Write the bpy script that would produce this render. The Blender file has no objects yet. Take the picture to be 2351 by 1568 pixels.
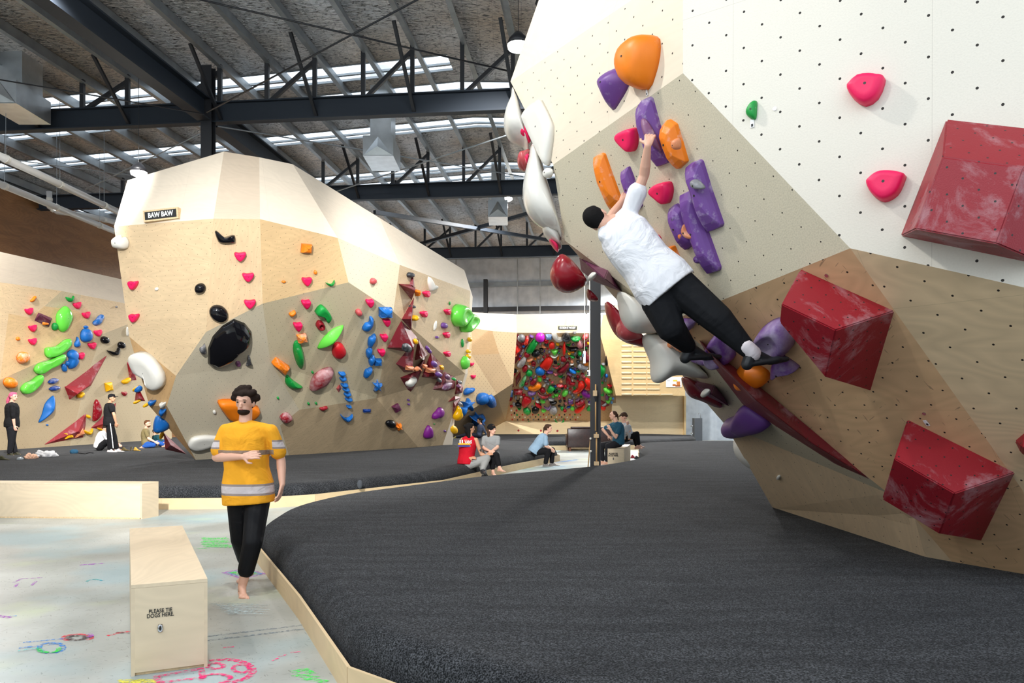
import bpy, bmesh, math, random
from mathutils import Vector, Matrix
random.seed(7)
SC = bpy.context.scene
COL = SC.collection
# ------------------------------------------------------------------ camera
F, HZ, CX, CH = 1750.0, 936.0, 1175.5, 1.6          # focal length in px, horizon row, centre column, lens height
cam_d = bpy.data.cameras.new('camera'); cam = bpy.data.objects.new('camera', cam_d); COL.objects.link(cam)
cam.location = (0, 0, CH); cam.rotation_euler = (math.radians(90), 0, 0)
cam_d.sensor_width = 36.0; cam_d.lens = 36.0*F/2351.0
cam_d.shift_y = (HZ-784.0)/2351.0
cam_d.clip_end = 300
SC.camera = cam
# ------------------------------------------------------------------ view, sky
SC.view_settings.view_transform = 'Standard'; SC.view_settings.look = 'None'
SC.view_settings.gamma = 1.0; SC.view_settings.use_curve_mapping = False
SC.view_settings.exposure = 0.0
SC.cycles.max_bounces = 7; SC.cycles.diffuse_bounces = 4; SC.cycles.glossy_bounces = 3
SC.cycles.sample_clamp_indirect = 6.0
world = bpy.data.worlds.new('sky'); SC.world = world; world.use_nodes = True
bg = world.node_tree.nodes['Background']; bg.inputs[0].default_value = (0.80, 0.90, 1.0, 1); bg.inputs[1].default_value = 2.1
# ------------------------------------------------------------------ building axes
ANG = math.radians(6.2); CA, SA = math.cos(ANG), math.sin(ANG)
def UV2W(u, v, z=0.0): return Vector((u*CA + v*SA, -u*SA + v*CA, z))
RIDGE = -3.4
def roof_z(u): return 9.75 - 0.055*abs(u-RIDGE)
# ------------------------------------------------------------------ hall lamps: high bays, unseen ones placed for the light, plus added floodlights
LAMPS = [  # x, y, z, watts, label, target of an added floodlight or None
    (-8.35, 17.05, 6.87, 170, 'high bay lamp hanging by the top left corner of the central boulder', None),
    (0.10, 12.30, 7.45, 210, 'high bay lamp hanging beside the top edge of the right climbing wall', None),
    (-2.9, 5.8, 8.3, 360, 'high bay lamp above the near mat', None),
    (-9.5, 8.8, 8.2, 60, 'high bay lamp above the left bench', None),
    (-5.0, 10.4, 8.5, 90, 'added unseen lamp above the walkway brightening the central boulder', None),  # extra lamp added here to lift the boulder's brightness
    (-13.6, 19.0, 7.6, 420, 'high bay lamp above the left end of the long mat', None),
    (-0.16, 27.0, 9.02, 650, 'small round lamp under the roof right of the second square vent', None),
    (-3.7, 24.0, 8.55, 12, 'small round lamp on the middle truss above the boulder', None),
    (4.6, 29.5, 7.9, 900, 'high bay lamp in front of the rung board', None),
    (6.2, 35.0, 8.0, 2600, 'added hidden lamp brightening the right end of the grey back wall', None),  # hidden lamp added to brighten the back wall
    (-8.0, 36.0, 8.6, 2600, 'added hidden lamp brightening the grey back wall behind the central boulder', None),  # second added one, out of sight behind the boulder
    (-3.0, 2.0, 6.0, 3500, 'added unseen floodlight aimed at the central boulder', (-4.6, 17.5, 1.2, 52)),  # this and the next three: floodlights added out of frame
    (0.6, 13.4, 8.6, 1000, 'added unseen floodlight aimed at the right end of the central boulder', (-2.8, 22.0, 2.2, 70)),
    (-7.0, 10.5, 8.2, 7500, 'added unseen floodlight aimed at the left wall', (-14.2, 24.5, 3.6, 50)),
    (-5.0, 1.0, 8.0, 300, 'added unseen floodlight aimed at the near right wall', (2.2, 6.2, 2.0, 75))]
# ------------------------------------------------------------------ helpers
def P(px, py, Y): return Vector(((px-CX)/F*Y, Y, CH + (HZ-py)/F*Y))
def FP(px, py, z=0.0):
    Y = (CH-z)*F/(py-HZ); return Vector(((px-CX)/F*Y, Y, z))
def PX(w): return (CX + F*w.x/w.y, HZ - F*(w.z-CH)/w.y)
def ray(px, py): return Vector(((px-CX)/F, 1.0, (HZ-py)/F))
CAMP = Vector((0, 0, CH))
def srgb(r, g, b):
    f = lambda c: (c/255/12.92) if c/255 <= .04045 else ((c/255+.055)/1.055)**2.4
    return (f(r), f(g), f(b), 1.0)
def link(o, parent=None):
    COL.objects.link(o)
    if parent is not None: o.parent = parent
    return o
def obj(name, bm, m, parent=None, smooth=False):
    """one bmesh -> one linked mesh object; coordinates are world, so a parent at the base is undone"""
    me = bpy.data.meshes.new(name); bm.to_mesh(me); bm.free()
    for mm in (m if isinstance(m, (list, tuple)) else [m]): me.materials.append(mm)
    if smooth:
        me.polygons.foreach_set('use_smooth', [True]*len(me.polygons))
    o = bpy.data.objects.new(name, me); COL.objects.link(o)
    if parent is not None:
        o.parent = parent; o.matrix_parent_inverse = Matrix.Translation(-world_loc(parent))
    return o
def world_loc(o):
    l = Vector(o.location)
    return l
def tag(o, label=None, cat=None, group=None, kind=None):
    if label: o['label'] = label
    if cat: o['category'] = cat
    if group: o['group'] = group
    if kind: o['kind'] = kind
    return o
def thing(name, label, cat, loc, group=None):
    o = bpy.data.objects.new(name, None); o.empty_display_size = .1; COL.objects.link(o); o.location = loc
    return tag(o, label, cat, group)
def box(bm, x0, y0, z0, x1, y1, z1, M=None):
    vs = [Vector((x, y, z)) for z in (z0, z1) for x, y in ((x0, y0), (x1, y0), (x1, y1), (x0, y1))]
    if M: vs = [M @ v for v in vs]
    v = [bm.verts.new(p) for p in vs]
    for f in ((3,2,1,0), (4,5,6,7), (0,1,5,4), (1,2,6,5), (2,3,7,6), (3,0,4,7)): bm.faces.new([v[i] for i in f])
def bar(bm, a, b, w, h, up=Vector((0, 0, 1))):
    """rectangular bar from a to b, w across, h along up"""
    a = Vector(a); b = Vector(b); d = (b-a).normalized()
    s = d.cross(up)
    if s.length < 1e-4: s = d.cross(Vector((0, 1, 0)))
    s.normalize(); t = s.cross(d).normalized()
    v = [bm.verts.new(p + s*i*w/2 + t*j*h/2) for p in (a, b) for i, j in ((-1,-1), (1,-1), (1,1), (-1,1))]
    for f in ((3,2,1,0), (4,5,6,7), (0,1,5,4), (1,2,6,5), (2,3,7,6), (3,0,4,7)): bm.faces.new([v[i] for i in f])
def ibeam(bm, a, b, w, h, t=.02):
    up = Vector((0, 0, 1))
    bar(bm, a, b, t, h-2*t); a = Vector(a); b = Vector(b)
    for s in (-1, 1): bar(bm, a+up*s*(h-t)/2, b+up*s*(h-t)/2, w, t)
def tube(bm, pts, r, n=8, cap=True):
    pts = [Vector(p) for p in pts]; rings = []
    rr = r if isinstance(r, (list, tuple)) else [r]*len(pts)
    for i, p in enumerate(pts):
        d = (pts[min(i+1, len(pts)-1)] - pts[max(i-1, 0)]).normalized()
        s = d.cross(Vector((0, 0, 1)))
        if s.length < 1e-3: s = d.cross(Vector((0, 1, 0)))
        s.normalize(); t = s.cross(d)
        rings.append([bm.verts.new(p + (s*math.cos(2*math.pi*k/n) + t*math.sin(2*math.pi*k/n))*rr[i]) for k in range(n)])
    for a, b in zip(rings, rings[1:]):
        for k in range(n): bm.faces.new((a[k], a[(k+1) % n], b[(k+1) % n], b[k]))
    if cap: bm.faces.new(rings[0][::-1]); bm.faces.new(rings[-1])
def fixn(bm): bmesh.ops.recalc_face_normals(bm, faces=bm.faces[:])
def NB(): return bmesh.new()
# ------------------------------------------------------------------ materials
def newmat(name):
    m = bpy.data.materials.new(name); m.use_nodes = True
    return m, m.node_tree.nodes, m.node_tree.links, m.node_tree.nodes['Principled BSDF']
def plain(name, col, rough=.5, metal=0.0, bump=0.0, bscale=60, emit=None, spec=.5, vary=0.0):
    m, N, L, b = newmat(name)
    b.inputs['Base Color'].default_value = col; b.inputs['Roughness'].default_value = rough
    b.inputs['Metallic'].default_value = metal; b.inputs['Specular IOR Level'].default_value = spec
    if emit: b.inputs['Emission Color'].default_value = emit[0]; b.inputs['Emission Strength'].default_value = emit[1]
    if bump or vary:
        tc = N.new('ShaderNodeTexCoord'); n = N.new('ShaderNodeTexNoise'); n.inputs['Scale'].default_value = bscale
        n.inputs['Detail'].default_value = 4; L.new(tc.outputs['Object'], n.inputs['Vector'])
        if bump:
            bp = N.new('ShaderNodeBump'); bp.inputs['Strength'].default_value = bump; bp.inputs['Distance'].default_value = .01
            L.new(n.outputs['Fac'], bp.inputs['Height']); L.new(bp.outputs['Normal'], b.inputs['Normal'])
        if vary:
            mx = mixrgb(N, L, n.outputs['Fac'], tuple(c*(1-vary) for c in col[:3])+(1,), tuple(min(1, c*(1+vary)) for c in col[:3])+(1,), lo=.35, hi=.65)
            L.new(mx, b.inputs['Base Color'])
    return m
def mixrgb(N, L, fac, a, b, lo=None, hi=None):
    if lo is not None:
        mr = N.new('ShaderNodeMapRange'); mr.inputs['From Min'].default_value = lo; mr.inputs['From Max'].default_value = hi
        L.new(fac, mr.inputs['Value']); fac = mr.outputs['Result']
    mx = N.new('ShaderNodeMix'); mx.data_type = 'RGBA'
    if isinstance(fac, (int, float)): mx.inputs[0].default_value = fac
    else: L.new(fac, mx.inputs[0])
    for i, c in ((6, a), (7, b)):
        if isinstance(c, tuple): mx.inputs[i].default_value = c
        else: L.new(c, mx.inputs[i])
    return mx.outputs[2]
def math_n(N, L, op, a, b=None, c=None):
    n = N.new('ShaderNodeMath'); n.operation = op
    for i, x in enumerate((a, b, c)):
        if x is None: continue
        if isinstance(x, (int, float)): n.inputs[i].default_value = x
        else: L.new(x, n.inputs[i])
    return n.outputs[0]
def dots(N, L, vec, s, r):
    """staggered grid of round holes, s metres apart"""
    outs = []
    for off in (0.0, .5):
        sc = N.new('ShaderNodeVectorMath'); sc.operation = 'MULTIPLY_ADD'; L.new(vec, sc.inputs[0])
        sc.inputs[1].default_value = (1/s, 1/s, 0); sc.inputs[2].default_value = (off, off, 0)
        fr = N.new('ShaderNodeVectorMath'); fr.operation = 'FRACTION'; L.new(sc.outputs[0], fr.inputs[0])
        sb = N.new('ShaderNodeVectorMath'); sb.operation = 'SUBTRACT'; L.new(fr.outputs[0], sb.inputs[0]); sb.inputs[1].default_value = (.5, .5, 0)
        le = N.new('ShaderNodeVectorMath'); le.operation = 'LENGTH'; L.new(sb.outputs[0], le.inputs[0])
        outs.append(le.outputs['Value'])
    mn = math_n(N, L, 'MINIMUM', outs[0], outs[1])
    return math_n(N, L, 'LESS_THAN', mn, r/s)
def seams(N, L, vec, w, h, t=.003, off=(.37, .61)):
    sx = N.new('ShaderNodeSeparateXYZ'); L.new(vec, sx.inputs[0]); o = []
    for ax, d, of in ((0, w, off[0]), (1, h, off[1])):
        q = math_n(N, L, 'MULTIPLY_ADD', sx.outputs[ax], 1/d, of)
        f = math_n(N, L, 'FRACT', q)
        o.append(math_n(N, L, 'LESS_THAN', f, t/d))
    return math_n(N, L, 'MAXIMUM', o[0], o[1])
def wallmat(name, base, kind='ply', holes=True, s=.2, r=.00552, grain=.10, rot=0.0, scuff=0.0, seam=True, rough=.55):
    """climbing wall panel: birch plywood or textured paint, with bolt holes, in the panel's own UV metres"""
    m, N, L, b = newmat(name)
    uv = N.new('ShaderNodeUVMap'); uv.uv_map = 'UVMap'; vec = uv.outputs[0]
    col = None
    dk = tuple(c*(1-grain*1.6) for c in base[:3])+(1,); lt = tuple(min(1, c*(1+grain*.5)) for c in base[:3])+(1,)
    if kind == 'ply':
        mp = N.new('ShaderNodeMapping'); mp.vector_type = 'TEXTURE'; mp.inputs['Rotation'].default_value = (0, 0, rot); mp.inputs['Scale'].default_value = (1/.7, 1/3.2, 1)
        L.new(vec, mp.inputs['Vector'])
        n1 = N.new('ShaderNodeTexNoise'); n1.inputs['Scale'].default_value = 1.3; n1.inputs['Detail'].default_value = 5; n1.inputs['Distortion'].default_value = 1.2
        L.new(mp.outputs[0], n1.inputs['Vector'])
        mp3 = N.new('ShaderNodeMapping'); mp3.vector_type = 'TEXTURE'; mp3.inputs['Rotation'].default_value = (0, 0, rot); mp3.inputs['Scale'].default_value = (1/.55, 1/1.5, 1); L.new(vec, mp3.inputs['Vector'])
        nf_ = N.new('ShaderNodeTexNoise'); nf_.inputs['Scale'].default_value = 1.0; nf_.inputs['Detail'].default_value = 2.5; nf_.inputs['Roughness'].default_value = .35; L.new(mp3.outputs[0], nf_.inputs['Vector'])
        pp = math_n(N, L, 'PINGPONG', math_n(N, L, 'MULTIPLY', nf_.outputs['Fac'], 26.0), .5)
        mm = math_n(N, L, 'MULTIPLY_ADD', pp, .30, math_n(N, L, 'MULTIPLY_ADD', n1.outputs['Fac'], .6, .14))
        col = mixrgb(N, L, mm, dk, lt, lo=.40, hi=.85)
    else:
        n1 = N.new('ShaderNodeTexNoise'); n1.inputs['Scale'].default_value = 90; n1.inputs['Detail'].default_value = 3
        L.new(vec, n1.inputs['Vector'])
        col = mixrgb(N, L, n1.outputs['Fac'], dk, lt, lo=.3, hi=.6)
        bp = N.new('ShaderNodeBump'); bp.inputs['Strength'].default_value = .25; bp.inputs['Distance'].default_value = .004
        L.new(n1.outputs['Fac'], bp.inputs['Height']); L.new(bp.outputs['Normal'], b.inputs['Normal'])
    # plywood sheet to sheet tone
    vz = N.new('ShaderNodeTexNoise'); vz.inputs['Scale'].default_value = .45; vz.inputs['Detail'].default_value = 1; L.new(vec, vz.inputs['Vector'])
    col = mixrgb(N, L, vz.outputs['Fac'], col, mixrgb(N, L, 0.10, col, (.25, .14, .06, 1)), lo=.45, hi=.7)
    if scuff:
        for i in range(2):
            mp2 = N.new('ShaderNodeMapping'); mp2.vector_type = 'TEXTURE'; mp2.inputs['Rotation'].default_value = (0, 0, .6+i*1.3); mp2.inputs['Scale'].default_value = (1/3, 1/26, 1); L.new(vec, mp2.inputs['Vector'])
            n2 = N.new('ShaderNodeTexNoise'); n2.inputs['Scale'].default_value = 1.7; n2.inputs['Detail'].default_value = 2; L.new(mp2.outputs[0], n2.inputs['Vector'])
            f = math_n(N, L, 'GREATER_THAN', n2.outputs['Fac'], .70)
            col = mixrgb(N, L, math_n(N, L, 'MULTIPLY', f, scuff), col, (.03, .03, .03, 1))
    if seam:
        col = mixrgb(N, L, math_n(N, L, 'MULTIPLY', seams(N, L, vec, 1.22, 2.44), .22), col, (.12, .08, .04, 1))
    if holes:
        col = mixrgb(N, L, dots(N, L, vec, s, r), col, (.02, .016, .012, 1))
    L.new(col, b.inputs['Base Color']); b.inputs['Roughness'].default_value = rough; b.inputs['Specular IOR Level'].default_value = .3
    return m
BIRCH = srgb(224, 200, 164); BIRCH_P = srgb(236, 218, 190); TEXT = srgb(196, 184, 158); WHITE_T = srgb(232, 226, 212)
M = {}
M['ply'] = wallmat('birch_plywood_with_bolt_holes', srgb(224, 198, 160), 'ply')
M['ply2'] = wallmat('golden_birch_plywood_with_bolt_holes', srgb(220, 188, 142), 'ply', rot=.5)
M['ply_pale'] = wallmat('pale_plywood_panel', srgb(234, 221, 202), 'ply', holes=False, grain=.05)
M['ply_shaded'] = wallmat('pale_plywood_shaded', srgb(204, 188, 168), 'ply', holes=False, grain=.06)  # top panel facing away: its shade is put into the colour
M['text'] = wallmat('beige_textured_panel', srgb(220, 209, 184), 'text', r=.0055, grain=.12)
M['text_pale'] = wallmat('pale_textured_panel', srgb(224, 212, 184), 'text', r=.0055, grain=.08)
M['text_dark'] = wallmat('brown_textured_panel', srgb(192, 172, 140), 'text', r=.0055, grain=.14)
M['plytext'] = wallmat('speckled_plywood_panel', srgb(212, 188, 152), 'ply', r=.0055, grain=.12, rot=.9)
M['big_white'] = wallmat('cream_painted_panel', srgb(226, 220, 207), 'text', s=.25, r=.0085, grain=.02, seam=True)
M['big_ply'] = wallmat('birch_panel_near', srgb(230, 217, 196), 'ply', s=.25, r=.0075, grain=.04)
M['big_text'] = wallmat('beige_grit_panel', srgb(206, 197, 174), 'text', s=.25, r=.00558, grain=.08, scuff=0.0, seam=False)
M['big_wood'] = wallmat('scuffed_birch_panel', srgb(228, 188, 144), 'ply', s=.25, r=.0075, grain=.12, scuff=.45, rot=.3)
M['big_wood2'] = wallmat('birch_panel_figured', srgb(236, 208, 168), 'ply', s=.25, r=.0075, grain=.14, rot=-.1)
M['kick'] = wallmat('kicker_birch_panel', srgb(226, 200, 164), 'ply', s=.25, r=.0055, grain=.08, scuff=.1, rot=1.2)
M['shell'] = plain('wall_back_timber', srgb(120, 96, 66), .8)
M['edge_ply'] = plain('plywood_edge', srgb(214, 186, 146), .6, bump=.2, bscale=40, vary=.15)
M['steel'] = plain('navy_painted_steel', srgb(44, 51, 60), .6, spec=.3)
M['steel_dk'] = plain('charcoal_painted_steel', srgb(38, 39, 43), .45)
M['galv'] = plain('galvanised_steel', srgb(150, 156, 160), .45, .5, vary=.12, bscale=3)
M['galv2'] = plain('galvanised_duct', srgb(206, 212, 216), .32, .8, vary=.08, bscale=4)
M['pvc'] = plain('white_pvc_pipe', srgb(206, 206, 204), .35)
M['white'] = plain('white_gloss_plastic', srgb(226, 224, 216), .18, vary=.03, bscale=5)
M['chalkwhite'] = plain('white_cloth', srgb(225, 226, 230), .9, bump=.2, bscale=20)
M['black_metal'] = plain('black_metal', srgb(20, 20, 22), .4)
M['chrome'] = plain('chrome_steel', srgb(200, 200, 204), .2, 1.0)
M['bolt'] = plain('bolt_hole_dark', srgb(60, 56, 54), .5, .5)
M['lamp'] = plain('lamp_diffuser', (1, 1, 1, 1), .5, emit=((1.0, .95, .86, 1), 60))
# black carpet
def carpet(name, a, b_):
    m, N, L, b = newmat(name)
    tc = N.new('ShaderNodeTexCoord')
    n = N.new('ShaderNodeTexNoise'); n.inputs['Scale'].default_value = 110; n.inputs['Detail'].default_value = 3; L.new(tc.outputs['Object'], n.inputs['Vector'])
    n2 = N.new('ShaderNodeTexNoise'); n2.inputs['Scale'].default_value = 3; n2.inputs['Detail'].default_value = 3; n2.inputs['Distortion'].default_value = .4
    mp = N.new('ShaderNodeMapping'); mp.inputs['Scale'].default_value = (.35, 2.2, 1); L.new(tc.outputs['Object'], mp.inputs['Vector']); L.new(mp.outputs[0], n2.inputs['Vector'])
    c = mixrgb(N, L, n.outputs['Fac'], a, b_, lo=.42, hi=.72)
    c = mixrgb(N, L, n2.outputs['Fac'], c, mixrgb(N, L, .35, c, (.004, .004, .005, 1)), lo=.4, hi=.62)
    L.new(c, b.inputs['Base Color']); b.inputs['Roughness'].default_value = 1.0; b.inputs['Specular IOR Level'].default_value = .12
    b.inputs['Sheen Weight'].default_value = .04
    bp = N.new('ShaderNodeBump'); bp.inputs['Strength'].default_value = .8; bp.inputs['Distance'].default_value = .01
    L.new(n.outputs['Fac'], bp.inputs['Height']); L.new(bp.outputs['Normal'], b.inputs['Normal'])
    return m
M['carpet'] = carpet('black_carpet', (.007, .008, .009, 1), (.105, .110, .122, 1))
# concrete
def concrete():
    m, N, L, b = newmat('polished_concrete')
    tc = N.new('ShaderNodeTexCoord'); v = tc.outputs['Object']
    n = N.new('ShaderNodeTexNoise'); n.inputs['Scale'].default_value = .9; n.inputs['Detail'].default_value = 6; L.new(v, n.inputs['Vector'])
    c = mixrgb(N, L, n.outputs['Fac'], srgb(150, 154, 150), srgb(188, 192, 188), lo=.35, hi=.65)
    for i, (rot, th) in enumerate(((.3, .74), (1.2, .74), (2.1, .74), (2.8, .74))):
        mp = N.new('ShaderNodeMapping'); mp.vector_type = 'TEXTURE'; mp.inputs['Rotation'].default_value = (0, 0, rot); mp.inputs['Scale'].default_value = (1/5, 1/34, 1); L.new(v, mp.inputs['Vector'])
        q = N.new('ShaderNodeTexNoise'); q.inputs['Scale'].default_value = 2.2; q.inputs['Detail'].default_value = 1; L.new(mp.outputs[0], q.inputs['Vector'])
        f = math_n(N, L, 'MULTIPLY', math_n(N, L, 'GREATER_THAN', q.outputs['Fac'], th-.02), .6)
        c = mixrgb(N, L, f, c, (.12, .12, .11, 1))
    for sc_, colr, th in ((.55, srgb(140, 196, 214), .60), (.8, srgb(196, 214, 150), .66)):
        q = N.new('ShaderNodeTexNoise'); q.inputs['Scale'].default_value = sc_; q.inputs['Detail'].default_value = 3
        mp = N.new('ShaderNodeMapping'); mp.inputs['Location'].default_value = (sc_*9, 3, 0); L.new(v, mp.inputs['Vector']); L.new(mp.outputs[0], q.inputs['Vector'])
        c = mixrgb(N, L, q.outputs['Fac'], c, mixrgb(N, L, .35, c, colr), lo=th-.08, hi=th+.05)
    L.new(c, b.inputs['Base Color']); b.inputs['Roughness'].default_value = .38; b.inputs['Specular IOR Level'].default_value = .4
    return m
M['concrete'] = concrete()
def foil():
    m, N, L, b = newmat('crinkled_foil_insulation')
    tc = N.new('ShaderNodeTexCoord'); v = tc.outputs['Object']
    b.inputs['Metallic'].default_value = .7; b.inputs['Roughness'].default_value = .34
    mp = N.new('ShaderNodeMapping'); mp.inputs['Scale'].default_value = (3.2, 7.0, 1); mp.inputs['Rotation'].default_value = (0, 0, ANG); L.new(v, mp.inputs['Vector'])
    n = N.new('ShaderNodeTexNoise'); n.inputs['Scale'].default_value = 2.0; n.inputs['Detail'].default_value = 6; n.inputs['Distortion'].default_value = 1.6; L.new(mp.outputs[0], n.inputs['Vector'])
    n2 = N.new('ShaderNodeTexNoise'); n2.inputs['Scale'].default_value = .35; n2.inputs['Detail'].default_value = 2; L.new(v, n2.inputs['Vector'])
    c = mixrgb(N, L, n2.outputs['Fac'], srgb(206, 190, 172), srgb(238, 240, 244), lo=.35, hi=.65)
    c = mixrgb(N, L, n.outputs['Fac'], c, srgb(92, 90, 88), lo=.50, hi=.68)
    g = seams(N, L, v, .30, .12, .008)
    c = mixrgb(N, L, math_n(N, L, 'MULTIPLY', g, .35), c, (.02, .02, .02, 1))
    L.new(c, b.inputs['Base Color'])
    bp = N.new('ShaderNodeBump'); bp.inputs['Strength'].default_value = 1.0; bp.inputs['Distance'].default_value = .12
    L.new(n.outputs['Fac'], bp.inputs['Height']); L.new(bp.outputs['Normal'], b.inputs['Normal'])
    return m
M['foil'] = foil()
def cladding():
    m, N, L, b = newmat('grey_translucent_wall_lining')
    tc = N.new('ShaderNodeTexCoord'); sx = N.new('ShaderNodeSeparateXYZ'); L.new(tc.outputs['Object'], sx.inputs[0])
    w = math_n(N, L, 'FRACT', math_n(N, L, 'MULTIPLY', sx.outputs[0], 1.1))
    f = math_n(N, L, 'LESS_THAN', w, .12)
    n = N.new('ShaderNodeTexNoise'); n.inputs['Scale'].default_value = 2.5; n.inputs['Detail'].default_value = 3; L.new(tc.outputs['Object'], n.inputs['Vector'])
    c = mixrgb(N, L, n.outputs['Fac'], srgb(176, 186, 198), srgb(204, 212, 222), lo=.3, hi=.7)
    c = mixrgb(N, L, math_n(N, L, 'MULTIPLY', f, .3), c, srgb(205, 212, 220))
    L.new(c, b.inputs['Base Color']); b.inputs['Roughness'].default_value = .6
    return m
M['clad'] = cladding()
# hold plastics: colour + chalk on top
_hm = {}
HC = dict(pink=(240, 24, 92), green=(20, 150, 62), lime=(104, 214, 74), blue=(24, 104, 184), navy=(16, 60, 140), red=(190, 24, 36), maroon=(118, 28, 40),
          orange=(240, 128, 20), yellow=(240, 180, 10), purple=(108, 66, 142), plum=(104, 40, 76), violet=(120, 30, 130), black=(16, 16, 20), white=(228, 226, 218),
          grey=(128, 128, 132), magenta=(196, 40, 190), dusty=(190, 80, 84), peach=(222, 140, 96), scarlet=(226, 44, 30), mauve=(120, 72, 110), cherry=(146, 22, 36), darkgrey=(56, 58, 62), sky=(90, 150, 215))
def hmat(c, chalk=0.0, gloss=.45, big=False):
    k = (c, chalk, gloss, big)
    if k in _hm: return _hm[k]
    base = srgb(*HC[c]); m, N, L, b = newmat('hold_plastic_'+c)
    tc = N.new('ShaderNodeTexCoord'); v = tc.outputs['Object']
    col = base
    if chalk:
        n = N.new('ShaderNodeTexNoise'); n.inputs['Scale'].default_value = 3.2 if big else 9; n.inputs['Detail'].default_value = 7; n.inputs['Roughness'].default_value = .65
        L.new(v, n.inputs['Vector'])
        ch = tuple(.45*x+.55*y for x, y in zip(base[:3], (.80, .78, .80)))+(1,)
        col = mixrgb(N, L, n.outputs['Fac'], base, ch, lo=.66-.25*chalk, hi=.86-.12*chalk)
        L.new(col, b.inputs['Base Color'])
    else: b.inputs['Base Color'].default_value = base
    b.inputs['Roughness'].default_value = gloss; b.inputs['Specular IOR Level'].default_value = .4
    n3 = N.new('ShaderNodeTexNoise'); n3.inputs['Scale'].default_value = 180; L.new(v, n3.inputs['Vector'])
    bp = N.new('ShaderNodeBump'); bp.inputs['Strength'].default_value = .12 if gloss > .3 else .0; bp.inputs['Distance'].default_value = .004
    L.new(n3.outputs['Fac'], bp.inputs['Height']); L.new(bp.outputs['Normal'], b.inputs['Normal'])
    _hm[k] = m; return m
# ================================================================== the shell of the hall
def quad_obj(name, pts, m, kind='structure'):
    bm = NB(); bm.faces.new([bm.verts.new(p) for p in pts]); o = obj(name, bm, m); o['kind'] = kind; return o
bm = NB(); box(bm, -26, -8, -.2, 20, 44, 0); tag(obj('floor', bm, M['concrete']), kind='structure')
# roof: foil bands between the skylight strips (v ranges), two slopes
SKY = [(17.3, 18.15), (18.75, 19.65), (21.1, 21.9), (25.0, 25.75), (26.1, 27.0), (9.0, 10.0)]
SKY_R = [(18.75, 19.65), (21.1, 21.9), (25.0, 25.75), (26.1, 27.0)]
VB = 38.5
def roof_slab(bm, u0, u1, v0, v1, z=.0, t=.06):
    cs = [(u0, v0), (u1, v0), (u1, v1), (u0, v1)]
    lo = [UV2W(u, v, roof_z(u)+z) for u, v in cs]; hi = [p+Vector((0, 0, t)) for p in lo]
    v = [bm.verts.new(p) for p in lo+hi]
    for f in ((3,2,1,0), (4,5,6,7), (0,1,5,4), (1,2,6,5), (2,3,7,6), (3,0,4,7)): bm.faces.new([v[i] for i in f])
bm = NB()
for (ua, ub, sk) in ((-22, RIDGE, SKY), (RIDGE, 14, SKY_R)):
    v = 1.0
    for a, b in sorted(sk)+[(VB, VB)]:
        roof_slab(bm, ua, ub, v, a); v = b
tag(obj('ceiling', bm, M['foil']), kind='structure')
# skylight mullions: the thin rails that divide each strip
for i, (a, b) in enumerate(sorted(SKY)):
    if b < 15: continue
    bm = NB()
    for v in (a+.02, a+(b-a)*.62, b-.02):
        w = .05 if v != a+(b-a)*.62 else .07
        bar(bm, UV2W(-22, v, roof_z(-22)+.01), UV2W(RIDGE, v, roof_z(RIDGE)+.01), w, .05)
        if (a, b) in SKY_R: bar(bm, UV2W(RIDGE, v, roof_z(RIDGE)+.01), UV2W(13, v, roof_z(13)+.01), w, .05)
    tag(obj('window_%d' % (i+1), bm, M['galv']), kind='structure')
# purlins
def zpurlin(bm, a, b):
    a = Vector(a); b = Vector(b); up = Vector((0, 0, 1)); s = (b-a).cross(up).normalized()
    bar(bm, a, b, .015, .27); bar(bm, a+s*.05-up*.135, b+s*.05-up*.135, .11, .015); bar(bm, a-s*.05+up*.13, b-s*.05+up*.13, .11, .015)
nth = ['first','second','third','fourth','fifth','sixth','seventh','eighth','ninth','tenth','eleventh','twelfth','thirteenth','fourteenth','fifteenth','sixteenth','seventeenth','eighteenth','nineteenth','twentieth','twenty-first','twenty-second','twenty-third','twenty-fourth','twenty-fifth','twenty-sixth','twenty-seventh','twenty-eighth','twenty-ninth','thirtieth']
def ordn(i): return nth[i] if i < len(nth) else '%dth' % (i+1)
k = 0
PUR = [RIDGE-.55-1.1*j for j in range(16)][::-1] + [RIDGE+.55+1.1*j for j in range(6)]
for u in PUR:
    z = roof_z(u)-.15; bm = NB(); zpurlin(bm, UV2W(u, 8.0, z), UV2W(u, VB-.3, z))
    o = obj('roof_purlin', bm, M['galv']); k += 1
    tag(o, 'galvanised steel purlin under the foil roof, %s counting from the left side' % ordn(k-1), 'purlin', 'galvanised roof purlins')
# trusses across the hall
BZ = 8.2
def truss(v, u0, u1, label, us):
    t = thing('roof_truss', label, 'truss', UV2W((u0+u1)/2, v, BZ), 'dark steel roof trusses')
    bm = NB(); ibeam(bm, UV2W(u0, v, BZ), UV2W(u1, v, BZ), .2, .46, .03); obj('bottom_chord', bm, M['steel'], t)
    for i, u in enumerate(us):
        zt = roof_z(u)-.2
        bm = NB(); bar(bm, UV2W(u, v, BZ+.2), UV2W(u, v, zt), .09, .09); obj('post', bm, M['steel_dk'], t)
        if i % 2 == 1 and i > 0:
            bm = NB(); bar(bm, UV2W(us[i-1]+.1, v, BZ+.23), UV2W(u, v, zt-.15), .08, .08); obj('diagonal_brace', bm, M['steel_dk'], t)
            bm = NB(); bar(bm, UV2W(u-.15, v-1.0, zt+.02), UV2W(u+.05, v, BZ-.2), .07, .05); obj('fly_brace', bm, M['steel_dk'], t)
    return t
truss(16.27, -21, 9, 'nearest dark steel truss crossing the hall above the central boulder', [u for u in PUR if -19 < u < 2.5])
truss(22.8, -18, 10, 'middle dark steel truss behind the central boulder, in front of a square vent', [u for u in PUR if -15 < u < 5])
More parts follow.
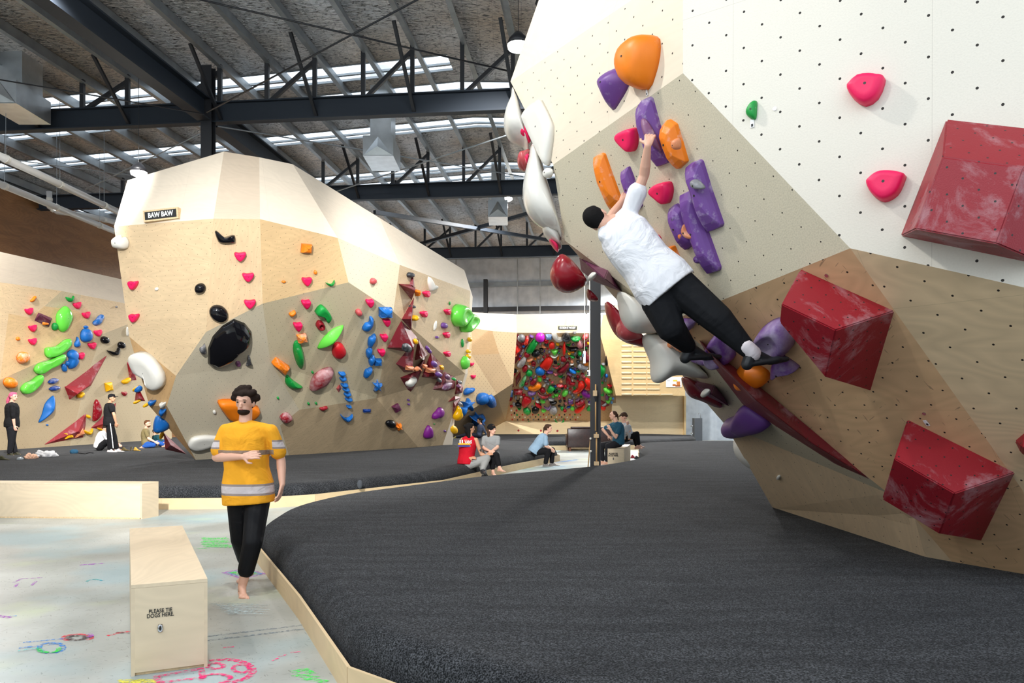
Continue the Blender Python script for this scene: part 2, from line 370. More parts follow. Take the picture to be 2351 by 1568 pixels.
truss(32.1, -18, 11, 'farthest dark steel truss below the crossed blue braces', [u for u in PUR if -14 < u < 5])
# main beams running into depth
def depth_beam(u, v0, v1, label):
    bm = NB(); ibeam(bm, UV2W(u, v0, BZ+.02), UV2W(u, v1, BZ+.02), .3, .5, .035)
    tag(obj('roof_beam', bm, M['steel']), label, 'beam', 'deep steel roof beams')
depth_beam(-8.62, 7.5, 16.05, 'deep dark steel beam running from the column top towards the camera')
depth_beam(-8.62, 16.5, 32, 'deep dark steel beam running back from the column above the central boulder')
# cross rods
def rod(a, b, label, r=.014, m='steel_dk', cat='brace rod', name='brace_rod', g=None):
    bm = NB(); tube(bm, [a, b], r, 6); tag(obj(name, bm, M[m], smooth=True), label, cat, g or 'thin roof brace rods')
rod(P(420, -10, 13.6), P(1175, 165, 16.1), 'dark brace rod sloping down rightwards across the top of the roof', .018)
rod(P(985, -15, 13.4), P(475, 258, 16.3), 'dark brace rod climbing from the column to the top edge', .018)
rod(P(0, 183, 15.0), P(470, 262, 16.4), 'dark brace rod above the left part of the nearest truss', .014)
rod(P(500, 290, 17.1), P(1200, 405, 22.2), 'pale brace rod sloping down behind the nearest truss', .016, 'galv')
rod(P(770, 440, 22.6), P(1165, 310, 17.0), 'pale brace rod climbing rightwards behind the nearest truss', .016, 'galv')
rod(P(0, 363, 19.5), P(318, 405, 22.0), 'pale brace rod above the white pipes on the left', .014, 'galv')
rod(P(465, 305, 17.0), P(195, 436, 21.5), 'pale brace rod from the column down to the white pipes', .014, 'galv')
for a, b, lb in (((860, 487, 24.0), (1265, 552, 31.6), 'falling'), ((965, 560, 32.2), (1215, 490, 25.1), 'rising')):
    bm = NB(); bar(bm, P(*a), P(*b), .12, .12); tag(obj('cross_brace', bm, M['steel']), 'square blue grey steel brace %s rightwards under the far roof' % lb, 'brace', 'crossed square braces')
# columns
def column(px, Y, z0, z1, label, w=.23):
    c = Vector(((px-CX)/F*Y, Y, 0)); bm = NB()
    M4 = Matrix.Translation((c.x, c.y, 0)) @ Matrix.Rotation(-ANG, 4, 'Z')
    box(bm, -w/2, -.1, z0, w/2, -.085, z1, M4); box(bm, -w/2, .085, z0, w/2, .1, z1, M4); box(bm, -.008, -.085, z0, .008, .085, z1, M4)
    tag(obj('steel_column', bm, M['steel_dk']), label, 'column', 'dark steel columns')
column(478, 17.0, 2.4, 9.2, 'dark steel column rising behind the central boulder to the nearest truss', .25)
column(1367, 16.8, 0, 8.2, 'dark steel column standing between the training board and the right wall', .23)
column(1115, 38.0, 0, 8.0, 'thin dark post against the grey back wall', .2)
# back wall with girts
Yb = lambda u: UV2W(u, VB-.2)
bm = NB(); a = UV2W(-24, VB-.1); b = UV2W(14, VB-.1)
bm.faces.new([bm.verts.new(p) for p in (a, b, b+Vector((0, 0, 9.9)), a+Vector((0, 0, 9.9)))]); tag(obj('wall_back', bm, M['clad']), kind='structure')
for i, py in enumerate((590, 655, 712)):
    z = CH+(HZ-py)/F*38.2; bm = NB(); bar(bm, UV2W(-22, VB-.3, z), UV2W(12, VB-.3, z), .12, .05); bar(bm, UV2W(-22, VB-.25, z+.12), UV2W(12, VB-.25, z+.12), .05, .18)
    tag(obj('wall_girt', bm, M['galv'] if i < 2 else M['steel_dk']), ('upper galvanised rail across the grey back wall', 'lower galvanised rail across the grey back wall', 'dark rail across the grey back wall above the plywood')[i], 'rail', 'rails on the back wall')
for px in (1047, 1188, 1355, 1240):
    w = P(px, 700, 38.0); bm = NB(); bar(bm, (w.x, w.y, 5.5), (w.x, w.y, 9.3), .05, .03)
    tag(obj('wall_stud', bm, M['galv']), 'thin galvanised stud on the back wall, ' + {1047: 'beside the right end of the central boulder', 1188: 'in the middle above the plywood', 1355: 'just left of the dark column', 1240: 'above the board sign'}[px], 'stud', 'thin studs on the back wall')
# left hall wall in dark plywood
m_lw = wallmat('brown_plywood_hall_wall', srgb(150, 106, 66), 'ply', holes=False, grain=.2)
def uvquad(name, pts, m, kind=None, flip=False):
    bm = NB(); vs = [bm.verts.new(p) for p in pts]; f = bm.faces.new(vs); ul = bm.loops.layers.uv.new('UVMap')
    ex = (pts[1]-pts[0]).normalized(); n = (pts[1]-pts[0]).cross(pts[-1]-pts[0]).normalized(); ey = n.cross(ex)
    for l in f.loops: d = l.vert.co-pts[0]; l[ul].uv = (d.dot(ex), d.dot(ey))
    o = obj(name, bm, m)
    if kind: o['kind'] = kind
    return o
a = P(-60, 936, 23.0); a.z = 0; b = P(275, 936, 36.5); a = Vector((-16.4, 14, 0)); b = Vector((-13.7, 39, 0))
uvquad('wall_left', [a, b, b+Vector((0, 0, 8.4)), a+Vector((0, 0, 8.4))], m_lw, 'structure')
uvquad('wall_left_far', [a+Vector((-3, 0, 0)), b+Vector((-3, 0, 0)), b+Vector((-3, 0, 9.6)), a+Vector((-3, 0, 9.6))], M['steel_dk'], 'structure')
a = Vector((9.5, 36.2, 0)); b = Vector((12, 12, 0))
quad_obj('wall_right', [Vector((12, 37, 0)), Vector((14, 3, 0)), Vector((14, 3, 9)), Vector((12, 37, 9))], plain('white_plaster', srgb(200, 206, 214), .8))
m_fw = plain('painted_block_wall', srgb(190, 186, 178), .8)
quad_obj('wall_front', [Vector((-19, -6, 0)), Vector((14, -6, 0)), Vector((14, -6, 3.2)), Vector((-19, -6, 3.2))], m_fw)  # unseen wall, kept low so fill light comes in above it
quad_obj('wall_left_front', [Vector((-16.4, 14, 0)), Vector((-19, -6, 0)), Vector((-19, -6, 8.4)), Vector((-16.4, 14, 8.4))], m_fw)
# pipes
def pipe(pts, r, label):
    bm = NB(); tube(bm, pts, r, 14); o = obj('drain_pipe', bm, M['pvc'], smooth=True); tag(o, label, 'pipe', 'white drain pipes under the roof')
    for i in range(len(pts)-1):
        d = Vector(pts[i+1])-Vector(pts[i]); n = max(1, int(d.length/1.6))
        for j in range(n):
            c = Vector(pts[i])+d*((j+.5)/n); bm = NB(); e = d.normalized()*.04; tube(bm, [c-e, c+e], r*1.12, 14); obj('pipe_collar', bm, M['white'], o)
            if d.length > 3:
                bm = NB(); tube(bm, [c, c+Vector((0, 0, roof_z(-10)-c.z-.1))], .006, 5); obj('hanger_rod', bm, M['galv'], o)
    return o
pipe([P(-60, 330, 15.6), P(283, 492, 21.2)], .085, 'upper white drain pipe hanging along the left side of the roof')
pipe([P(-60, 398, 17.6), P(272, 535, 23.6)], .085, 'lower white drain pipe hanging along the left side of the roof')
pipe([P(113, 440, 22.6), P(114, 476, 22.6), P(130, 486, 22.7), P(205, 496, 23.2), P(272, 512, 24.2)], .08, 'short white elbow pipe dropping behind the two long pipes')
# vents
def vent(px, py, Y, w, h, label, back=1.2):
    c = P(px, py, Y); t = thing('roof_vent', label, 'vent', c, 'galvanised square roof vents'); bm = NB()
    x, z = w/2, h/2
    box(bm, c.x-x, c.y, c.z-z, c.x+x, c.y+back, c.z+z); obj('duct', bm, M['galv2'], t)
    bm = NB(); ap = c+Vector((0, -.02, z*.85)); q = [c+Vector((-x*.95, -.015, -z*.95)), c+Vector((x*.95, -.015, -z*.95)), ap]
    v = [bm.verts.new(p) for p in q] ; a4 = bm.verts.new(c+Vector((0, -.1, -z*.2)))
    for i in range(3): bm.faces.new((v[i], v[(i+1) % 3], a4))
    obj('cowl', bm, M['galv2'], t)
    bm = NB(); zz = roof_z(-3)-c.z
    box(bm, c.x-x*.7, c.y+back*.3, c.z+z, c.x+x*.7, c.y+back*.9, c.z+zz+.4); obj('riser', bm, M['galv2'], t)
vent(868, 334, 18.6, .74, .50, 'large galvanised square vent below the roof, nearest to the front truss')
vent(1143, 478, 25.0, .64, .56, 'galvanised square vent hanging behind the middle truss near the white holds')
vent(-2, 210, 16.0, .72, .5, 'galvanised vent cut off by the left edge of the picture')
# lamps
def lamp(x, y, z, w, label, aim=None):
    if aim: return flood(x, y, z, w, label, aim)
    t = thing('high_bay_lamp', label, 'lamp', (x, y, z), 'round high bay lamps')
    bm = NB(); tube(bm, [(x, y, z+.20), (x, y, z+.10), (x, y, z)], [.06, .15, .19], 20); obj('lamp_housing', bm, M['steel_dk'], t, True)
    bm = NB(); tube(bm, [(x, y, z+.004), (x, y, z-.06), (x, y, z-.10)], [.175, .16, .08], 20); obj('lamp_lens', bm, M['lamp'], t, True)
    bm = NB(); tube(bm, [(x, y, z+.2), (x, y, roof_z(x*CA-y*SA))], .006, 5); obj('cable', bm, M['steel_dk'], t)
    ld = bpy.data.lights.new('lamp_light', 'SPOT'); ld.energy = w; ld.color = (1.0, .975, .935); ld.shadow_soft_size = .13
    ld.spot_size = math.radians(168); ld.spot_blend = .35
    lo = bpy.data.objects.new('lamp_light', ld); COL.objects.link(lo); lo.location = (0, 0, -.26); lo.parent = t
def flood(x, y, z, w, label, aim):
    t = thing('added_flood_lamp', label, 'lamp', (x, y, z), 'added unseen floodlights brightening the climbing walls')  # unseen fixture added to brighten a climbing wall
    d = (Vector(aim[:3])-Vector((x, y, z))).normalized(); q = d.to_track_quat('-Z', 'Y').to_matrix().to_4x4(); Mx = Matrix.Translation((x, y, z)) @ q
    bm = NB(); box(bm, -.18, -.13, 0, .18, .13, .08, Mx); obj('lamp_housing', bm, M['steel_dk'], t)
    bm = NB(); box(bm, -.15, -.10, -.012, .15, .10, -.001, Mx); obj('lamp_lens', bm, M['lamp'], t)
    bm = NB(); bar(bm, Mx @ Vector((0, 0, .05)), (x, y, roof_z(x*CA-y*SA)), .03, .03); obj('bracket', bm, M['steel_dk'], t)
    ld = bpy.data.lights.new('lamp_light', 'SPOT'); ld.energy = w; ld.color = (1.0, .98, .945); ld.shadow_soft_size = .15; ld.spot_size = math.radians(aim[3]); ld.spot_blend = .7
    lo = bpy.data.objects.new('lamp_light', ld); COL.objects.link(lo); lo.matrix_world = Mx @ Matrix.Translation((0, 0, -.16)); lo.parent = t; lo.matrix_parent_inverse = Matrix.Translation((-x, -y, -z))
for i, (x, y, z, w, lb, aim) in enumerate(LAMPS):
    lamp(x, y, z, w*2.2, lb, aim)
# ================================================================== mats and floor boards
def mat_thing(outer, zt, r, name, label, zb=.0, closed=True):
    """padded mat: outline in metres (counter clockwise), rounded edge of radius r"""
    n = len(outer); pts = [Vector((p[0], p[1])) for p in outer]
    def inset(d):
        out = []
        for i in range(n):
            a, b, c = pts[i-1], pts[i], pts[(i+1) % n]
            e1 = (b-a).normalized(); e2 = (c-b).normalized(); n1 = Vector((-e1.y, e1.x)); n2 = Vector((-e2.y, e2.x))
            bis = (n1+n2); bis.normalize(); k = max(.4, bis.dot(n1)); out.append(b + bis*d/k)
        return out
    rings = [(0, zb), (0, zt-r*.95)] + [(r*(1-math.cos(a)), zt-r*(1-math.sin(a))) for a in [math.radians(x) for x in (15, 30, 45, 60, 75, 90)]]
    bm = NB(); R = []
    for d, z in rings: R.append([bm.verts.new((p.x, p.y, z)) for p in inset(d)])
    for a, b in zip(R, R[1:]):
        for i in range(n): bm.faces.new((a[i], a[(i+1) % n], b[(i+1) % n], b[i]))
    bm.faces.new(R[-1]); fixn(bm)
    o = obj(name, bm, M['carpet'], smooth=True); 
    me = o.data; me.polygons[len(me.polygons)-1].use_smooth = False
    return tag(o, label, 'crash mat', 'black padded crash mats')
def rounded(pts, rad, n=5):
    out = []
    L_ = len(pts)
    for i, p in enumerate(pts):
        r = rad.get(i, 0) if isinstance(rad, dict) else rad
        if not r: out.append(p); continue
        p = Vector(p); a = Vector(pts[i-1]); c = Vector(pts[(i+1) % L_]); e1 = (a-p).normalized(); e2 = (c-p).normalized()
        r1 = min(r, (a-p).length*.45, (c-p).length*.45); s = p+e1*r1; e = p+e2*r1
        for k in range(n+1):
            t = k/n; q = s*(1-t)**2 + p*2*t*(1-t) + e*t*t; out.append((q.x, q.y))
    return out
MATZ = .36
near = [(-2.74, 8.24), (-1.576, 5.80), (-.86, 4.24), (-.20, 3.66), (.9, 2.75), (3.0, 1.2), (10.5, .6), (10.5, 28.6), (6.9, 28.9), (4.5, 27.2), (4.0, 24.0), (3.75, 21.2), (2.9, 18.4), (1.8, 16.4), (-.6, 14.0), (-2.5, 11.1), (-2.86, 9.7)]
mat_thing(rounded([(a, b) for a, b in near], {0: .3, 1: .3, 2: .5, 3: .3, 9: .5, 10: .9, 11: .9, 12: .9, 13: 1., 14: .6, 15: .6, 16: .5}, 4), MATZ, .17, 'crash_mat', 'large near black crash mat under the right climbing wall')
far = [(-16.3, 12.02), (-5.5, 12.02), (-4.0, 12.12), (-3.3, 12.6), (-1.4, 15.05), (-.14, 18.9), (1.38, 22.9), (1.25, 24.6), (.75, 28.6), (5.1, 29.2), (7.8, 32.2), (8.3, 34.9), (6.0, 36.5), (-13.9, 37.2)]
mat_thing(rounded(far, {2: .3, 3: .6, 4: .5, 6: .25, 7: .4, 8: .5, 9: .4, 10: .4}, 4), MATZ, .17, 'crash_mat', 'long black crash mat under the central boulder and the left wall')
tn = [0]
def trim(pts, h=.175, t=.02, nm=None):
    pts = [Vector((p[0], p[1], 0)) for p in pts]
    for a, b in zip(pts, pts[1:]):
        tn[0] += 1; d = (b-a).normalized(); s = Vector((d.y, -d.x, 0)); bm = NB()
        ul = bm.loops.layers.uv.new('UVMap')
        for q0, q1 in ((a, b),):
            v = [bm.verts.new(p) for p in (q0, q1, q1+s*t, q0+s*t, q0+Vector((0, 0, h)), q1+Vector((0, 0, h)), q1+s*t+Vector((0, 0, h)), q0+s*t+Vector((0, 0, h)))]
            for f in ((3,2,1,0), (4,5,6,7), (0,1,5,4), (1,2,6,5), (2,3,7,6), (3,0,4,7)):
                fc = bm.faces.new([v[i] for i in f])
                for l in fc.loops: l[ul].uv = ((l.vert.co-a).dot(d), l.vert.co.z + .3*f[0])
        fixn(bm); tag(obj('trim_%d' % tn[0], bm, M['trim']), kind='structure')
M['trim'] = wallmat('mat_edge_plywood', srgb(222, 196, 156), 'ply', holes=False, grain=.07, seam=False)
trim([(-2.90, 9.8), (-2.78, 8.22), (-1.60, 5.78), (-.89, 4.20), (-.22, 3.62), (.88, 2.70), (3.0, 1.1)])
trim([(4.0, 24.1), (4.5, 27.2)])
trim([(-16.3, 11.99), (-5.5, 11.99), (-3.98, 12.08), (-3.25, 12.56), (-1.36, 15.03), (-.10, 18.88), (1.42, 22.9), (1.27, 24.6)])
trim([(.8, 28.55), (5.15, 29.15), (7.9, 32.2)])
# join knobs: grey sleeves of the mat seams
def sleeve(p, label):
    bm = NB(); bmesh.ops.create_uvsphere(bm, u_segments=12, v_segments=8, radius=.06, matrix=Matrix.Translation(p) @ Matrix.Diagonal((.8, .6, 1.3, 1)))
    tag(obj('mat_patch', bm, plain('grey_carpet_patch', srgb(64, 68, 74), .95), smooth=True), label, 'patch', 'small grey patches on the mat edges')
sleeve(P(838, 1470, 4.50)+Vector((0, 0, 0)), 'small dark patch on the near mat edge close to its front corner')
sleeve(P(826, 1112, 13.2), 'small patch on the long mat edge left of the seated pair')
# ================================================================== plywood benches
def ply_box(cs, h, name, label, m, text=None, rim=.02):
    """plywood box from four floor corners (front left, front right, back right, back left)"""
    c = sum((Vector((p.x, p.y, 0)) for p in cs), Vector())/4
    t = thing(name, label, 'box', c, 'plywood bench boxes')
    pts = [Vector((p.x, p.y, 0)) for p in cs]
    names = ('front_panel', 'side_panel', 'back_panel', 'side_panel')
    for i in range(4):
        a, b = pts[i], pts[(i+1) % 4]; d = (b-a).normalized(); s = Vector((-d.y, d.x, 0))
        e = rim if i % 2 == 0 else 0
        bm = NB(); ul = bm.loops.layers.uv.new('UVMap'); z0, z1 = .0 + (.02 if i % 2 == 0 else 0), h-.022
        q = [a+d*e, b-d*e, b-d*e+s*.02, a+d*e+s*.02]
        v = [bm.verts.new(p+Vector((0, 0, z))) for z in (z0, z1) for p in q]
        for f in ((3,2,1,0), (4,5,6,7), (0,1,5,4), (1,2,6,5), (2,3,7,6), (3,0,4,7)):
            fc = bm.faces.new([v[k] for k in f])
            for l in fc.loops: l[ul].uv = ((l.vert.co-a).dot(d)+i*3, l.vert.co.z)
        fixn(bm); obj(names[i], bm, m, t)
    bm = NB(); ul = bm.loops.layers.uv.new('UVMap'); v = [bm.verts.new(p+Vector((0, 0, z))) for z in (h-.021, h) for p in pts]
    for f in ((3,2,1,0), (4,5,6,7), (0,1,5,4), (1,2,6,5), (2,3,7,6), (3,0,4,7)):
        fc = bm.faces.new([v[k] for k in f])
        for l in fc.loops: l[ul].uv = (l.vert.co.y, l.vert.co.x)
    fixn(bm); obj('lid', bm, m, t)
    bm = NB(); v = [bm.verts.new(p*.0+(p-c)*.985+c+Vector((0, 0, z))) for z in (.0, .02) for p in pts]
    for f in ((3,2,1,0), (4,5,6,7), (0,1,5,4), (1,2,6,5), (2,3,7,6), (3,0,4,7)): bm.faces.new([v[k] for k in f])
    fixn(bm); obj('base_board', bm, M['edge_ply'], t)
    return t
M['box'] = wallmat('pale_birch_box', srgb(226, 206, 176), 'ply', holes=False, grain=.08, seam=False)
fl, fr = FP(301, 1554), FP(476.5, 1531)
ax = (Vector((284, 0, 0)))
d0 = Vector(((290-CX)/F, 1, 0)).normalized()      # direction of the long sides
bx1 = ply_box([fl, fr, fr+d0*2.38, fl+d0*2.38], .545, 'plywood_bench', 'pale plywood bench box with PLEASE TIE DOGS HERE on its end', M['box'])
def text_obj(s, size, M4, m, name, parent, sx=1.0, off=.0, ext=.001, align='CENTER', sp=1.0):
    c = bpy.data.curves.new(name, 'FONT'); c.body = s; c.size = size; c.align_x = align; c.align_y = 'CENTER'; c.extrude = ext; c.offset = off; c.space_line = .82; c.space_character = sp
    c.materials.append(m); o = bpy.data.objects.new(name, c); COL.objects.link(o)
    mm = M4 @ Matrix.Diagonal((sx, 1, 1, 1)); bpy.context.view_layer.update()
    me = bpy.data.meshes.new_from_object(o.evaluated_get(bpy.context.evaluated_depsgraph_get())); bpy.data.objects.remove(o); o = bpy.data.objects.new(name, me); COL.objects.link(o)
    if parent is not None: o.parent = parent; o.matrix_parent_inverse = Matrix.Translation(-world_loc(parent))
    o.matrix_basis = mm
    return o
def frame_on(o_, ex, ey):
    ex = ex.normalized(); n = ex.cross(ey).normalized(); ey = n.cross(ex)
    return Matrix(((ex.x, ey.x, n.x, o_.x), (ex.y, ey.y, n.y, o_.y), (ex.z, ey.z, n.z, o_.z), (0, 0, 0, 1)))
M['ink'] = plain('black_lettering', (.01, .01, .01, 1), .6)
ex = (fr-fl).normalized(); nn = Vector((ex.y, -ex.x, 0))
def on_front(px, py):
    d = ray(px, py); t = (fl-CAMP).dot(nn)/d.dot(nn); return CAMP + d*t
c1 = on_front(368.5, 1407)
text_obj('PLEASE TIE\nDOGS HERE.', .033, frame_on(c1+nn*.002, ex, Vector((0, 0, 1))), M['ink'], 'lettering', [q_ for q_ in bx1.children if q_.name.startswith('front_panel')][0], .78, .0005, sp=1.05)
c2 = on_front(368, 1442)
bm = NB(); Mx = frame_on(c2+nn*.006, ex, Vector((0, 0, 1)))
ring = []
for i in range(24):
    a = 2*math.pi*i/24; ring.append(Mx @ Vector((.0105*math.cos(a), .019*math.sin(a)*1.0, 0)))
tube(bm, ring+ring[:1], .006, 8, False); obj('tie_ring', bm, M['chrome'], [q_ for q_ in bx1.children if q_.name.startswith('front_panel')][0], True)
bm = NB(); box(bm, -.011, -.022, -.006, .011, .022, .0, Mx); obj('ring_plate', bm, M['black_metal'], [q_ for q_ in bx1.children if q_.name.startswith('front_panel')][0])
fl2, fr2 = FP(-330, 1186), FP(326, 1192)
ply_box([fl2, fr2, FP(364, 1184.5), FP(364, 1184.5)+(fl2-fr2)], .51, 'plywood_bench', 'long low plywood bench box against the left mat edge', M['box'])
fl3, fr3 = FP(1395, 1078), FP(1433, 1078)
bx3 = ply_box([fl3, fr3, FP(1447.5, 1063), FP(1447.5, 1063)+(fl3-fr3)], .54, 'plywood_bench', 'small plywood box under the seated man in a teal shirt', M['box'])
fl3 = Vector(fl3)
text_obj('PLEASE TIE\nDOGS HERE.', .06, frame_on(P(1408, 1044, fl3.y)-Vector((0, .004, 0)), Vector((1, 0, 0)), Vector((0, 0, 1))), M['ink'], 'lettering', [q_ for q_ in bx3.children if q_.name.startswith('front_panel')][0], .8, .002)
bm = NB(); c_ = P(1408, 1053, fl3.y)
box(bm, c_.x-.012, c_.y-.012, c_.z-.03, c_.x+.012, c_.y, c_.z+.03); obj('tie_ring', bm, M['chrome'], bx3)
# ================================================================== faceted climbing walls
class Facet: pass
FACETS = {}
def facet(wall, pts, m, parent, name='panel', th=.03, key=None):
    pts = [Vector(p) for p in pts]; c = sum(pts, Vector())/len(pts); n = Vector()
    for i in range(len(pts)):
        a, b = pts[i], pts[(i+1) % len(pts)]; n += (a-c).cross(b-c)
    n.normalize()
    if n.dot(CAMP-c) < 0: n = -n; pts = pts[::-1]
    ex = Vector((0, 0, 1)).cross(n)
    if ex.length < .05: ex = Vector((1, 0, 0))
    ex.normalize(); ey = n.cross(ex); fo = Facet(); fo.n, fo.c, fo.ex, fo.ey, fo.pts = n, c, ex, ey, pts
    fo.px = [PX(p) for p in pts]; fo.wall = wall; fo.key = key or name
    off = Vector((random.random(), random.random(), 0))
    bm = NB(); ul = bm.loops.layers.uv.new('UVMap'); N_ = len(pts)
    v = [bm.verts.new(p) for p in pts]+[bm.verts.new(p-n*th) for p in pts]
    fs = [bm.faces.new(v[:N_]), bm.faces.new(v[N_:][::-1])]+[bm.faces.new((v[i], v[i+N_], v[(i+1) % N_+N_], v[(i+1) % N_])) for i in range(N_)]
    for f in fs:
        for l in f.loops: d = l.vert.co-c; l[ul].uv = (d.dot(ex)+off.x, d.dot(ey)+off.y)
    fo.obj = obj(name, bm, m, parent); FACETS.setdefault(wall, []).append(fo); return fo
def pip(px, py, poly):
    s = False; j = len(poly)-1
    for i in range(len(poly)):
        xi, yi = poly[i]; xj, yj = poly[j]
        if (yi > py) != (yj > py) and px < (xj-xi)*(py-yi)/(yj-yi)+xi: s = not s
        j = i
    return s
def hitf(fo, px, py, h=0.0):
    d = ray(px, py); t = ((fo.c+fo.n*h)-CAMP).dot(fo.n)/d.dot(fo.n); return CAMP+d*t
def facet_at(wall, px, py):
    best = None
    for fo in FACETS[wall]:
        if pip(px, py, fo.px):
            Y = hitf(fo, px, py).y
            if best is None or Y < best[0]: best = (Y, fo)
    if best: return best[1]
    return min(FACETS[wall], key=lambda fo: min(math.hypot(px-(a+(b-a)*t), py-(c+(d-c)*t)) for (a, c), (b, d) in zip(fo.px, fo.px[1:]+fo.px[:1]) for t in (0, .25, .5, .75, 1)) + (50 if abs(ray(px, py).normalized().dot(fo.n)) < .08 else 0))
def shell(name, pts_lists, parent):
    bm = NB()
    for pts in pts_lists: bm.faces.new([bm.verts.new(p) for p in pts])
    return obj(name, bm, M['shell'], parent)
import numpy as np
def planarize(d, faces, fixed=(), reg=2):
    """slide the corner points along their sight lines until every panel is flat (1/Y is affine in the picture)"""
    ks = list(d); ix = {k: i for i, k in enumerate(ks)}; px = [PX(d[k]) for k in ks]; w0 = np.array([1/d[k].y for k in ks]); n = len(ks); m = len(faces)
    rows, rhs = [], []
    for fi, f in enumerate(faces):
        for k in f:
            r = np.zeros(n+3*m); r[ix[k]] = -1; r[n+3*fi:n+3*fi+3] = [(px[ix[k]][0]-CX)/1000, (px[ix[k]][1]-HZ)/1000, 1]; rows.append(r*400); rhs.append(0)
    for i, k in enumerate(ks):
        r = np.zeros(n+3*m); r[i] = 1; g = (60 if k in fixed else reg); rows.append(r*g); rhs.append(w0[i]*g)
    x = np.linalg.lstsq(np.array(rows), np.array(rhs), rcond=None)[0]
    for i, k in enumerate(ks): d[k] = CAMP+ray(*px[i])/x[i]
# ---- the near wall on the right
def plane_hit(a, b, c, px, py):
    n = (b-a).cross(c-a); d = ray(px, py); return CAMP+d*((a-CAMP).dot(n)/d.dot(n))
RW = thing('climbing_wall', 'tall faceted climbing wall filling the right side, with large red volumes', 'climbing wall', (3.6, 7, MATZ))
A = P(1568, 168, 5.5); B = P(1952, 570, 4.8); D = P(1297, 552, 7.5)
G = plane_hit(A, B, D, 1270, 378); V = plane_hit(A, B, D, 1540, 737)
E0 = P(2351, 660, 4.25); A2 = plane_hit(A, B, E0, 1568, -150); TR = plane_hit(A, B, E0, 2480, -150); E = plane_hit(A, B, E0, 2480, 689)
Lp = plane_hit(A, A2, G, 1172, 187); S1 = plane_hit(A, A2, G, 1568, -79)
Q = P(2351, 1318, 5.68); K = plane_hit(V, B, Q, 2040, 1133); R1 = plane_hit(V, B, Q, 2351, 1130); R0 = plane_hit(V, B, Q, 2480, 1312); Q0 = plane_hit(V, B, Q, 2480, 1345)
Q2 = plane_hit(V, B, Q, 2190, 1294); K2 = plane_hit(V, B, Q, 2100, 1190)
W = P(1665, 975, 8.6); FB = FP(1775, 1168, MATZ-.02); FB2 = FP(2125, 1283, MATZ-.02)
facet('near', [A, A2, TR, E, B], M['big_white'], RW, 'cream_panel')
facet('near', [A, B, V, D, G], M['big_text'], RW, 'grit_panel')
facet('near', [A, G, Lp, S1], M['big_ply'], RW, 'birch_panel')
T1 = P(1237, 0, 7.85); T1b = P(1262, -60, 7.8); S2 = P(1560, -190, 5.9)
facet('near', [Lp, T1, T1b, S2, S1], M['ply_pale'], RW, 'top_panel')
facet('near', [V, B, R1, Q, Q2, K2, K], M['big_wood'], RW, 'scuffed_panel')
facet('near', [B, E, R0, R1], M['big_wood2'], RW, 'figured_panel')
facet('near', [R1, R0, Q0, Q], M['big_wood2'], RW, 'figured_panel')
M['big_band'] = wallmat('shaded_grit_panel', srgb(204, 193, 168), 'text', s=.25, r=.007, grain=.08, seam=False)  # grit panel copy with shade put into its slightly darker colour
facet('near', [D, V, W], M['big_band'], RW, 'grit_panel')
facet('near', [V, K, W], M['big_band'], RW, 'grit_panel')
W2 = P(1800, 1040, 8.05)
facet('near', [W, K, FB], M['kick'], RW, 'kicker_panel')
facet('near', [K, K2, FB2, FB], M['kick'], RW, 'kicker_panel')
facet('near', [K2, Q2, FB2], M['kick'], RW, 'kicker_panel')
bk = [T1b+Vector((2.5, 3.5, 0)), S2+Vector((4, 3.5, .4)), TR+Vector((2.5, 1.5, .2))]
shell('back_frame', [[T1b, T1, Lp+Vector((.02, .1, 0)), Lp+Vector((2.5, 3, 0)), bk[0]], [Lp, G+Vector((.02, .02, 0)), G+Vector((2.5, 3, 0)), Lp+Vector((2.5, 3, 0))], [G, D, D+Vector((2.6, 3, 0)), G+Vector((2.5, 3, 0))], [D, W+Vector((.02, .05, 0)), W+Vector((2, 2.6, 0)), D+Vector((2.6, 3, 0))],
    [W, FB, FB+Vector((2, 2.6, 0)), W+Vector((2, 2.6, 0))], [T1b, bk[0], bk[1], S2], [S2, bk[1], bk[2], TR, A2]], RW)
# ---- the central boulder
CW = thing('climbing_wall', 'central faceted boulder of pale plywood carrying the BAW BAW sign', 'climbing wall', (-4.5, 20, MATZ))
c = dict(a0=P(262, 520, 15.1), a1=P(490, 502, 14.5), a2=P(597, 503, 14.5), a3=P(775, 546, 16.2), a4=P(918, 608, 19.2), a5=P(1080, 668, 23.5),
         t0=P(293, 414, 15.9), t1=P(514, 348, 15.2), t2=P(595, 361, 15.2), t3=P(672, 377, 15.9), t35=P(871, 500, 19.5), t4=P(1066, 620, 24.2), t5=P(1083, 679, 24.3),
         b1=P(473, 762, 15.7), b2=P(603, 697, 15.6), b3=P(404, 863, 16.8), b4=P(297, 773, 16.5), b5=P(621, 832, 17.1), b6=P(687, 941, 18.1), b7=P(864, 914, 20.2), b8=P(800, 648, 17.3), b9=P(903, 716, 19.7),
         d1=P(383, 932, 17.3), d2=P(343, 932, 17.4), g0=FP(450, 1057, .34), g1=FP(664, 1048, .34), g2=FP(961, 1028, .34), g3=FP(1016, 1023, .34), e1=P(1068, 858, 24.2), e2=P(1037, 961, 24.6), cv=P(643, 977, 18.6))
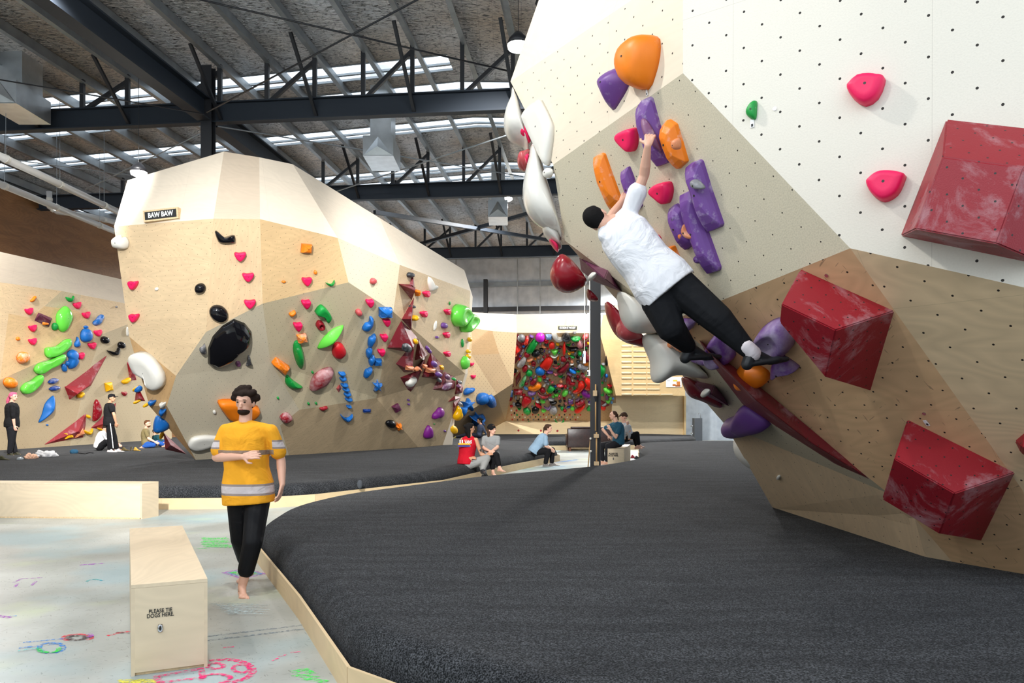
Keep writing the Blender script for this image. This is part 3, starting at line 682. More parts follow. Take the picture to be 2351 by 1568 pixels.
PANELS = ((('a0','a1','b1','b3','b4'), 'ply', 'birch_panel'), (('a1','a2','b2','b1'), 'ply_m', 'birch_panel'), (('a2','a3','b8','b2'), 'ply2', 'golden_panel'),
                  (('a3','a4','b9','b8'), 'text_pale', 'pale_grit_panel'), (('a4','a5','e1','b9'), 'ply', 'birch_panel'), (('b9','e1','b7'), 'plytext', 'speckled_panel'),
                  (('b7','e1','e2','g3','g2'), 'plytext', 'speckled_panel'),
                  (('b1','b2','b5','b3'), 'text', 'grit_panel'), (('b2','b8','b9','b7','b5'), 'text_pale2', 'pale_grit_panel'), (('b5','b7','b6'), 'text_pale2', 'pale_grit_panel'),
                  (('b3','b5','b6','cv','g1','g0','d1'), 'text', 'grit_panel'), (('b6','b7','g2','g1','cv'), 'plytext', 'cave_panel'),
                  (('b4','b3','d1','d2'), 'ply3', 'golden_panel'), (('d2','d1','g0'), 'ply3', 'golden_panel'),
                  (('a0','t0','t1','a1'), 'ply_pale', 'top_panel'), (('a1','t1','t2','a2'), 'ply_shaded', 'top_panel'), (('a2','t2','t3','a3'), 'ply_pale', 'top_panel'),
                  (('a3','t3','t35','a4'), 'ply_pale', 'top_panel'), (('a4','t35','t4','a5'), 'ply_pale', 'top_panel'))
planarize(c, [p_[0] for p_ in PANELS], ('g0','g1','g2','g3'), 9)
for ks, m, nm in PANELS:
    if m == 'ply_m' and m not in M: M[m] = wallmat('rosy_birch_panel', srgb(222, 194, 156), 'ply', rot=1.4)
    if m == 'ply3' and m not in M: M[m] = wallmat('tan_birch_panel', srgb(206, 168, 120), 'ply', rot=1.0)
    if m == 'text_pale2' and m not in M: M[m] = wallmat('light_grit_panel', srgb(214, 200, 168), 'text', r=.006, grain=.1)
    facet('mid', [c[k] for k in ks], M[m], CW, nm)
bm = NB(); 
for ks in (('a5','t4','t5'), ('a5','t5','e1'), ('e1','t5','e2'), ('e2','t5','g3')): pass
t5b = c['t5']+Vector((.02, .25, 0))
for q in ((c['a5'], c['t4'], t5b), (c['a5'], t5b, c['e1']+Vector((.06, .3, 0)), c['e1']), (c['e1'], c['e1']+Vector((.06, .3, 0)), c['e2']+Vector((.08, .3, 0)), c['e2']), (c['e2'], c['e2']+Vector((.08, .3, 0)), c['g3']+Vector((.3, .3, 0)), c['g3'])):
    bm.faces.new([bm.verts.new(p) for p in q])
obj('edge_panel', bm, M['ply_pale'], CW)
dv = Vector((.6, 4.5, 0))
shell('back_frame', [[c['a0'], c['b4'], c['b4']+dv, c['a0']+dv], [c['b4'], c['d2'], c['d2']+dv, c['b4']+dv], [c['d2'], c['g0'], c['g0']+dv, c['d2']+dv], [c['a0'], c['t0'], c['t0']+dv, c['a0']+dv],
    [c['t0'], c['t1'], c['t1']+dv, c['t0']+dv], [c['t1'], c['t2'], c['t2']+dv, c['t1']+dv], [c['t2'], c['t3'], c['t3']+dv, c['t2']+dv], [c['t3'], c['t35'], c['t35']+dv, c['t3']+dv], [c['t35'], c['t4'], c['t4']+Vector((-1, 1.5, 0)), c['t35']+dv]], CW)
# sign
def sign(cpx, cpy, Y, wpx, hpx, slope, text, label, tsize, sx, parent_wall, back=.05):
    ctr = P(cpx, cpy, Y); w, h = wpx/F*Y, hpx/F*Y; fo = None
    t = thing('wall_sign', label, 'sign', ctr, 'black wall signs')
    ex_ = Vector((math.cos(slope[1]), math.sin(slope[1]), slope[0])).normalized(); Mx = frame_on(ctr, ex_, Vector((0, 0, 1)))
    for nm, x0, y0, x1, y1, z0, z1, m in (('backing', -w/2, -h/2, w/2, h/2, -back, .02, M['edge_ply']),):
        bm = NB(); box(bm, x0, y0, z0, x1, y1, z1, Mx); obj(nm, bm, m, t)
    f = .06*h+.02; bm = NB(); box(bm, -w/2+f, -h/2+f, .02, w/2-f, h/2-f, .026, Mx); pn = obj('black_panel', bm, M['ink'], t)
    text_obj(text, tsize, Mx @ Matrix.Translation((0, 0, .028)), M['signwhite'], 'lettering', pn, sx, .004, .002)
    return t
M['signwhite'] = plain('white_lettering', srgb(238, 238, 238), .6)
fo = facet_at('mid', 370, 493); cc = hitf(fo, 370, 493, .10)
sign(370, 493, cc.y, 84, 26, (.085, -.10), 'BAW BAW', 'black sign reading BAW BAW on the top of the central boulder', .135, .80, 'mid', .10)
# ---- left wall
LW = thing('climbing_wall', 'faceted climbing wall along the far left with green and blue holds', 'climbing wall', (-14, 24, MATZ))
l = dict(p0=P(-630, 530, 15.5), p1=P(0, 648, 21.9), p2=P(142, 668, 23.8), p3=P(186, 677, 24.4), p4=P(300, 699, 26.3),
         q0=P(-630, 434, 15.5), q4=P(300, 646, 26.3), q1=P(0, 578, 21.9), m0=P(-630, 1000, 15.5), m1=P(0, 872, 21.6), m2=P(235, 767, 24.4), m3=P(300, 742, 26.0), k1=P(20, 720, 21.9), k2=P(68, 729, 22.6), k3=P(102, 703, 23.0), k4=P(177, 713, 24.0),
         f0=FP(-630, 1076, .34), f1=FP(0, 1035, .34), f2=FP(160, 1025, .34), f3=FP(330, 1013, .34), f4=FP(395, 1008, .34), r3=P(380, 742, 27.4), r1=P(380, 712, 27.4), r0=P(380, 660, 27.4), j1=P(200, 860, 23.6))
PANELS = ((('p0','p1','k1','m1','m0'), 'ply', 'birch_panel'), (('p1','p2','k3','k2','k1'), 'ply', 'birch_panel'), (('p2','p3','k4','k3'), 'ply_g', 'grey_panel'),
                  (('k1','k2','k3','k4','m2','m1'), 'ply2', 'golden_panel'), (('p3','p4','m3','m2','k4'), 'ply', 'birch_panel'), (('p4','r1','r3','m3'), 'ply', 'birch_panel'),
                  (('m0','m1','f1','f0'), 'text_dark', 'grit_panel'), (('m1','j1','f2','f1'), 'text_dark', 'grit_panel'), (('m1','m2','j1'), 'text_dark', 'grit_panel'), (('m2','m3','f3','f2','j1'), 'text_l', 'grit_panel'), (('m3','r3','f4','f3'), 'text_l', 'grit_panel'),
                  (('p0','q0','q1','p1'), 'ply_pale', 'top_panel'), (('p1','q1','q4','p4','p3','p2'), 'ply_pale', 'top_panel'), (('p4','q4','r0','r1'), 'ply_pale', 'top_panel'))
planarize(l, [p_[0] for p_ in PANELS], ('f0','f1','f2','f3','f4'))
for ks, m, nm in PANELS:
    if m == 'ply_g' and m not in M: M[m] = wallmat('grey_birch_panel', srgb(206, 190, 158), 'ply', rot=.8)
    if m == 'text_l' and m not in M: M[m] = wallmat('tan_grit_panel', srgb(200, 184, 154), 'text', r=.006, grain=.1)
    facet('left', [l[k] for k in ks], M[m], LW, nm)
# ---- far wall with the training board
BW = thing('climbing_wall', 'far climbing wall with a crowded training board and a pale plywood top', 'climbing wall', (1.5, 34, MATZ))
bY = lambda px: 33.6
w = dict(s0=P(1040, 716, 31), s1=P(1083, 717, 31.5), s2=P(1185, 722, 32.6), s3=P(1356, 722, 32.8), s4=P(1385, 722, 32.8), u0=P(1040, 750, 31), u1=P(1083, 753, 31.5), u2=P(1187, 764, 32.6), u3=P(1377, 765, 32.8), v1=P(1130, 760, 32), v2=P(1146, 812, 32.3), v3=P(1083, 815, 31.9),
         x1=P(1160, 967, 34.2), x2=P(1414, 967, 34.2), x3=P(1414, 905, 33.8), x0=P(1040, 967, 33.5), y0=FP(1040, 1004, .34), y1=FP(1105, 998, .34), y2=FP(1160, 998, .34), y3=FP(1412, 998, .34), h1=P(1178, 880, 33.4), v4=P(1140, 905, 33.3))
PANELS = ((('s0','s1','u1','u0'), 'ply_pale', 'top_panel'), (('s1','s2','u2','v1','u1'), 'ply_pale', 'top_panel'), (('s2','s3','s4','u3','u2'), 'ply_pale', 'top_panel'),
                  (('u1','v1','v2','v3'), 'ply_br', 'brown_panel'), (('v1','u2','h1','v2'), 'text_w', 'grit_panel'), (('v3','v2','h1','v4'), 'text_w2', 'grit_panel'), (('v4','h1','x1'), 'text_w', 'grit_panel'), (('u0','u1','v3','v4','x0'), 'text_w', 'grit_panel'),
                  (('v4','x1','y1','y0','x0'), 'text_w2', 'grit_panel'), (('x1','y2','y1'), 'ply_w', 'kicker_panel'), (('x1','x2','y3','y2'), 'ply_w', 'kicker_panel'), (('u2','u3','x3','x2','x1'), 'board', 'training_board'))
planarize(w, [p_[0] for p_ in PANELS], ('y0','y1','y2','y3'))
for ks, m, nm in PANELS:
    if m not in M: M[m] = {'ply_br': lambda: wallmat('brown_birch_panel', srgb(186, 152, 110), 'ply', r=.006), 'text_w': lambda: wallmat('tan_speckled_panel', srgb(192, 168, 132), 'text', r=.01), 'text_w2': lambda: wallmat('deep_tan_speckled_panel', srgb(176, 150, 116), 'text', r=.01),
        'ply_w': lambda: wallmat('kicker_ply_far', srgb(226, 204, 164), 'ply', holes=False, grain=.06), 'board': lambda: wallmat('training_board_ply', srgb(182, 152, 116), 'text', s=.2, r=.010, grain=.12)}[m]()
    facet('far', [w[k] for k in ks], M[m], BW, nm)
BOARD = [f for f in FACETS['far'] if f.key == 'training_board'][0]
sign(1303, 753, 32.6, 46, 11.5, (0, 0), 'STATION ST WOODY', 'small black sign reading STATION ST WOODY above the training board', .125, .56, 'far', .06)
# plywood block with rungs
RB = thing('rung_board', 'plywood block right of the dark column carrying rows of wooden rungs', 'training board', (5.6, 33, .4))
def pbox(name, x0, y0, x1, y1, Y, dep, m, parent):
    a = P(x0, y1, Y); b = P(x1, y0, Y); bm = NB(); box(bm, a.x, Y, a.z, b.x, Y+dep, b.z); ul = bm.loops.layers.uv.new('UVMap')
    for f in bm.faces:
        for q in f.loops: q[ul].uv = (q.vert.co.x+q.vert.co.y, q.vert.co.z)
    return obj(name, bm, m, parent)
M['rungw'] = plain('rung_wood', srgb(238, 220, 184), .6)
M['rungply'] = wallmat('rung_board_ply', srgb(222, 192, 142), 'ply', holes=False, grain=.08)
bm = NB(); q = [P(1414, 908, 34.6), P(1411, 895, 34.6), P(1378, 768, 34.6), P(1378, 722, 34.6), P(1393, 722, 34.6), P(1424, 758, 34.6), P(1424, 908, 34.6)]; v = [bm.verts.new(p) for p in q]+[bm.verts.new(p+Vector((0, 1.6, 0))) for p in q]
bm.faces.new(v[:7]); bm.faces.new(v[7:][::-1]); [bm.faces.new((v[i], v[i+7], v[(i+1) % 7+7], v[(i+1) % 7])) for i in range(7)]; fixn(bm)
ul = bm.loops.layers.uv.new('UVMap')
for f in bm.faces:
    for qq in f.loops: qq[ul].uv = (qq.vert.co.x, qq.vert.co.z)
obj('front_wall', bm, M['rungply'], RB)
pbox('rung_panel', 1424, 782, 1573, 908.5, 34.6, 1.5, M['rungply'], RB)
pbox('top_wall', 1412, 700, 1573, 782, 34.66, 1.2, M['ply_pale'], RB)
pbox('lower_wall', 1405, 880, 1572, 1002, 36.0, .2, M['ply_w'], RB)
pbox('edge_board', 1571, 909, 1575, 999, 35.7, .3, M['rungply'], RB)
for j, yy in enumerate([794, 806, 818, 831, 843, 856, 868, 881, 893, 905]):
    bm = NB(); a = P(1427, yy, 34.58); b = P(1450, yy, 34.58); tube(bm, [a, b], .05, 10); obj('rung', bm, M['rungw'], RB, True)
    ends = [(1454, 1483), (1486, 1514)] + ([(1517, 1544)] if j > 8 else [])
    for x0, x1 in ends:
        bm = NB(); a = P(x0, yy, 34.57); b = P(x1, yy, 34.57); bar(bm, a, b, .06, .05); obj('rung', bm, M['rungw'], RB)
# poster, sink area
def poster(x0, y0, x1, y1, Y, label, cols, name='poster'):
    a, b = P(x0, y1, Y), P(x1, y0, Y); bm = NB(); box(bm, a.x, Y, a.z, b.x, Y+.012, b.z)
    o = obj(name, bm, plain('poster_'+name+str(int(x0)), cols[0], .6)); tag(o, label, 'poster')
    for (u0, v0, u1, v1, cc_) in cols[1]:
        bm = NB(); w_, h_ = b.x-a.x, b.z-a.z; box(bm, a.x+u0*w_, Y-.004, a.z+v0*h_, a.x+u1*w_, Y, a.z+v1*h_); obj('print', bm, plain('poster_ink', cc_, .6), o)
    return o
poster(1529, 865, 1565, 889, 34.57, 'white poster with an orange and brown drawing on the rung board', (srgb(236, 236, 234), [(.42, .12, .62, .3, srgb(190, 110, 40)), (.60, .05, .92, .2, srgb(150, 80, 30)), (.68, .2, .9, .55, srgb(200, 120, 50)), (.45, .55, .72, .7, srgb(235, 200, 60)), (.08, .6, .25, .65, srgb(160, 160, 170))]))
poster(1596, 923, 1608, 939, 38.0, 'small dark poster on the pale wall above the water bubbler', (srgb(60, 70, 84), [(.1, .55, .8, .8, srgb(220, 224, 230)), (.3, .1, .9, .35, srgb(200, 206, 214))]))
poster(1623, 920, 1662, 955, 38.0, 'large dark notice board on the pale wall, partly behind a plum volume', (srgb(50, 54, 60), [(.03, .05, .3, .32, srgb(150, 110, 80)), (.35, .4, .6, .8, srgb(90, 96, 104)), (.65, .1, .9, .5, srgb(110, 116, 122))]), 'notice_board')
a, b = P(1574, 1060, 38.1), P(1760, 855, 38.1); bm = NB(); box(bm, a.x, 38.12, 0, b.x+3, 38.2, b.z+2); tag(obj('wall_right_end', bm, plain('pale_blue_plaster', srgb(184, 194, 212), .7)), kind='structure')
a, b = P(1583, 1030, 38.0), P(1760, 956, 38.0); bm = NB(); box(bm, a.x, 38.05, .0, b.x, 38.11, b.z); tag(obj('splash_panel', bm, plain('white_splash_panel', srgb(206, 216, 224), .3)), 'white wall panel behind the grey water bubbler', 'wall panel')
wb = thing('water_bubbler', 'tall grey water bubbler with a curved tap against the pale wall', 'water fountain', P(1603, 1011, 35.5)*1.0, None)
a, b = P(1594.5, 1015, 35.5), P(1612.5, 960, 35.5); bm = NB(); box(bm, a.x, 35.5, 0, b.x, 35.95, b.z); obj('cabinet', bm, plain('slate_cabinet', srgb(84, 88, 94), .5), wb)
bm = NB(); p_ = P(1608.5, 960, 35.6); tube(bm, [p_, p_+Vector((0, 0, .18)), p_+Vector((-.04, 0, .24)), p_+Vector((-.09, 0, .22)), p_+Vector((-.10, 0, .18))], .012, 8); obj('tap', bm, M['chrome'], wb, True)
for yy in (978, 995):
    bm = NB(); tube(bm, [P(1586, yy, 35.7), P(1596, yy, 35.7)], .03, 8); obj('pipe', bm, M['chrome'], wb, True)
# kill the flat stand-ins for what lies behind the near wall: nothing is built there
# ---- sofa
def rbox(bm, x0, y0, z0, x1, y1, z1, r, M4=None):
    b2 = NB(); box(b2, x0, y0, z0, x1, y1, z1); bmesh.ops.bevel(b2, geom=b2.edges[:], offset=r, segments=3, affect='EDGES', profile=.5)
    if M4: b2.transform(M4)
    me = bpy.data.meshes.new('tmp'); b2.to_mesh(me); b2.free(); bm.from_mesh(me); bpy.data.meshes.remove(me)
M['leather'] = plain('dark_brown_leather', srgb(48, 26, 24), .28, bump=.15, bscale=14, vary=.35)
sY = 27.9; a = P(1303, 1036, sY); ff = thing('leather_sofa', 'dark brown leather sofa seen from behind beside the dark column', 'sofa', (a.x+.8, sY+.4, 0))
sx0, sx1 = a.x, P(1404, 1036, sY).x
bm = NB(); rbox(bm, sx0, sY, .14, sx1, sY+.22, .84, .03); obj('backrest', bm, M['leather'], ff, True)
bm = NB(); rbox(bm, sx0+.12, sY-.01, .84, sx1-.1, sY+.2, .90, .028); obj('top_cushion', bm, M['leather'], ff, True)
bm = NB(); rbox(bm, sx0-.02, sY+.1, .14, sx0+.22, sY+.85, .62, .04); obj('armrest', bm, M['leather'], ff, True)
bm = NB(); rbox(bm, sx1-.22, sY+.1, .14, sx1+.02, sY+.85, .62, .04); obj('armrest', bm, M['leather'], ff, True)
bm = NB(); rbox(bm, sx0+.2, sY+.2, .2, sx1-.2, sY+.85, .45, .04); obj('seat_cushion', bm, M['leather'], ff, True)
for x in (sx0+.06, sx1-.1):
    for y in (sY+.05, sY+.75):
        bm = NB(); box(bm, x, y, 0, x+.07, y+.07, .14); obj('leg', bm, plain('sofa_leg_wood', srgb(110, 60, 30), .4), ff)
bm = NB(); bar(bm, (sx0+.1, sY+.1, .12), (sx1-.1, sY+.1, .12), .04, .03); obj('base_rail', bm, M['edge_ply'], ff)
# ================================================================== holds and volumes
REG = []      # label, px x, group -- finished at the end
def smooth_outline(pts, n=24):
    """closed Catmull-Rom through the control points, resampled"""
    L_ = len(pts); out = []; per = max(2, int(math.ceil(n/L_)))
    for i in range(L_):
        p0, p1, p2, p3 = [Vector(pts[(i+k) % L_]) for k in (-1, 0, 1, 2)]
        for s in range(per):
            t = s/per
            out.append(.5*((2*p1)+(-p0+p2)*t+(2*p0-5*p1+4*p2-p3)*t*t+(-p0+3*p1-3*p2+p3)*t**3))
    return out
def cornered(pts):
    out = []
    for i in range(len(pts)):
        p = Vector(pts[i]); a = Vector(pts[i-1]); b = Vector(pts[(i+1) % len(pts)])
        ea, eb = p.lerp(a, min(.3, 2.5/max(.1, (a-p).length))), p.lerp(b, min(.3, 2.5/max(.1, (b-p).length)))
        out += [ea, (ea+eb+p*2)/4, eb]
    return out
def preset(kind, cx, cy, w, h, rot=0):
    if kind == 'oval': u = [(math.cos(a), math.sin(a)) for a in [2*math.pi*i/10 for i in range(10)]]
    elif kind == 'tri': u = [(-1, -.55), (-.75, -.95), (-.2, -.82), (.35, -.9), (.85, -.98), (1, -.6), (.75, .2), (.2, .95), (-.15, 1), (-.7, .35)]
    elif kind == 'heart': u = [(-1, -.3), (-.7, -.75), (-.1, -.75), (.5, -1), (.9, -.8), (1, .0), (.65, .8), (.35, 1), (-.3, .5)]
    elif kind == 'bean': u = [(-1, .2), (-.8, -.4), (-.3, -.55), (.2, -.9), (.8, -1), (1, -.5), (.7, .1), (.3, .4), (-.1, .9), (-.7, .9)]
    elif kind == 'crescent': u = [(-1, -.8), (-.5, .0), (0, .25), (.5, .0), (1, -.8), (.85, .1), (.4, .8), (0, 1), (-.4, .8), (-.85, .1)]
    elif kind == 'drop': u = [(0, -1), (.35, -.3), (.9, .2), (.9, .7), (.4, 1), (-.4, 1), (-.9, .7), (-.9, .2), (-.35, -.3)]
    elif kind == 'leaf': u = [(-1, 0), (-.4, -.8), (.3, -.9), (1, 0), (.3, .8), (-.4, .9)]
    elif kind == 'block': u = [(-1, -.8), (-.9, -1), (.9, -1), (1, -.8), (1, .8), (.9, 1), (-.9, 1), (-1, .8)]
    elif kind == 'star': u = [(-.25, -.3), (0, -1), (.35, -.3), (1, -.4), (.45, .2), (.8, 1), (0, .55), (-.8, .9), (-.45, .15), (-1, -.5)]
    elif kind == 'rock': u = [(-1, .1), (-.75, -.7), (-.1, -1), (.6, -.8), (1, -.1), (.8, .7), (.1, 1), (-.7, .8)]
    elif kind == 'ring': u = [(math.cos(a)*(1+.08*math.sin(3*a)), math.sin(a)) for a in [2*math.pi*i/10 for i in range(10)]]
    r = math.radians(rot); out = []
    for x, y in u:
        x *= w/2; y *= h/2; out.append((cx+x*math.cos(r)+y*math.sin(r), cy-x*math.sin(r)+y*math.cos(r)))
    return out
PROF = {'dome': [(1, 0), (1, .22), (.95, .48), (.84, .70), (.66, .87), (.40, .97)],
        'jug': [(1, 0), (1.0, .25), (.95, .60), (.84, .88), (.66, 1.0), (.44, .86)],
        'slab': [(1, 0), (.99, .55), (.93, .85), (.80, 1.0), (.45, 1.0)],
        'cone': [(1, 0), (.93, .18), (.78, .42), (.58, .66), (.36, .86), (.15, .97)],
        'ridge': [(1, 0), (.985, .30), (.80, .62), (.55, .90), (.30, 1.0)],
        'ring': [(1, 0), (1.02, .35), (.95, .75), (.78, 1.0), (.55, .92), (.38, .55), (.30, .3)]}
PEAK = {'ridge': 1.02, 'dome': 1.0, 'jug': .72, 'slab': .96, 'cone': 1.0, 'ring': .25}
def hold(wall, outline, color, label=None, prof='dome', h=None, chalk=.35, shape='rounded', fo=None, apex=None, name='climbing_hold', cat='climbing hold', group=None, bolt=True, gloss=.45, where=None, cat_smooth=True, lift=0.0, n=20, big=False):
    if isinstance(outline, tuple): outline = preset(*outline)
    cx = sum(p[0] for p in outline)/len(outline); cy = sum(p[1] for p in outline)/len(outline)
    if fo is None: fo = facet_at(wall, cx, cy)
    o2 = smooth_outline(outline, n) if cat_smooth else cornered(outline)
    base = [hitf(fo, p[0], p[1], lift) for p in o2]
    c0 = sum(base, Vector())/len(base)
    if apex: ca = hitf(fo, apex[0], apex[1], lift)
    else: ca = c0
    siz = sorted((p-c0).length for p in base); rmin, rmax = siz[0], siz[-1]
    if h is None: h = min(rmin*1.1, .22) + .02
    bm = NB(); R = []
    for t, z in PROF[prof]:
        R.append([bm.verts.new(c0.lerp(ca, 1-t) + (p-c0)*t + fo.n*z*h) for p in base])
    N_ = len(base)
    for a, b in zip(R, R[1:]):
        for i in range(N_): bm.faces.new((a[i], a[(i+1) % N_], b[(i+1) % N_], b[i]))
    tip = bm.verts.new(ca + fo.n*h*PEAK[prof])
    for i in range(N_): bm.faces.new((R[-1][i], R[-1][(i+1) % N_], tip))
    bm.faces.new(R[0][::-1]); fixn(bm)
    o = obj(name, bm, hmat(color, chalk, gloss, big), None, prof != 'ridge')
    # own origin on the wall, so it can be moved
    o.data.transform(Matrix.Translation(-c0)); o.location = c0
    o['category'] = cat; o['group'] = group or ('%s holds on %s' % (CN.get(color, color), where or WN[wall]))
    REG.append([o, label or '%s %s hold on %s' % (CN.get(color, color), shape, where or WN[wall]), cx, cy, wall])
    if bolt and rmax*F/c0.y > 9:
        bb = NB(); c_ = ca + fo.n*h*(PEAK[prof]+.01); e1 = fo.ex; e2 = fo.ey; r = min(.009, rmax*.10)
        vs = [bb.verts.new(c_+(e1*math.cos(a)+e2*math.sin(a))*r) for a in [2*math.pi*i/10 for i in range(10)]]; vl = [bb.verts.new(v.co-fo.n*.02) for v in vs]
        bb.faces.new(vs); [bb.faces.new((vs[i], vs[(i+1) % 10], vl[(i+1) % 10], vl[i])) for i in range(10)]; fixn(bb)
        b_ = obj('bolt', bb, M['bolt']); b_.data.transform(Matrix.Translation(-c0)); b_.parent = o
    return o
CN = dict(dusty='dusty pink', peach='peach', mauve='mauve', darkgrey='dark grey', lime='bright green', sky='pale blue', violet='violet', plum='plum', cherry='deep red')
WN = dict(near='the near right wall', mid='the central boulder', left='the left wall', far='the far wall')
def puff(outline, Y, thick, color, label, Y2=None, chalk=.25, gloss=.25, name='climbing_hold', cat='climbing hold', group='large holds along the left edge of the near right wall', n=28, dx=0.0):
    """hold seen from the side, swelling equally towards and away from us"""
    o2 = smooth_outline(outline, n); c2 = sum(o2, Vector((0, 0)))/len(o2); ys = [p[1] for p in o2]; y0, y1 = min(ys), max(ys)
    Yf = (lambda py: Y + ((Y2 or Y)-Y)*(py-y0)/max(1, y1-y0))
    pr = [(1, 0), (.97, .32), (.88, .60), (.72, .82), (.5, .95), (.25, .99)]; bm = NB()
    base = [bm.verts.new(P(p[0], p[1], Yf(p[1]))) for p in o2]; C0 = sum((v.co for v in base), Vector())/len(base); N_ = len(base)
    for sgn in (-1, 1):
        prev = base
        for t, z in pr[1:]:
            ring = [bm.verts.new(C0+(v.co-C0)*t+Vector((0, sgn*z*thick, 0))) for v in base]
            for i in range(N_): bm.faces.new((prev[i], prev[(i+1) % N_], ring[(i+1) % N_], ring[i]))
            prev = ring
        tip = bm.verts.new(C0+Vector((0, sgn*thick, 0)))
        for i in range(N_): bm.faces.new((prev[i], prev[(i+1) % N_], tip))
    fixn(bm); o = obj(name, bm, hmat(color, chalk, gloss, True), None, True); o.data.transform(Matrix.Translation(-C0)); o.location = C0
    o['category'] = cat; o['group'] = group; REG.append([o, label, c2[0], c2[1], 'near']); return o
def volume(wall, base, tops, faces, color, label, fo=None, chalk=.3, name='wall_volume', group=None, gloss=.5, holes=True, sink=.01):
    """hard edged box or pyramid bolted on the wall: base px points (height 0), tops (px, py, height)"""
    if fo is None:
        cx = sum(p[0] for p in base)/len(base); cy = sum(p[1] for p in base)/len(base); fo = facet_at(wall, cx, cy)
    pts = [hitf(fo, p[0], p[1], -sink) for p in base]+[hitf(fo, p[0], p[1], p[2]) for p in tops]
    c0 = sum(pts, Vector())/len(pts); bm = NB(); v = [bm.verts.new(p) for p in pts]
    for f in faces:
        try: bm.faces.new([v[i] for i in f])
        except ValueError: pass
    try: bm.faces.new([v[i] for i in range(len(base))])
    except ValueError: pass
    fixn(bm)
    if holes is not None: bmesh.ops.bevel(bm, geom=bm.edges[:], offset=.006 if wall != 'near' else .008, segments=2, affect='EDGES')
    ul = bm.loops.layers.uv.new('UVMap')
    for f in bm.faces:
        n = f.normal; ex = Vector((0, 0, 1)).cross(n); ex = ex.normalized() if ex.length > .1 else Vector((1, 0, 0)); ey = n.cross(ex)
        for q in f.loops: q[ul].uv = (q.vert.co.dot(ex), q.vert.co.dot(ey))
    k = ('vol', color, wall == 'near')
    if k not in _hm:
        m, N, L, b = newmat('painted_volume_'+color); base_c = srgb(*HC[color]); uvn = N.new('ShaderNodeUVMap'); uvn.uv_map = 'UVMap'; tc = N.new('ShaderNodeTexCoord')
        nz = N.new('ShaderNodeTexNoise'); nz.inputs['Scale'].default_value = 2.4; nz.inputs['Detail'].default_value = 9; nz.inputs['Roughness'].default_value = .72; nz.inputs['Distortion'].default_value = .5; L.new(tc.outputs['Object'], nz.inputs['Vector'])
        ch = tuple(.55*x+.45*y for x, y in zip(base_c[:3], (.72, .66, .70)))+(1,)
        col = mixrgb(N, L, nz.outputs['Fac'], base_c, ch, lo=.52, hi=.74)
        if wall == 'near': col = mixrgb(N, L, dots(N, L, uvn.outputs[0], .15, .006), col, (.02, .015, .015, 1))
        L.new(col, b.inputs['Base Color']); b.inputs['Roughness'].default_value = .5
        n3 = N.new('ShaderNodeTexNoise'); n3.inputs['Scale'].default_value = 150; L.new(tc.outputs['Object'], n3.inputs['Vector'])
        bp = N.new('ShaderNodeBump'); bp.inputs['Strength'].default_value = .3; bp.inputs['Distance'].default_value = .004; L.new(n3.outputs['Fac'], bp.inputs['Height']); L.new(bp.outputs['Normal'], b.inputs['Normal'])
        _hm[k] = m
    o = obj(name, bm, _hm[k]); o.data.transform(Matrix.Translation(-c0)); o.location = c0
    o['category'] = 'volume'; o['group'] = group or ('%s volumes on %s' % (CN.get(color, color), WN[wall]))
    REG.append([o, label, sum(p[0] for p in base)/len(base), sum(p[1] for p in base)/len(base), wall]); return o
def pyr(wall, poly, apex, h, color, label, fo=None, **k):
    n = len(poly); return volume(wall, poly, [(apex[0], apex[1], h)], [(i, (i+1) % n, n) for i in range(n)], color, label, fo, **k)
def Z(s, ox, oy, pts): return [(ox+x/s, oy+y/s) for x, y in pts]
# ---------------------------------------------------------------- near wall
z3 = lambda pts: Z(2.449, 1650, 0, pts)
z1 = lambda pts: Z(3.136, 1300, 220, pts)
z6 = lambda pts: Z(2.851, 1250, 560, pts)
z2 = lambda pts: Z(2.903, 1650, 560, pts)
zk = lambda pts: Z(3.135, 1650, 900, pts)
z5 = lambda pts: Z(3.92, 1150, 200, pts)
nf = FACETS['near']; F1, F2, F3, F4, F5, F6 = nf[0], nf[1], nf[2], nf[3], nf[4], nf[5]; F8a, F8b = nf[7], nf[8]; F7 = nf[9]
hold('near', z3([(730,510),(740,485),(790,440),(860,430),(905,436),(935,440),(937,475),(900,560),(830,602),(765,565)]), 'pink', 'large pink hold on the cream panel, the upper of two', 'slab', .09, 0, fo=F1)
hold('near', z3([(838,1040),(850,1015),(900,978),(970,970),(1050,985),(1050,1020),(1010,1100),(935,1138),(870,1100)]), 'pink', 'large pink hold on the cream panel left of the big red volume, lower of two', 'slab', .09, 0, fo=F1)
hold('near', z3([(185,580),(215,570),(217,610),(212,665),(195,673),(165,655),(158,625)]), 'green', 'small green hold on the cream panel with a tag below it', 'dome', .05, .2, fo=F1)
hold('near', [(1380,190),(1400,165),(1430,153),(1447,160),(1445,195),(1425,232),(1408,253),(1392,225)], 'purple', 'purple teardrop hold at the top, touching an orange one', 'cone', .16, .25, fo=F3, bolt=True, big=True)
hold('near', [(1444,150),(1455,115),(1480,90),(1500,83),(1516,90),(1516,130),(1505,175),(1490,206),(1460,201),(1447,180)], 'orange', 'large orange teardrop hold at the top of the near wall', 'dome', .22, .1, fo=F3, big=True)
hold('near', z5([(230,250),(290,170),(365,125),(385,135),(470,310),(483,400),(465,560),(450,650),(430,710),(300,450),(235,300)]), 'white', 'flat white leaf shaped hold on the upper left of the near wall', 'slab', .08, 0, gloss=.2, fo=F3, group='large white holds on the near wall')
hold('near', ('oval', 1262, 398, 16, 24, -20), 'white', 'small white knob under the white leaf hold', 'dome', .06, 0, fo=F3, group='large white holds on the near wall')
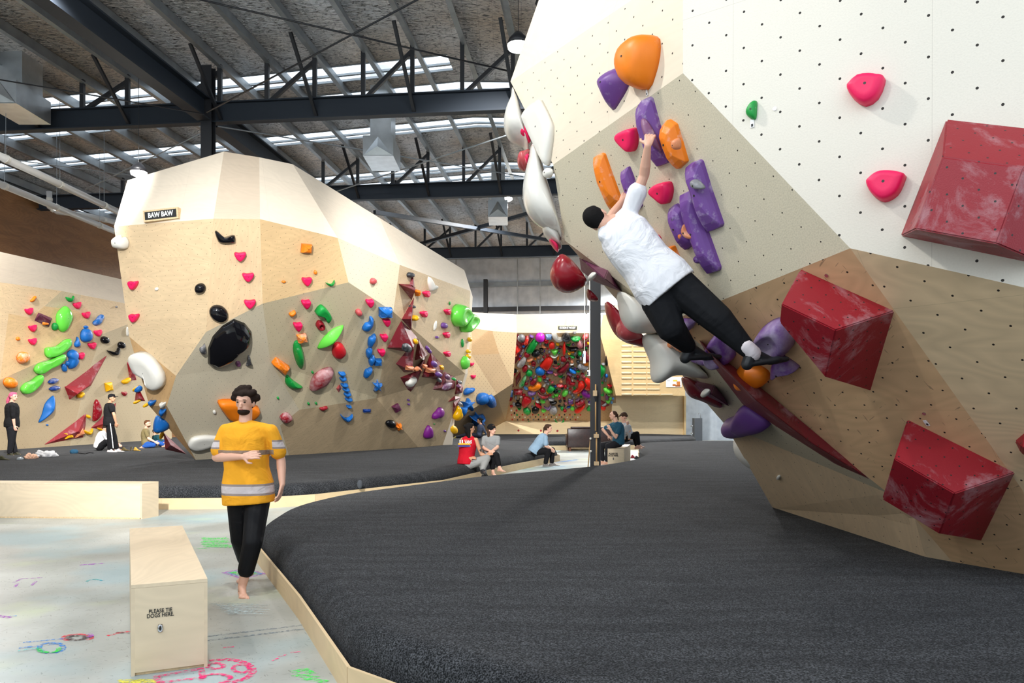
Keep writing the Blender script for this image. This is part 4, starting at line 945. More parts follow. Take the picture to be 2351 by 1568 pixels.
# grit panel slabs
def slab(p, col, label, h=.11, **k): return hold('near', z1(p), col, label, k.pop('prof', 'ridge'), h, k.pop('chalk', .55), fo=F2, group='long slab holds around the climber', cat_smooth=k.pop('cs', False), **k)
slab([(560,28),(610,3),(628,15),(665,150),(752,465),(745,480),(670,508),(640,465),(610,440),(560,290),(525,170),(520,90)], 'purple', 'purple slab the climber is gripping', .10, bolt=False)
slab([(543,163),(570,165),(610,215),(650,300),(685,380),(680,398),(640,370),(580,290),(545,200)], 'mauve', 'thin mauve edge on the purple slab under the hand', .06, prof='cone', bolt=False, cs=True, lift=.09)
slab([(750,165),(805,200),(845,330),(885,470),(820,527),(805,500),(750,370),(710,240),(712,210)], 'orange', 'orange slab with a peach knob right of the hand', .12)
slab([(782,330),(800,305),(822,310),(830,350),(825,378),(805,385),(787,365)], 'peach', 'peach knob screwed on the orange slab', .06, prof='dome', chalk=.2, cs=True, lift=.11)
slab([(210,440),(265,407),(285,415),(340,570),(395,720),(410,770),(340,832),(300,740),(250,620),(225,520)], 'orange', 'long orange slab above the head of the climber', .09)
slab([(405,545),(460,503),(490,580),(530,710),(555,790),(530,818),(500,760),(450,690),(425,610)], 'purple', 'narrow purple slab behind the forearm', .08)
slab([(393,300),(405,265),(450,240),(500,228),(518,250),(522,330),(510,380),(485,397),(430,350)], 'pink', 'pink hold left of the gripping hand', .09, chalk=0, cs=True, prof='slab')
slab([(638,670),(680,628),(750,615),(770,640),(775,690),(760,750),(735,772),(680,730),(645,700)], 'pink', 'pink hold right of the raised arm', .09, chalk=0, cs=True, prof='slab')
slab([(620,1010),(665,1000),(688,1030),(685,1080),(650,1090),(615,1050)], 'pink', 'pink hold peeking out behind the white shirt', .09, chalk=0, cs=True, prof='slab')
slab([(880,510),(930,470),(970,455),(990,465),(1060,690),(1140,920),(1130,940),(1040,977),(1000,880),(925,640)], 'purple', 'widest purple slab, with a grey knob, right of the climber', .12)
slab([(917,605),(950,603),(1000,650),(990,670),(940,660),(918,635)], 'grey', 'grey pocketed knob on the widest purple slab', .06, chalk=.4, prof='dome', cs=True, lift=.10)
slab([(835,710),(905,675),(930,700),(1030,980),(1120,1230),(1115,1255),(1035,1280),(1000,1200),(900,930),(850,790)], 'purple', 'longest purple slab right of the climber', .11)
slab([(952,1150),(975,1135),(1000,1160),(1005,1190),(980,1200),(958,1180)], 'purple', 'knobbly purple foothold beside the longest slab', .08, prof='dome', cs=True)
slab([(758,810),(805,770),(850,810),(900,940),(935,1050),(930,1065),(875,1108),(850,1060),(800,950),(765,860)], 'purple', 'short purple slab carrying an orange crescent', .11)
slab([(862,920),(880,970),(915,1010),(905,1028),(872,1015),(848,975),(850,940)], 'peach', 'orange crescent on the short purple slab', .05, prof='dome', cs=True, lift=.09)
slab([(830,985),(848,985),(855,1010),(845,1030),(830,1015)], 'orange', 'tiny orange foothold on the short purple slab', .05, prof='dome', cs=True, lift=.06)
slab([(778,860),(795,850),(808,875),(800,905),(782,895)], 'purple', 'small lilac knob on the short purple slab', .05, prof='dome', cs=True, lift=.06)
slab([(705,1105),(740,1085),(785,1075),(815,1140),(860,1270),(820,1290),(760,1200)], 'orange', 'orange slab behind the waist of the climber', .12)
# red volumes
TV = [(0,1,6,5), (5,6,3,4), (1,2,3,6), (0,5,4)]
def cubevol(p0, p1, p2, r, s, p4, q, h4, hq, label, fo):
    a, b, d_, Q_ = hitf(fo, *p0), hitf(fo, *p1), hitf(fo, *p2), hitf(fo, q[0], q[1], hq)
    hh_ = lambda w_: (w_-fo.c).dot(fo.n)
    h4 = hh_(plane_hit(a, b, Q_, *p4)); hr = hh_(plane_hit(b, d_, Q_, *r))
    S_ = [hitf(fo, q[0], q[1], hq), hitf(fo, p4[0], p4[1], h4), hitf(fo, r[0], r[1], hr)]; hs = max(-.01, hh_(plane_hit(*S_, *s)))
    return volume('near', [p0, p1, p2], [(p4[0], p4[1], h4), (q[0], q[1], hq), (r[0], r[1], hr), (s[0], s[1], hs)], [(0,1,4,3), (3,4,5,6), (1,2,5,4), (0,3,6), (0,6,5,2)], 'cherry', label, fo, group='big red volumes on the near wall')
cubevol((1838,616), (2056,713), (2000,899), (1895,867), (1790,742), (1794,698), (1919,758), .20, .42, 'big red box volume above the foot of the climber, middle of the right wall', F5)
cubevol((2084,961), (2333,1084), (2254,1243), (2157,1226), (2025,1147), (2053,1053), (2192,1133), .18, .40, 'lower red box volume with a thin green hold near the mat', F5)
bigv = volume('near', [(2173,272), (2067,542), (2415,614), (2470,305)], [(2164,360,.33), (2101,526,.33), (2288,560,.33), (2352,384,.33)], [(0,1,5,4), (1,2,6,5), (2,3,7,6), (3,0,4,7), (4,5,6,7)], 'cherry', 'huge red volume cut by the right edge of the picture, highest of all', F1, group='big red volumes on the near wall')
volume('near', [(2329,1012), (2351,990), (2420,1040), (2400,1080), (2343,1040)], [(2345,1025,.12), (2400,1050,.14)], [(0,1,6,5), (1,2,6), (2,3,6), (3,4,5,6), (4,0,5)], 'cherry', 'corner of a red volume at the right edge below the others', F6, group='big red volumes on the near wall')
hold('near', [(2162,1106),(2170,1107),(2210,1123),(2207,1129),(2197,1128),(2175,1118)], 'green', 'thin green hold on the ridge of the lower red volume', 'dome', .04, 0, fo=F5, bolt=False, lift=.33)
volume('near', [(1604,779), (1770,908), (2011,1109), (1921,1069), (1774,975), (1707,932), (1632,834)], [(1640,822,.14), (1735,918,.16), (1860,1015,.10)], [(0,7,6), (0,1,8,7), (1,2,9,8), (2,3,9), (3,4,9), (4,5,8,9), (5,6,7,8)], 'maroon', 'long dark red wedge running down to the kicker', F8b, group='dark volumes along the lower band of the near wall')
# holds around the feet
def zh(p, col, label, h, fo=F5, prof='dome', chalk=.55, **k): return hold('near', p, col, label, prof, h, chalk, fo=fo, group='holds around the feet of the climber', big=True, **k)
zh(z2([(255,665),(265,610),(300,550),(360,505),(410,488),(450,500),(500,560),(517,630),(480,700),(390,728),(290,722)]), 'purple', 'chalky purple horn hold against the big red box volume', .16, prof='jug', chalk=1.0)
zh([(1788,811),(1836,839),(1820,843),(1798,849),(1783,860),(1777,850)], 'purple', 'small purple fin below the chalky purple horn', .12)
zh(z2([(122,885),(135,825),(175,795),(240,800),(305,822),(342,860),(330,912),(240,940),(150,938)]), 'orange', 'round orange hold under the standing foot', .14, chalk=.15)
zh(z6([(1083,690),(1100,620),(1145,572),(1200,620),(1245,690),(1248,740),(1150,778),(1095,745)]), 'purple', 'purple dome hold behind the straight leg', .15, prof='jug')
zh(z6([(960,720),(1005,705),(1060,725),(1100,752),(1095,772),(1030,752)]), 'purple', 'flat purple ledge hold under the trailing shoe', .08, fo=F8a)
zh(z6([(885,492),(940,486),(995,490),(990,520),(965,550),(930,552),(905,525)]), 'purple', 'small purple pinch hold between the legs', .09)
zh(z6([(870,548),(915,575),(955,620),(972,660),(955,685),(905,640),(800,650),(795,620),(850,600)]), 'orange', 'orange hold behind the trailing ankle', .10, fo=F8a)
zh([(1664,970),(1672,960),(1690,952),(1700,935),(1712,930),(1735,945),(1771,973),(1745,983),(1695,994),(1670,988)], 'purple', 'purple shelf hold under the long red wedge', .16, fo=F8b, chalk=.2)
# band
pyr('near', [(1329,590), (1396,620), (1432,673), (1364,646), (1334,622)], (1388,640), .14, 'plum', 'plum pyramid volume with a white knob below the climber', F8a, group='plum volumes on the lower band')
hold('near', ('oval', 1363, 631, 15, 13, 0), 'white', 'white knob on the upper plum volume', 'dome', .06, 0, fo=F8a, lift=.11, bolt=False)
pyr('near', [(1569,865), (1640,884), (1658,905), (1675,933), (1622,914), (1587,893)], (1632,905), .14, 'plum', 'plum pyramid volume with a white knob above the pale blue wall', F8a, group='plum volumes on the lower band')
hold('near', ('oval', 1623, 899, 18, 14, 0), 'white', 'white knob on the lower plum volume', 'dome', .06, 0, fo=F8a, lift=.11, bolt=False)
hold('near', ('oval', 1789, 1095, 8, 10, 0), 'white', 'tiny white foothold on the kicker panel', 'dome', .03, 0, fo=F7, bolt=False)
# edge holds seen in profile
puff(z5([(100,30),(88,110),(45,215),(25,340),(55,430),(120,485),(205,520),(250,575),(245,480),(215,360),(160,170),(125,80)]), 8.2, .30, 'white', 'topmost white bulbous hold on the left edge of the near wall', 8.1)
puff(z5([(170,400),(190,362),(215,348),(240,358),(272,430),(262,502),(210,455),(178,430)]), 7.95, .1, 'pink', 'pink hold on the left edge between two white ones', chalk=0)
puff(z5([(148,640),(168,600),(215,588),(262,578),(250,680),(222,745),(170,722),(150,690)]), 8.0, .16, 'dusty', 'red ball hold on the left edge beside a pink one')
puff(z5([(213,640),(228,612),(252,612),(245,660),(232,685)]), 7.75, .07, 'pink', 'small pink hold touching the red ball on the left edge', chalk=0)
puff(z5([(275,525),(248,640),(215,780),(195,920),(200,1020),(235,1120),(300,1200),(400,1270),(510,1310),(550,1372),(535,1290),(480,1080),(400,820),(330,600)]), 7.85, .34, 'white', 'largest white glossy shell hold on the left edge of the near wall', 7.6, gloss=.12)
puff(z5([(372,1250),(385,1305),(430,1360),(535,1452),(540,1420),(525,1335),(440,1285),(395,1262)]), 7.75, .2, 'white', 'small white hold tucked under the largest white shell')
puff(z5([(433,1375),(470,1435),(515,1482),(518,1440),(480,1395)]), 7.7, .1, 'pink', 'pink hold at the lower left edge above the red ball', chalk=0)
puff(z6([(100,75),(60,120),(37,185),(45,240),(80,290),(150,318),(220,300),(275,258),(245,200),(190,130),(140,85)]), 7.35, .26, 'cherry', 'large round red ball hold hanging on the left edge', chalk=.35)
puff(z6([(280,298),(278,335),(300,368),(350,372),(330,340)]), 7.5, .12, 'cherry', 'small red hold below the large red ball')
puff(z6([(403,378),(400,430),(425,510),(470,590),(530,640),(600,662),(668,672),(650,620),(560,540),(480,450)]), 7.55, .24, 'cherry', 'long dark red sausage hold hanging behind the white one')
puff(z6([(490,500),(472,545),(485,600),(530,632),(590,630),(640,610),(600,560),(545,500),(515,480)]), 7.35, .17, 'dusty', 'chalky red ball on the long red hold')
puff(z6([(480,318),(488,400),(505,480),(545,550),(610,582),(700,580),(765,572),(720,500),(660,410),(600,370),(540,345)]), 7.1, .30, 'white', 'white saddle hold hanging below the band, upper of the two large ones', chalk=.1, gloss=.3)
puff(z6([(640,600),(665,680),(700,765),(703,860),(722,905),(765,908),(830,868),(920,860),(1060,882),(1025,835),(950,760),(870,690),(770,585),(700,590)]), 7.3, .32, 'white', 'white three pointed hold hanging below the band, lower of the two', chalk=.1, gloss=.3)
puff(z6([(905,868),(915,930),(960,1000),(1040,1032),(1145,1075),(1150,1045),(1080,980),(980,900)]), 7.9, .2, 'maroon', 'dark red hold below the lower plum volume')
puff(zk([(123,345),(126,420),(160,495),(235,556),(232,500),(190,420),(150,350)]), 9.1, .22, 'white', 'white hold low on the left edge near the mat')
puff([(1661,960),(1664,968),(1673,972),(1672,962)], 8.5, .06, 'cherry', 'tiny red hold beside the purple shelf hold')
# labels clipped on the wall
def tagcard(px, py, w_, h_, rot, fo, lift, label):
    c0 = hitf(fo, px, py, lift); s = c0.y/F; r = math.radians(rot); e1 = fo.ex*math.cos(r)+fo.ey*math.sin(r); e2 = fo.n.cross(e1); bm = NB()
    Mx = frame_on(c0, e1, e2); box(bm, -w_*s/2, -h_*s/2, 0, w_*s/2, h_*s/2, .002, Mx); o = obj('route_card', bm, M['signwhite'])
    bm = NB(); box(bm, -w_*s*.25, -h_*s*.38, .002, w_*s*.25, -h_*s*.05, .003, Mx); obj('print', bm, M['ink'], o)
    tag(o, label, 'card', 'small route cards')
tagcard(1727, 284, 9, 18, 0, F1, .004, 'white route card under the small green hold')
tagcard(2127, 971, 9, 17, 12, F5, .004, 'white route card above the lower red volume')
tagcard(1824, 755, 12, 8, 0, F5, .24, 'white route card on the big red box volume')
tagcard(1485, 213, 6, 14, 10, F3, .01, 'tiny route card under the orange teardrop hold')
for px, py in ((1779, 250), (1898, 632), (2122, 949)):
    fo = facet_at('near', px, py); c0 = hitf(fo, px, py, .0); bm = NB(); Mx = frame_on(c0, fo.ex, fo.ey)
    tube(bm, [Mx @ Vector((0, 0, 0)), Mx @ Vector((0, 0, .006))], .013, 12); o = obj('blank_bolt', bm, M['chrome'], None)
    REG.append([o, 'small round metal bolt head on the near right wall', px, py, 'near']); o['category'] = 'bolt'; o['group'] = 'loose bolt heads'
# ================================================================== left wall
zl = lambda pts: Z(3.136, 0, 600, pts)
ZL = lambda x, y: (x/3.136, 600+y/3.136)
def H(wall, kind, x, y, ww, hh, rot, col, shape, zf=None, **k):
    if zf: x, y = zf(x, y)
    kw = dict(chalk=.3); kw.update(k); return hold(wall, (kind, x, y, ww, hh, rot), col, shape=shape, **kw)
for x, y in ((203,360),(550,318),(615,388),(229,482),(229,578),(700,517),(657,607),(573,680)):
    H('left', 'tri', x, y, 17, 15, 8, 'pink', 'triangular', ZL, chalk=0, h=.10, prof='slab', bolt=False)
H('left', 'bean', 237, 272, 17, 8, 35, 'orange', 'sausage', ZL, h=.08)
H('left', 'rock', 127, 557, 9, 9, 0, 'orange', 'pebble', ZL, h=.06)
H('left', 'oval', 155, 693, 24, 28, -20, 'orange', 'chalky ball', ZL, h=.22, chalk=1.0, label='chalky orange ball hold on the left wall, upper of two')
H('left', 'oval', 62, 872, 27, 25, 0, 'orange', 'ball', ZL, h=.22, chalk=.5, label='orange ball hold on the left wall above the pink haired person')
volume('left', [(78,737), (88,717), (120,730), (112,752)], [(92,722,.16), (116,736,.16)], [(0,1,4), (1,2,5,4), (2,3,5), (3,0,4,5)], 'plum', 'plum wedge volume with an orange hold on the left wall')
H('left', 'bean', 325, 450, 14, 9, -30, 'orange', 'half disc', ZL, h=.05, lift=.12, label='orange hold on the plum wedge of the left wall')
H('left', 'crescent', 500, 270, 17, 15, 10, 'green', 'cup', ZL, h=.12)
hold('left', zl([(465,322),(492,350),(506,400),(480,470),(450,508),(418,490),(402,440),(405,380),(435,340)]), 'lime', 'large bright green leaf hold high on the left wall', 'dome', .22, .2, gloss=.2, big=True)
H('left', 'oval', 390, 470, 13, 18, 0, 'green', 'egg', ZL, h=.1)
hold('left', zl([(318,640),(330,620),(400,610),(450,570),(492,556),(498,600),(450,650),(400,680),(345,695),(322,675)]), 'lime', 'upper of three long bright green jugs on the left wall', 'slab', .16, .5, gloss=.2, big=True)
hold('left', zl([(240,775),(270,735),(340,715),(400,680),(455,665),(452,700),(400,745),(340,770),(285,808),(250,800)]), 'lime', 'middle of three long bright green jugs on the left wall', 'slab', .16, .5, gloss=.2, big=True)
hold('left', zl([(143,920),(170,880),(220,855),(265,820),(292,815),(290,855),(250,905),(200,945),(160,950)]), 'lime', 'lowest of three long bright green jugs on the left wall', 'slab', .16, .6, gloss=.2, big=True)
H('left', 'bean', 705, 425, 30, 18, 30, 'blue', 'curved', ZL, h=.14, chalk=.8, label='blue curved hold with chalk at the upper right of the left wall')
H('left', 'rock', 612, 533, 24, 32, 0, 'blue', 'boulder', ZL, h=.2, label='large rounded blue boulder hold on the left wall')
H('left', 'oval', 615, 472, 10, 7, 0, 'blue', 'pebble', ZL, h=.08)
H('left', 'drop', 550, 580, 12, 24, 0, 'blue', 'teardrop', ZL, h=.12)
hold('left', zl([(485,650),(520,633),(548,655),(540,690),(550,720),(520,765),(490,770),(485,730),(492,700),(480,680)]), 'blue', 'tall blue bean hold on the left wall', 'dome', .2, .2)
H('left', 'oval', 483, 735, 9, 12, 0, 'blue', 'pebble', ZL, h=.09)
H('left', 'rock', 457, 765, 10, 19, 10, 'blue', 'lump', ZL, h=.1)
H('left', 'leaf', 378, 860, 24, 12, 20, 'navy', 'edge', ZL, h=.12, chalk=.9)
H('left', 'leaf', 388, 912, 25, 11, 12, 'navy', 'edge', ZL, h=.12, chalk=.7)
hold('left', zl([(385,965),(390,1010),(378,1070),(340,1120),(276,1163),(300,1100),(320,1030),(350,990)]), 'blue', 'long blue leaf hold low on the left wall', 'cone', .22, .1)
H('left', 'oval', 338, 1177, 5, 4, 0, 'blue', 'dot', ZL, h=.04)
H('left', 'oval', 748, 565, 17, 17, 20, 'black', 'ball', ZL, h=.15, chalk=.2, gloss=.15)
H('left', 'crescent', 817, 647, 28, 20, 20, 'black', 'crescent', ZL, h=.15, chalk=.3, gloss=.15)
H('left', 'oval', 868, 602, 15, 16, 0, 'black', 'ball', ZL, h=.14, chalk=0, gloss=.15)
volume('left', [(147,887), (246,815), (209,885), (159,918)], [(178,904,.30), (205,884,.12)], [(0,1,5), (0,5,4), (1,2,5), (2,3,4,5), (3,0,4)], 'cherry', 'large red spearhead volume in the middle of the left wall', group='red volumes on the left wall')
pyr('left', [(96,1023), (198,948), (197,975), (191,1004), (150,1012)], (180,990), .18, 'cherry', 'long flat red volume at the foot of the left wall', group='red volumes on the left wall')
pyr('left', [(206,983), (239,951), (268,920), (262,960), (242,989)], (246,970), .15, 'cherry', 'red volume behind the person in the black cap', group='red volumes on the left wall')
pyr('left', [(290,830), (304,826), (314,874), (298,876)], (304,850), .14, 'cherry', 'small red volume beside the white jug of the boulder', group='red volumes on the left wall')
for q in ((778,902,15,19,'block'),(905,860,21,13,'bean'),(575,962,17,12,'bean'),(632,1225,20,15,'crescent'),(728,1203,20,11,'crescent'),(628,1115,6,8,'oval'),(485,1250,20,14,'block')):
    H('left', q[4], q[0], q[1], q[2], q[3], 10, 'yellow', 'chunky' if q[4] != 'oval' else 'pebble', ZL, h=.12, chalk=.2)
H('left', 'block', 560, 1232, 24, 15, 22, 'peach', 'wooden wedge', ZL, h=.12, label='wood coloured wedge hold at the foot of the left wall')
hold('left', zl([(690,992),(712,1030),(720,1080),(700,1130),(665,1150),(668,1080),(672,1030)]), 'cherry', 'tall dark red bean hold left of the person in the cap', 'dome', .16, .5, gloss=.2)
H('left', 'tri', 890, 953, 11, 10, 0, 'cherry', 'small', ZL, h=.1, chalk=.6)
H('left', 'oval', 836, 328, 4, 5, 0, 'grey', 'tiny', ZL, h=.05)
H('left', 'oval', 914, 505, 5, 22, 0, 'white', 'edge', ZL, h=.06, chalk=0)
# ================================================================== central boulder
ZM = lambda x, y: (250+x/3.136, 330+y/3.136)
Z9 = lambda x, y: (600+x/2.8, 500+y/2.8)
ZA = lambda x, y: (880+x/6.03, 600+y/6.03)
ZB = lambda x, y: (860+x/5.6, 780+y/5.6)
zm = lambda p: [ZM(*q) for q in p]
z9 = lambda p: [Z9(*q) for q in p]
za = lambda p: [ZA(*q) for q in p]
zb = lambda p: [ZB(*q) for q in p]
for zf, lst in ((ZM, ((183,1017,21,20),(190,1252,21,19),(943,810,27,21),(1000,958,27,20),(1013,1150,27,20))),
                (Z9, ((287,407,21,20),(282,548,20,18),(229,693,19,18),(692,543,17,16),(800,667,16,15),(783,765,16,15),(766,860,16,14)))):
    for x, y, w_, h_ in lst: H('mid', 'tri', x, y, w_, h_, 0, 'pink', 'triangular', zf, chalk=0, h=.11, prof='slab', bolt=zf is ZM)
for x, y, w_, h_ in ((570,450,11,15),(535,728,11,15),(865,697,10,14),(850,1018,10,14),(860,1280,10,13)):
    H('mid', 'heart', x, y, w_, h_, 0, 'pink', 'heart', ZA, chalk=0, h=.12, prof='slab', bolt=False)
hold('mid', zm([(45,715),(50,680),(90,655),(105,690),(125,668),(148,705),(140,750),(100,755),(60,745)]), 'white', 'white notched ball hold at the left edge of the central boulder', 'dome', .22, 0, gloss=.3)
H('mid', 'oval', 347, 1045, 8, 8, 0, 'white', 'tiny', ZM, h=.05, chalk=0)
hold('mid', zm([(762,635),(775,625),(800,645),(830,672),(870,660),(905,658),(910,700),(895,712),(820,715),(785,700)]), 'black', 'glossy black boomerang hold below the top of the central boulder', 'dome', .14, 0, gloss=.08)
H('mid', 'rock', 665, 1040, 22, 24, 0, 'black', 'faceted lump', ZM, h=.14, chalk=.2, gloss=.15)
H('mid', 'oval', 790, 1220, 46, 37, -30, 'black', 'big oval', ZM, h=.16, chalk=0, gloss=.1, label='big glossy black oval hold on the central boulder')
hold('mid', [(537,732),(562,742),(578,762),(579,782),(560,796),(545,808),(536,824),(512,842),(490,847),(477,835),(477,800),(488,772),(510,748)], 'black', 'huge glossy black shield hold on the central boulder', 'cone', .30, 0, apex=(534,792), gloss=.06, big=True, cat_smooth=False)
H('mid', 'drop', 677, 1468, 15, 21, -20, 'darkgrey', 'teardrop', ZM, h=.12, chalk=.9)
H('mid', 'rock', 546, 834, 12, 11, 0, 'mauve', 'lump', h=.08)
hold('mid', [(564,839),(567,828),(569,816),(573,817),(574,828),(580,838),(572,836)], 'darkgrey', 'small dark spike hold beside the black shield', 'cone', .12, .5)
hold('mid', [(306,817),(314,808),(335,807),(357,823),(379,855),(381,881),(367,891),(352,884),(349,868),(335,857),(318,846)], 'white', 'large white curved jug at the lower left of the central boulder', 'slab', .24, 0, gloss=.25, big=True)
hold('mid', [(430,1018),(440,1004),(462,998),(490,998),(506,1003),(498,1014),(475,1024),(450,1030),(436,1027)], 'white', 'pale flat hold near the mat behind the walking person', 'slab', .12, 0, gloss=.3)
hold('mid', [(500,918),(545,917),(592,932),(585,952),(560,960),(527,958),(510,940)], 'orange', 'big orange hold behind the head of the walking person', 'slab', .2, .1, big=True)
H('mid', 'oval', 492, 945, 8, 8, 0, 'white', 'tiny', h=.05, chalk=0)
# lower left strip
for x, y, w_, h_, col, k, sh in ((1005,915,14,14,'blue','rock','wedge'),(988,912,10,12,'yellow','bean','small'),(998,1005,15,9,'yellow','bean','small'),(1060,1030,8,8,'yellow','oval','small'),(1103,1015,15,12,'blue','tri','wedge'),(1180,1030,12,13,'white','tri','triangular'),(1175,1080,15,13,'blue','tri','wedge'),(1148,1203,22,11,'yellow','crescent','curved'),(1170,1242,8,14,'yellow','oval','upright')):
    H('mid', k, x, y, w_, h_, 0, col, sh, ZL, h=.12, chalk=.15, bolt=False, where='the lower left boulder edge')
pyr('mid', [(309,921), (312,896), (322,897), (334,921)], (320,915), .12, 'cherry', 'small red volume with blue holds on the lower left edge of the boulder')
hold('mid', zl([(1105,1170),(1125,1110),(1170,1130),(1215,1170),(1215,1205),(1160,1195),(1120,1185)]), 'blue', 'blue fan shaped hold above the seated boy', 'cone', .25, .3)
pyr('mid', [(375,992), (392,1008), (429,1043), (379,1032)], (392,1022), .2, 'cherry', 'red pyramid volume touching the mat at the left foot of the boulder')
# right facets
H('mid', 'slab' if 0 else 'block', 285, 195, 22, 20, -5, 'orange', 'pot shaped', Z9, h=.16)
H('mid', 'leaf', 142, 410, 10, 6, 0, 'orange', 'chip', Z9, h=.05); H('mid', 'oval', 345, 350, 7, 10, 0, 'orange', 'pebble', Z9, h=.06); H('mid', 'bean', 197, 612, 16, 11, 10, 'orange', 'sausage', Z9, h=.09)
H('mid', 'crescent', 443, 420, 20, 13, 15, 'green', 'small curved', Z9, h=.1)
H('mid', 'oval', 713, 407, 12, 15, 0, 'dusty', 'egg', Z9, h=.1); H('mid', 'oval', 622, 603, 14, 14, 0, 'dusty', 'ball', Z9, h=.12)
hold('mid', z9([(340,600),(375,557),(405,570),(430,600),(438,630),(415,660),(395,625),(365,608)]), 'green', 'curved green block hold near the centre of the boulder', 'slab', .16, .2)
H('mid', 'ring', 373, 682, 18, 19, 0, 'cherry', 'ring', Z9, prof='ring', h=.14, bolt=False)
H('mid', 'block', 257, 767, 21, 16, 10, 'orange', 'chalky', Z9, h=.14, chalk=1.0)
hold('mid', z9([(212,795),(240,790),(262,840),(272,900),(270,945),(255,972),(228,940),(208,880),(203,835)]), 'green', 'long upright green leaf hold on the boulder', 'cone', .18, .3)
hold('mid', z9([(528,690),(505,730),(470,775),(430,815),(362,842),(375,800),(410,755),(465,710)]), 'lime', 'large bright green leaf hold pointing up right on the boulder', 'cone', .2, .2, big=True)
hold('mid', z9([(492,797),(520,810),(537,850),(520,880),(490,897),(458,882),(453,845),(465,810)]), 'red', 'bright red guitar pick hold on the boulder', 'dome', .18, .15)
hold('mid', z9([(92,893),(180,950),(145,1003),(62,930)]), 'orange', 'orange box hold at the left of the pale facet', 'ridge', .2, .6, cat_smooth=False)
hold('mid', z9([(163,1007),(195,1035),(235,1065),(266,1088),(225,1102),(180,1092),(152,1055)]), 'green', 'green half moon hold low on the boulder', 'cone', .16, .3)
hold('mid', z9([(305,1095),(315,1045),(345,1000),(390,970),(440,957),(456,980),(420,1045),(365,1080),(330,1095)]), 'cherry', 'big chalky red leaf hold low on the boulder', 'dome', .22, 1.0, big=True)
for x, y in ((327,990),(301,1192),(350,1190),(105,1155)): H('mid', 'oval', x, y, 5, 6, 0, 'green', 'tiny', Z9, h=.05, bolt=False)
H('mid', 'block', 793, 600, 28, 19, 0, 'blue', 'jug', Z9, h=.18, chalk=.5, label='blue jug hold at the right end of the pale facet')
hold('mid', z9([(695,633),(714,640),(708,685),(675,722),(645,712),(665,675),(690,665)]), 'blue', 'blue Z shaped hold on the boulder', 'dome', .14, .2)
for x, y, w_, h_, rt in ((705,785,15,32,-10),(688,860,13,26,0),(705,912,13,24,0),(680,990,14,28,-20)): H('mid', 'bean', x, y, w_, h_, rt, 'blue', 'twisted', Z9, h=.13, bolt=False)
H('mid', 'block', 745, 922, 16, 14, 0, 'blue', 'square', Z9, h=.12); H('mid', 'star', 743, 1075, 22, 27, 0, 'blue', 'pillow', Z9, h=.12, chalk=.6)
for x, y, w_, h_ in ((514,997,15,9),(521,1030,14,10),(530,1070,16,8),(540,1100,15,8),(549,1131,15,10),(557,1163,16,8),(558,1207,11,6)): H('mid', 'bean', x, y, w_, h_, -15, 'blue', 'chain', Z9, h=.12, bolt=False, where='the low edge of the boulder')
H('mid', 'crescent', 545, 1278, 27, 17, 0, 'blue', 'cave', Z9, h=.14); H('mid', 'block', 677, 1238, 17, 6, 0, 'navy', 'bar', Z9, h=.06)
pyr('mid', [(771,892), (779,881), (785,891), (778,903)], (778,892), .08, 'dusty', 'small red diamond volume beside the blue chain')
H('mid', 'leaf', 155, 1278, 29, 22, 0, 'cherry', 'chalky cup', Z9, h=.16, chalk=1.0); H('mid', 'bean', 398, 1222, 19, 9, 0, 'cherry', 'roof edge', Z9, h=.08)
H('mid', 'oval', 828, 1320, 23, 16, 0, 'black', 'cave oval', Z9, h=.14, chalk=0, gloss=.2); H('mid', 'star', 878, 1335, 15, 17, 20, 'orange', 'flower', Z9, h=.14)
H('mid', 'block', 865, 1220, 15, 15, 30, 'plum', 'block', Z9, h=.12); hold('mid', z9([(1138,1218),(1158,1222),(1163,1250),(1145,1278),(1112,1285),(1095,1288),(1100,1262),(1120,1240)]), 'violet', 'violet rounded hold low on the right of the boulder, upper of two', 'dome', .18, .1, big=True)
hold('mid', z9([(1066,1335),(1082,1340),(1090,1375),(1085,1405),(1060,1415),(1040,1408),(1045,1375)]), 'violet', 'violet drop hold low on the right of the boulder, lower of two', 'dome', .18, .1, big=True)
for x, y in ((943,1170),(945,1197),(1178,1370)): H('mid', 'oval', x, y, 5, 5, 0, 'purple', 'tiny', Z9, h=.05, bolt=False)
H('mid', 'oval', 1110, 1325, 3, 3, 0, 'green', 'dot', Z9, h=.03, bolt=False)
H('mid', 'rock', 360, 187, 13, 12, 0, 'darkgrey', 'rock', ZA, h=.12)
hold('mid', za([(617,210),(635,250),(665,310),(700,330),(735,345),(732,372),(695,395),(640,412),(622,360),(608,290)]), 'white', 'white curved horn hold under the top edge of the boulder', 'dome', .12, 0, big=True)
pyr('mid', za([(918,548),(938,560),(935,600),(912,618),(900,580)]), ZA(925,580), .06, 'green', 'small green diamond hold near the lime tubes', name='climbing_hold')
def tubejug(o1, o2, label):
    hold('mid', za(o1), 'lime', label, 'jug', .34, .1, gloss=.25, big=True, apex=(sum(p[0] for p in za(o2))/len(o2), sum(p[1] for p in za(o2))/len(o2)))
tubejug([(1010,590),(1060,605),(1125,690),(1120,740),(1050,830),(995,900),(950,850),(935,760),(960,640)], [(1125,690),(1050,830),(1000,800),(1060,700)], 'upper bright green scoop hold at the right edge of the boulder')
tubejug([(1130,700),(1210,745),(1228,800),(1190,870),(1090,980),(1055,930),(1048,850),(1090,760)], [(1220,790),(1100,930),(1090,850),(1180,770)], 'lower bright green scoop hold at the right edge of the boulder')
H('mid', 'drop', 448, 435, 8, 15, 180, 'orange', 'hidden', ZA, h=.15, bolt=False); H('mid', 'rock', 375, 625, 9, 8, 0, 'darkgrey', 'pebble', ZA, h=.14)
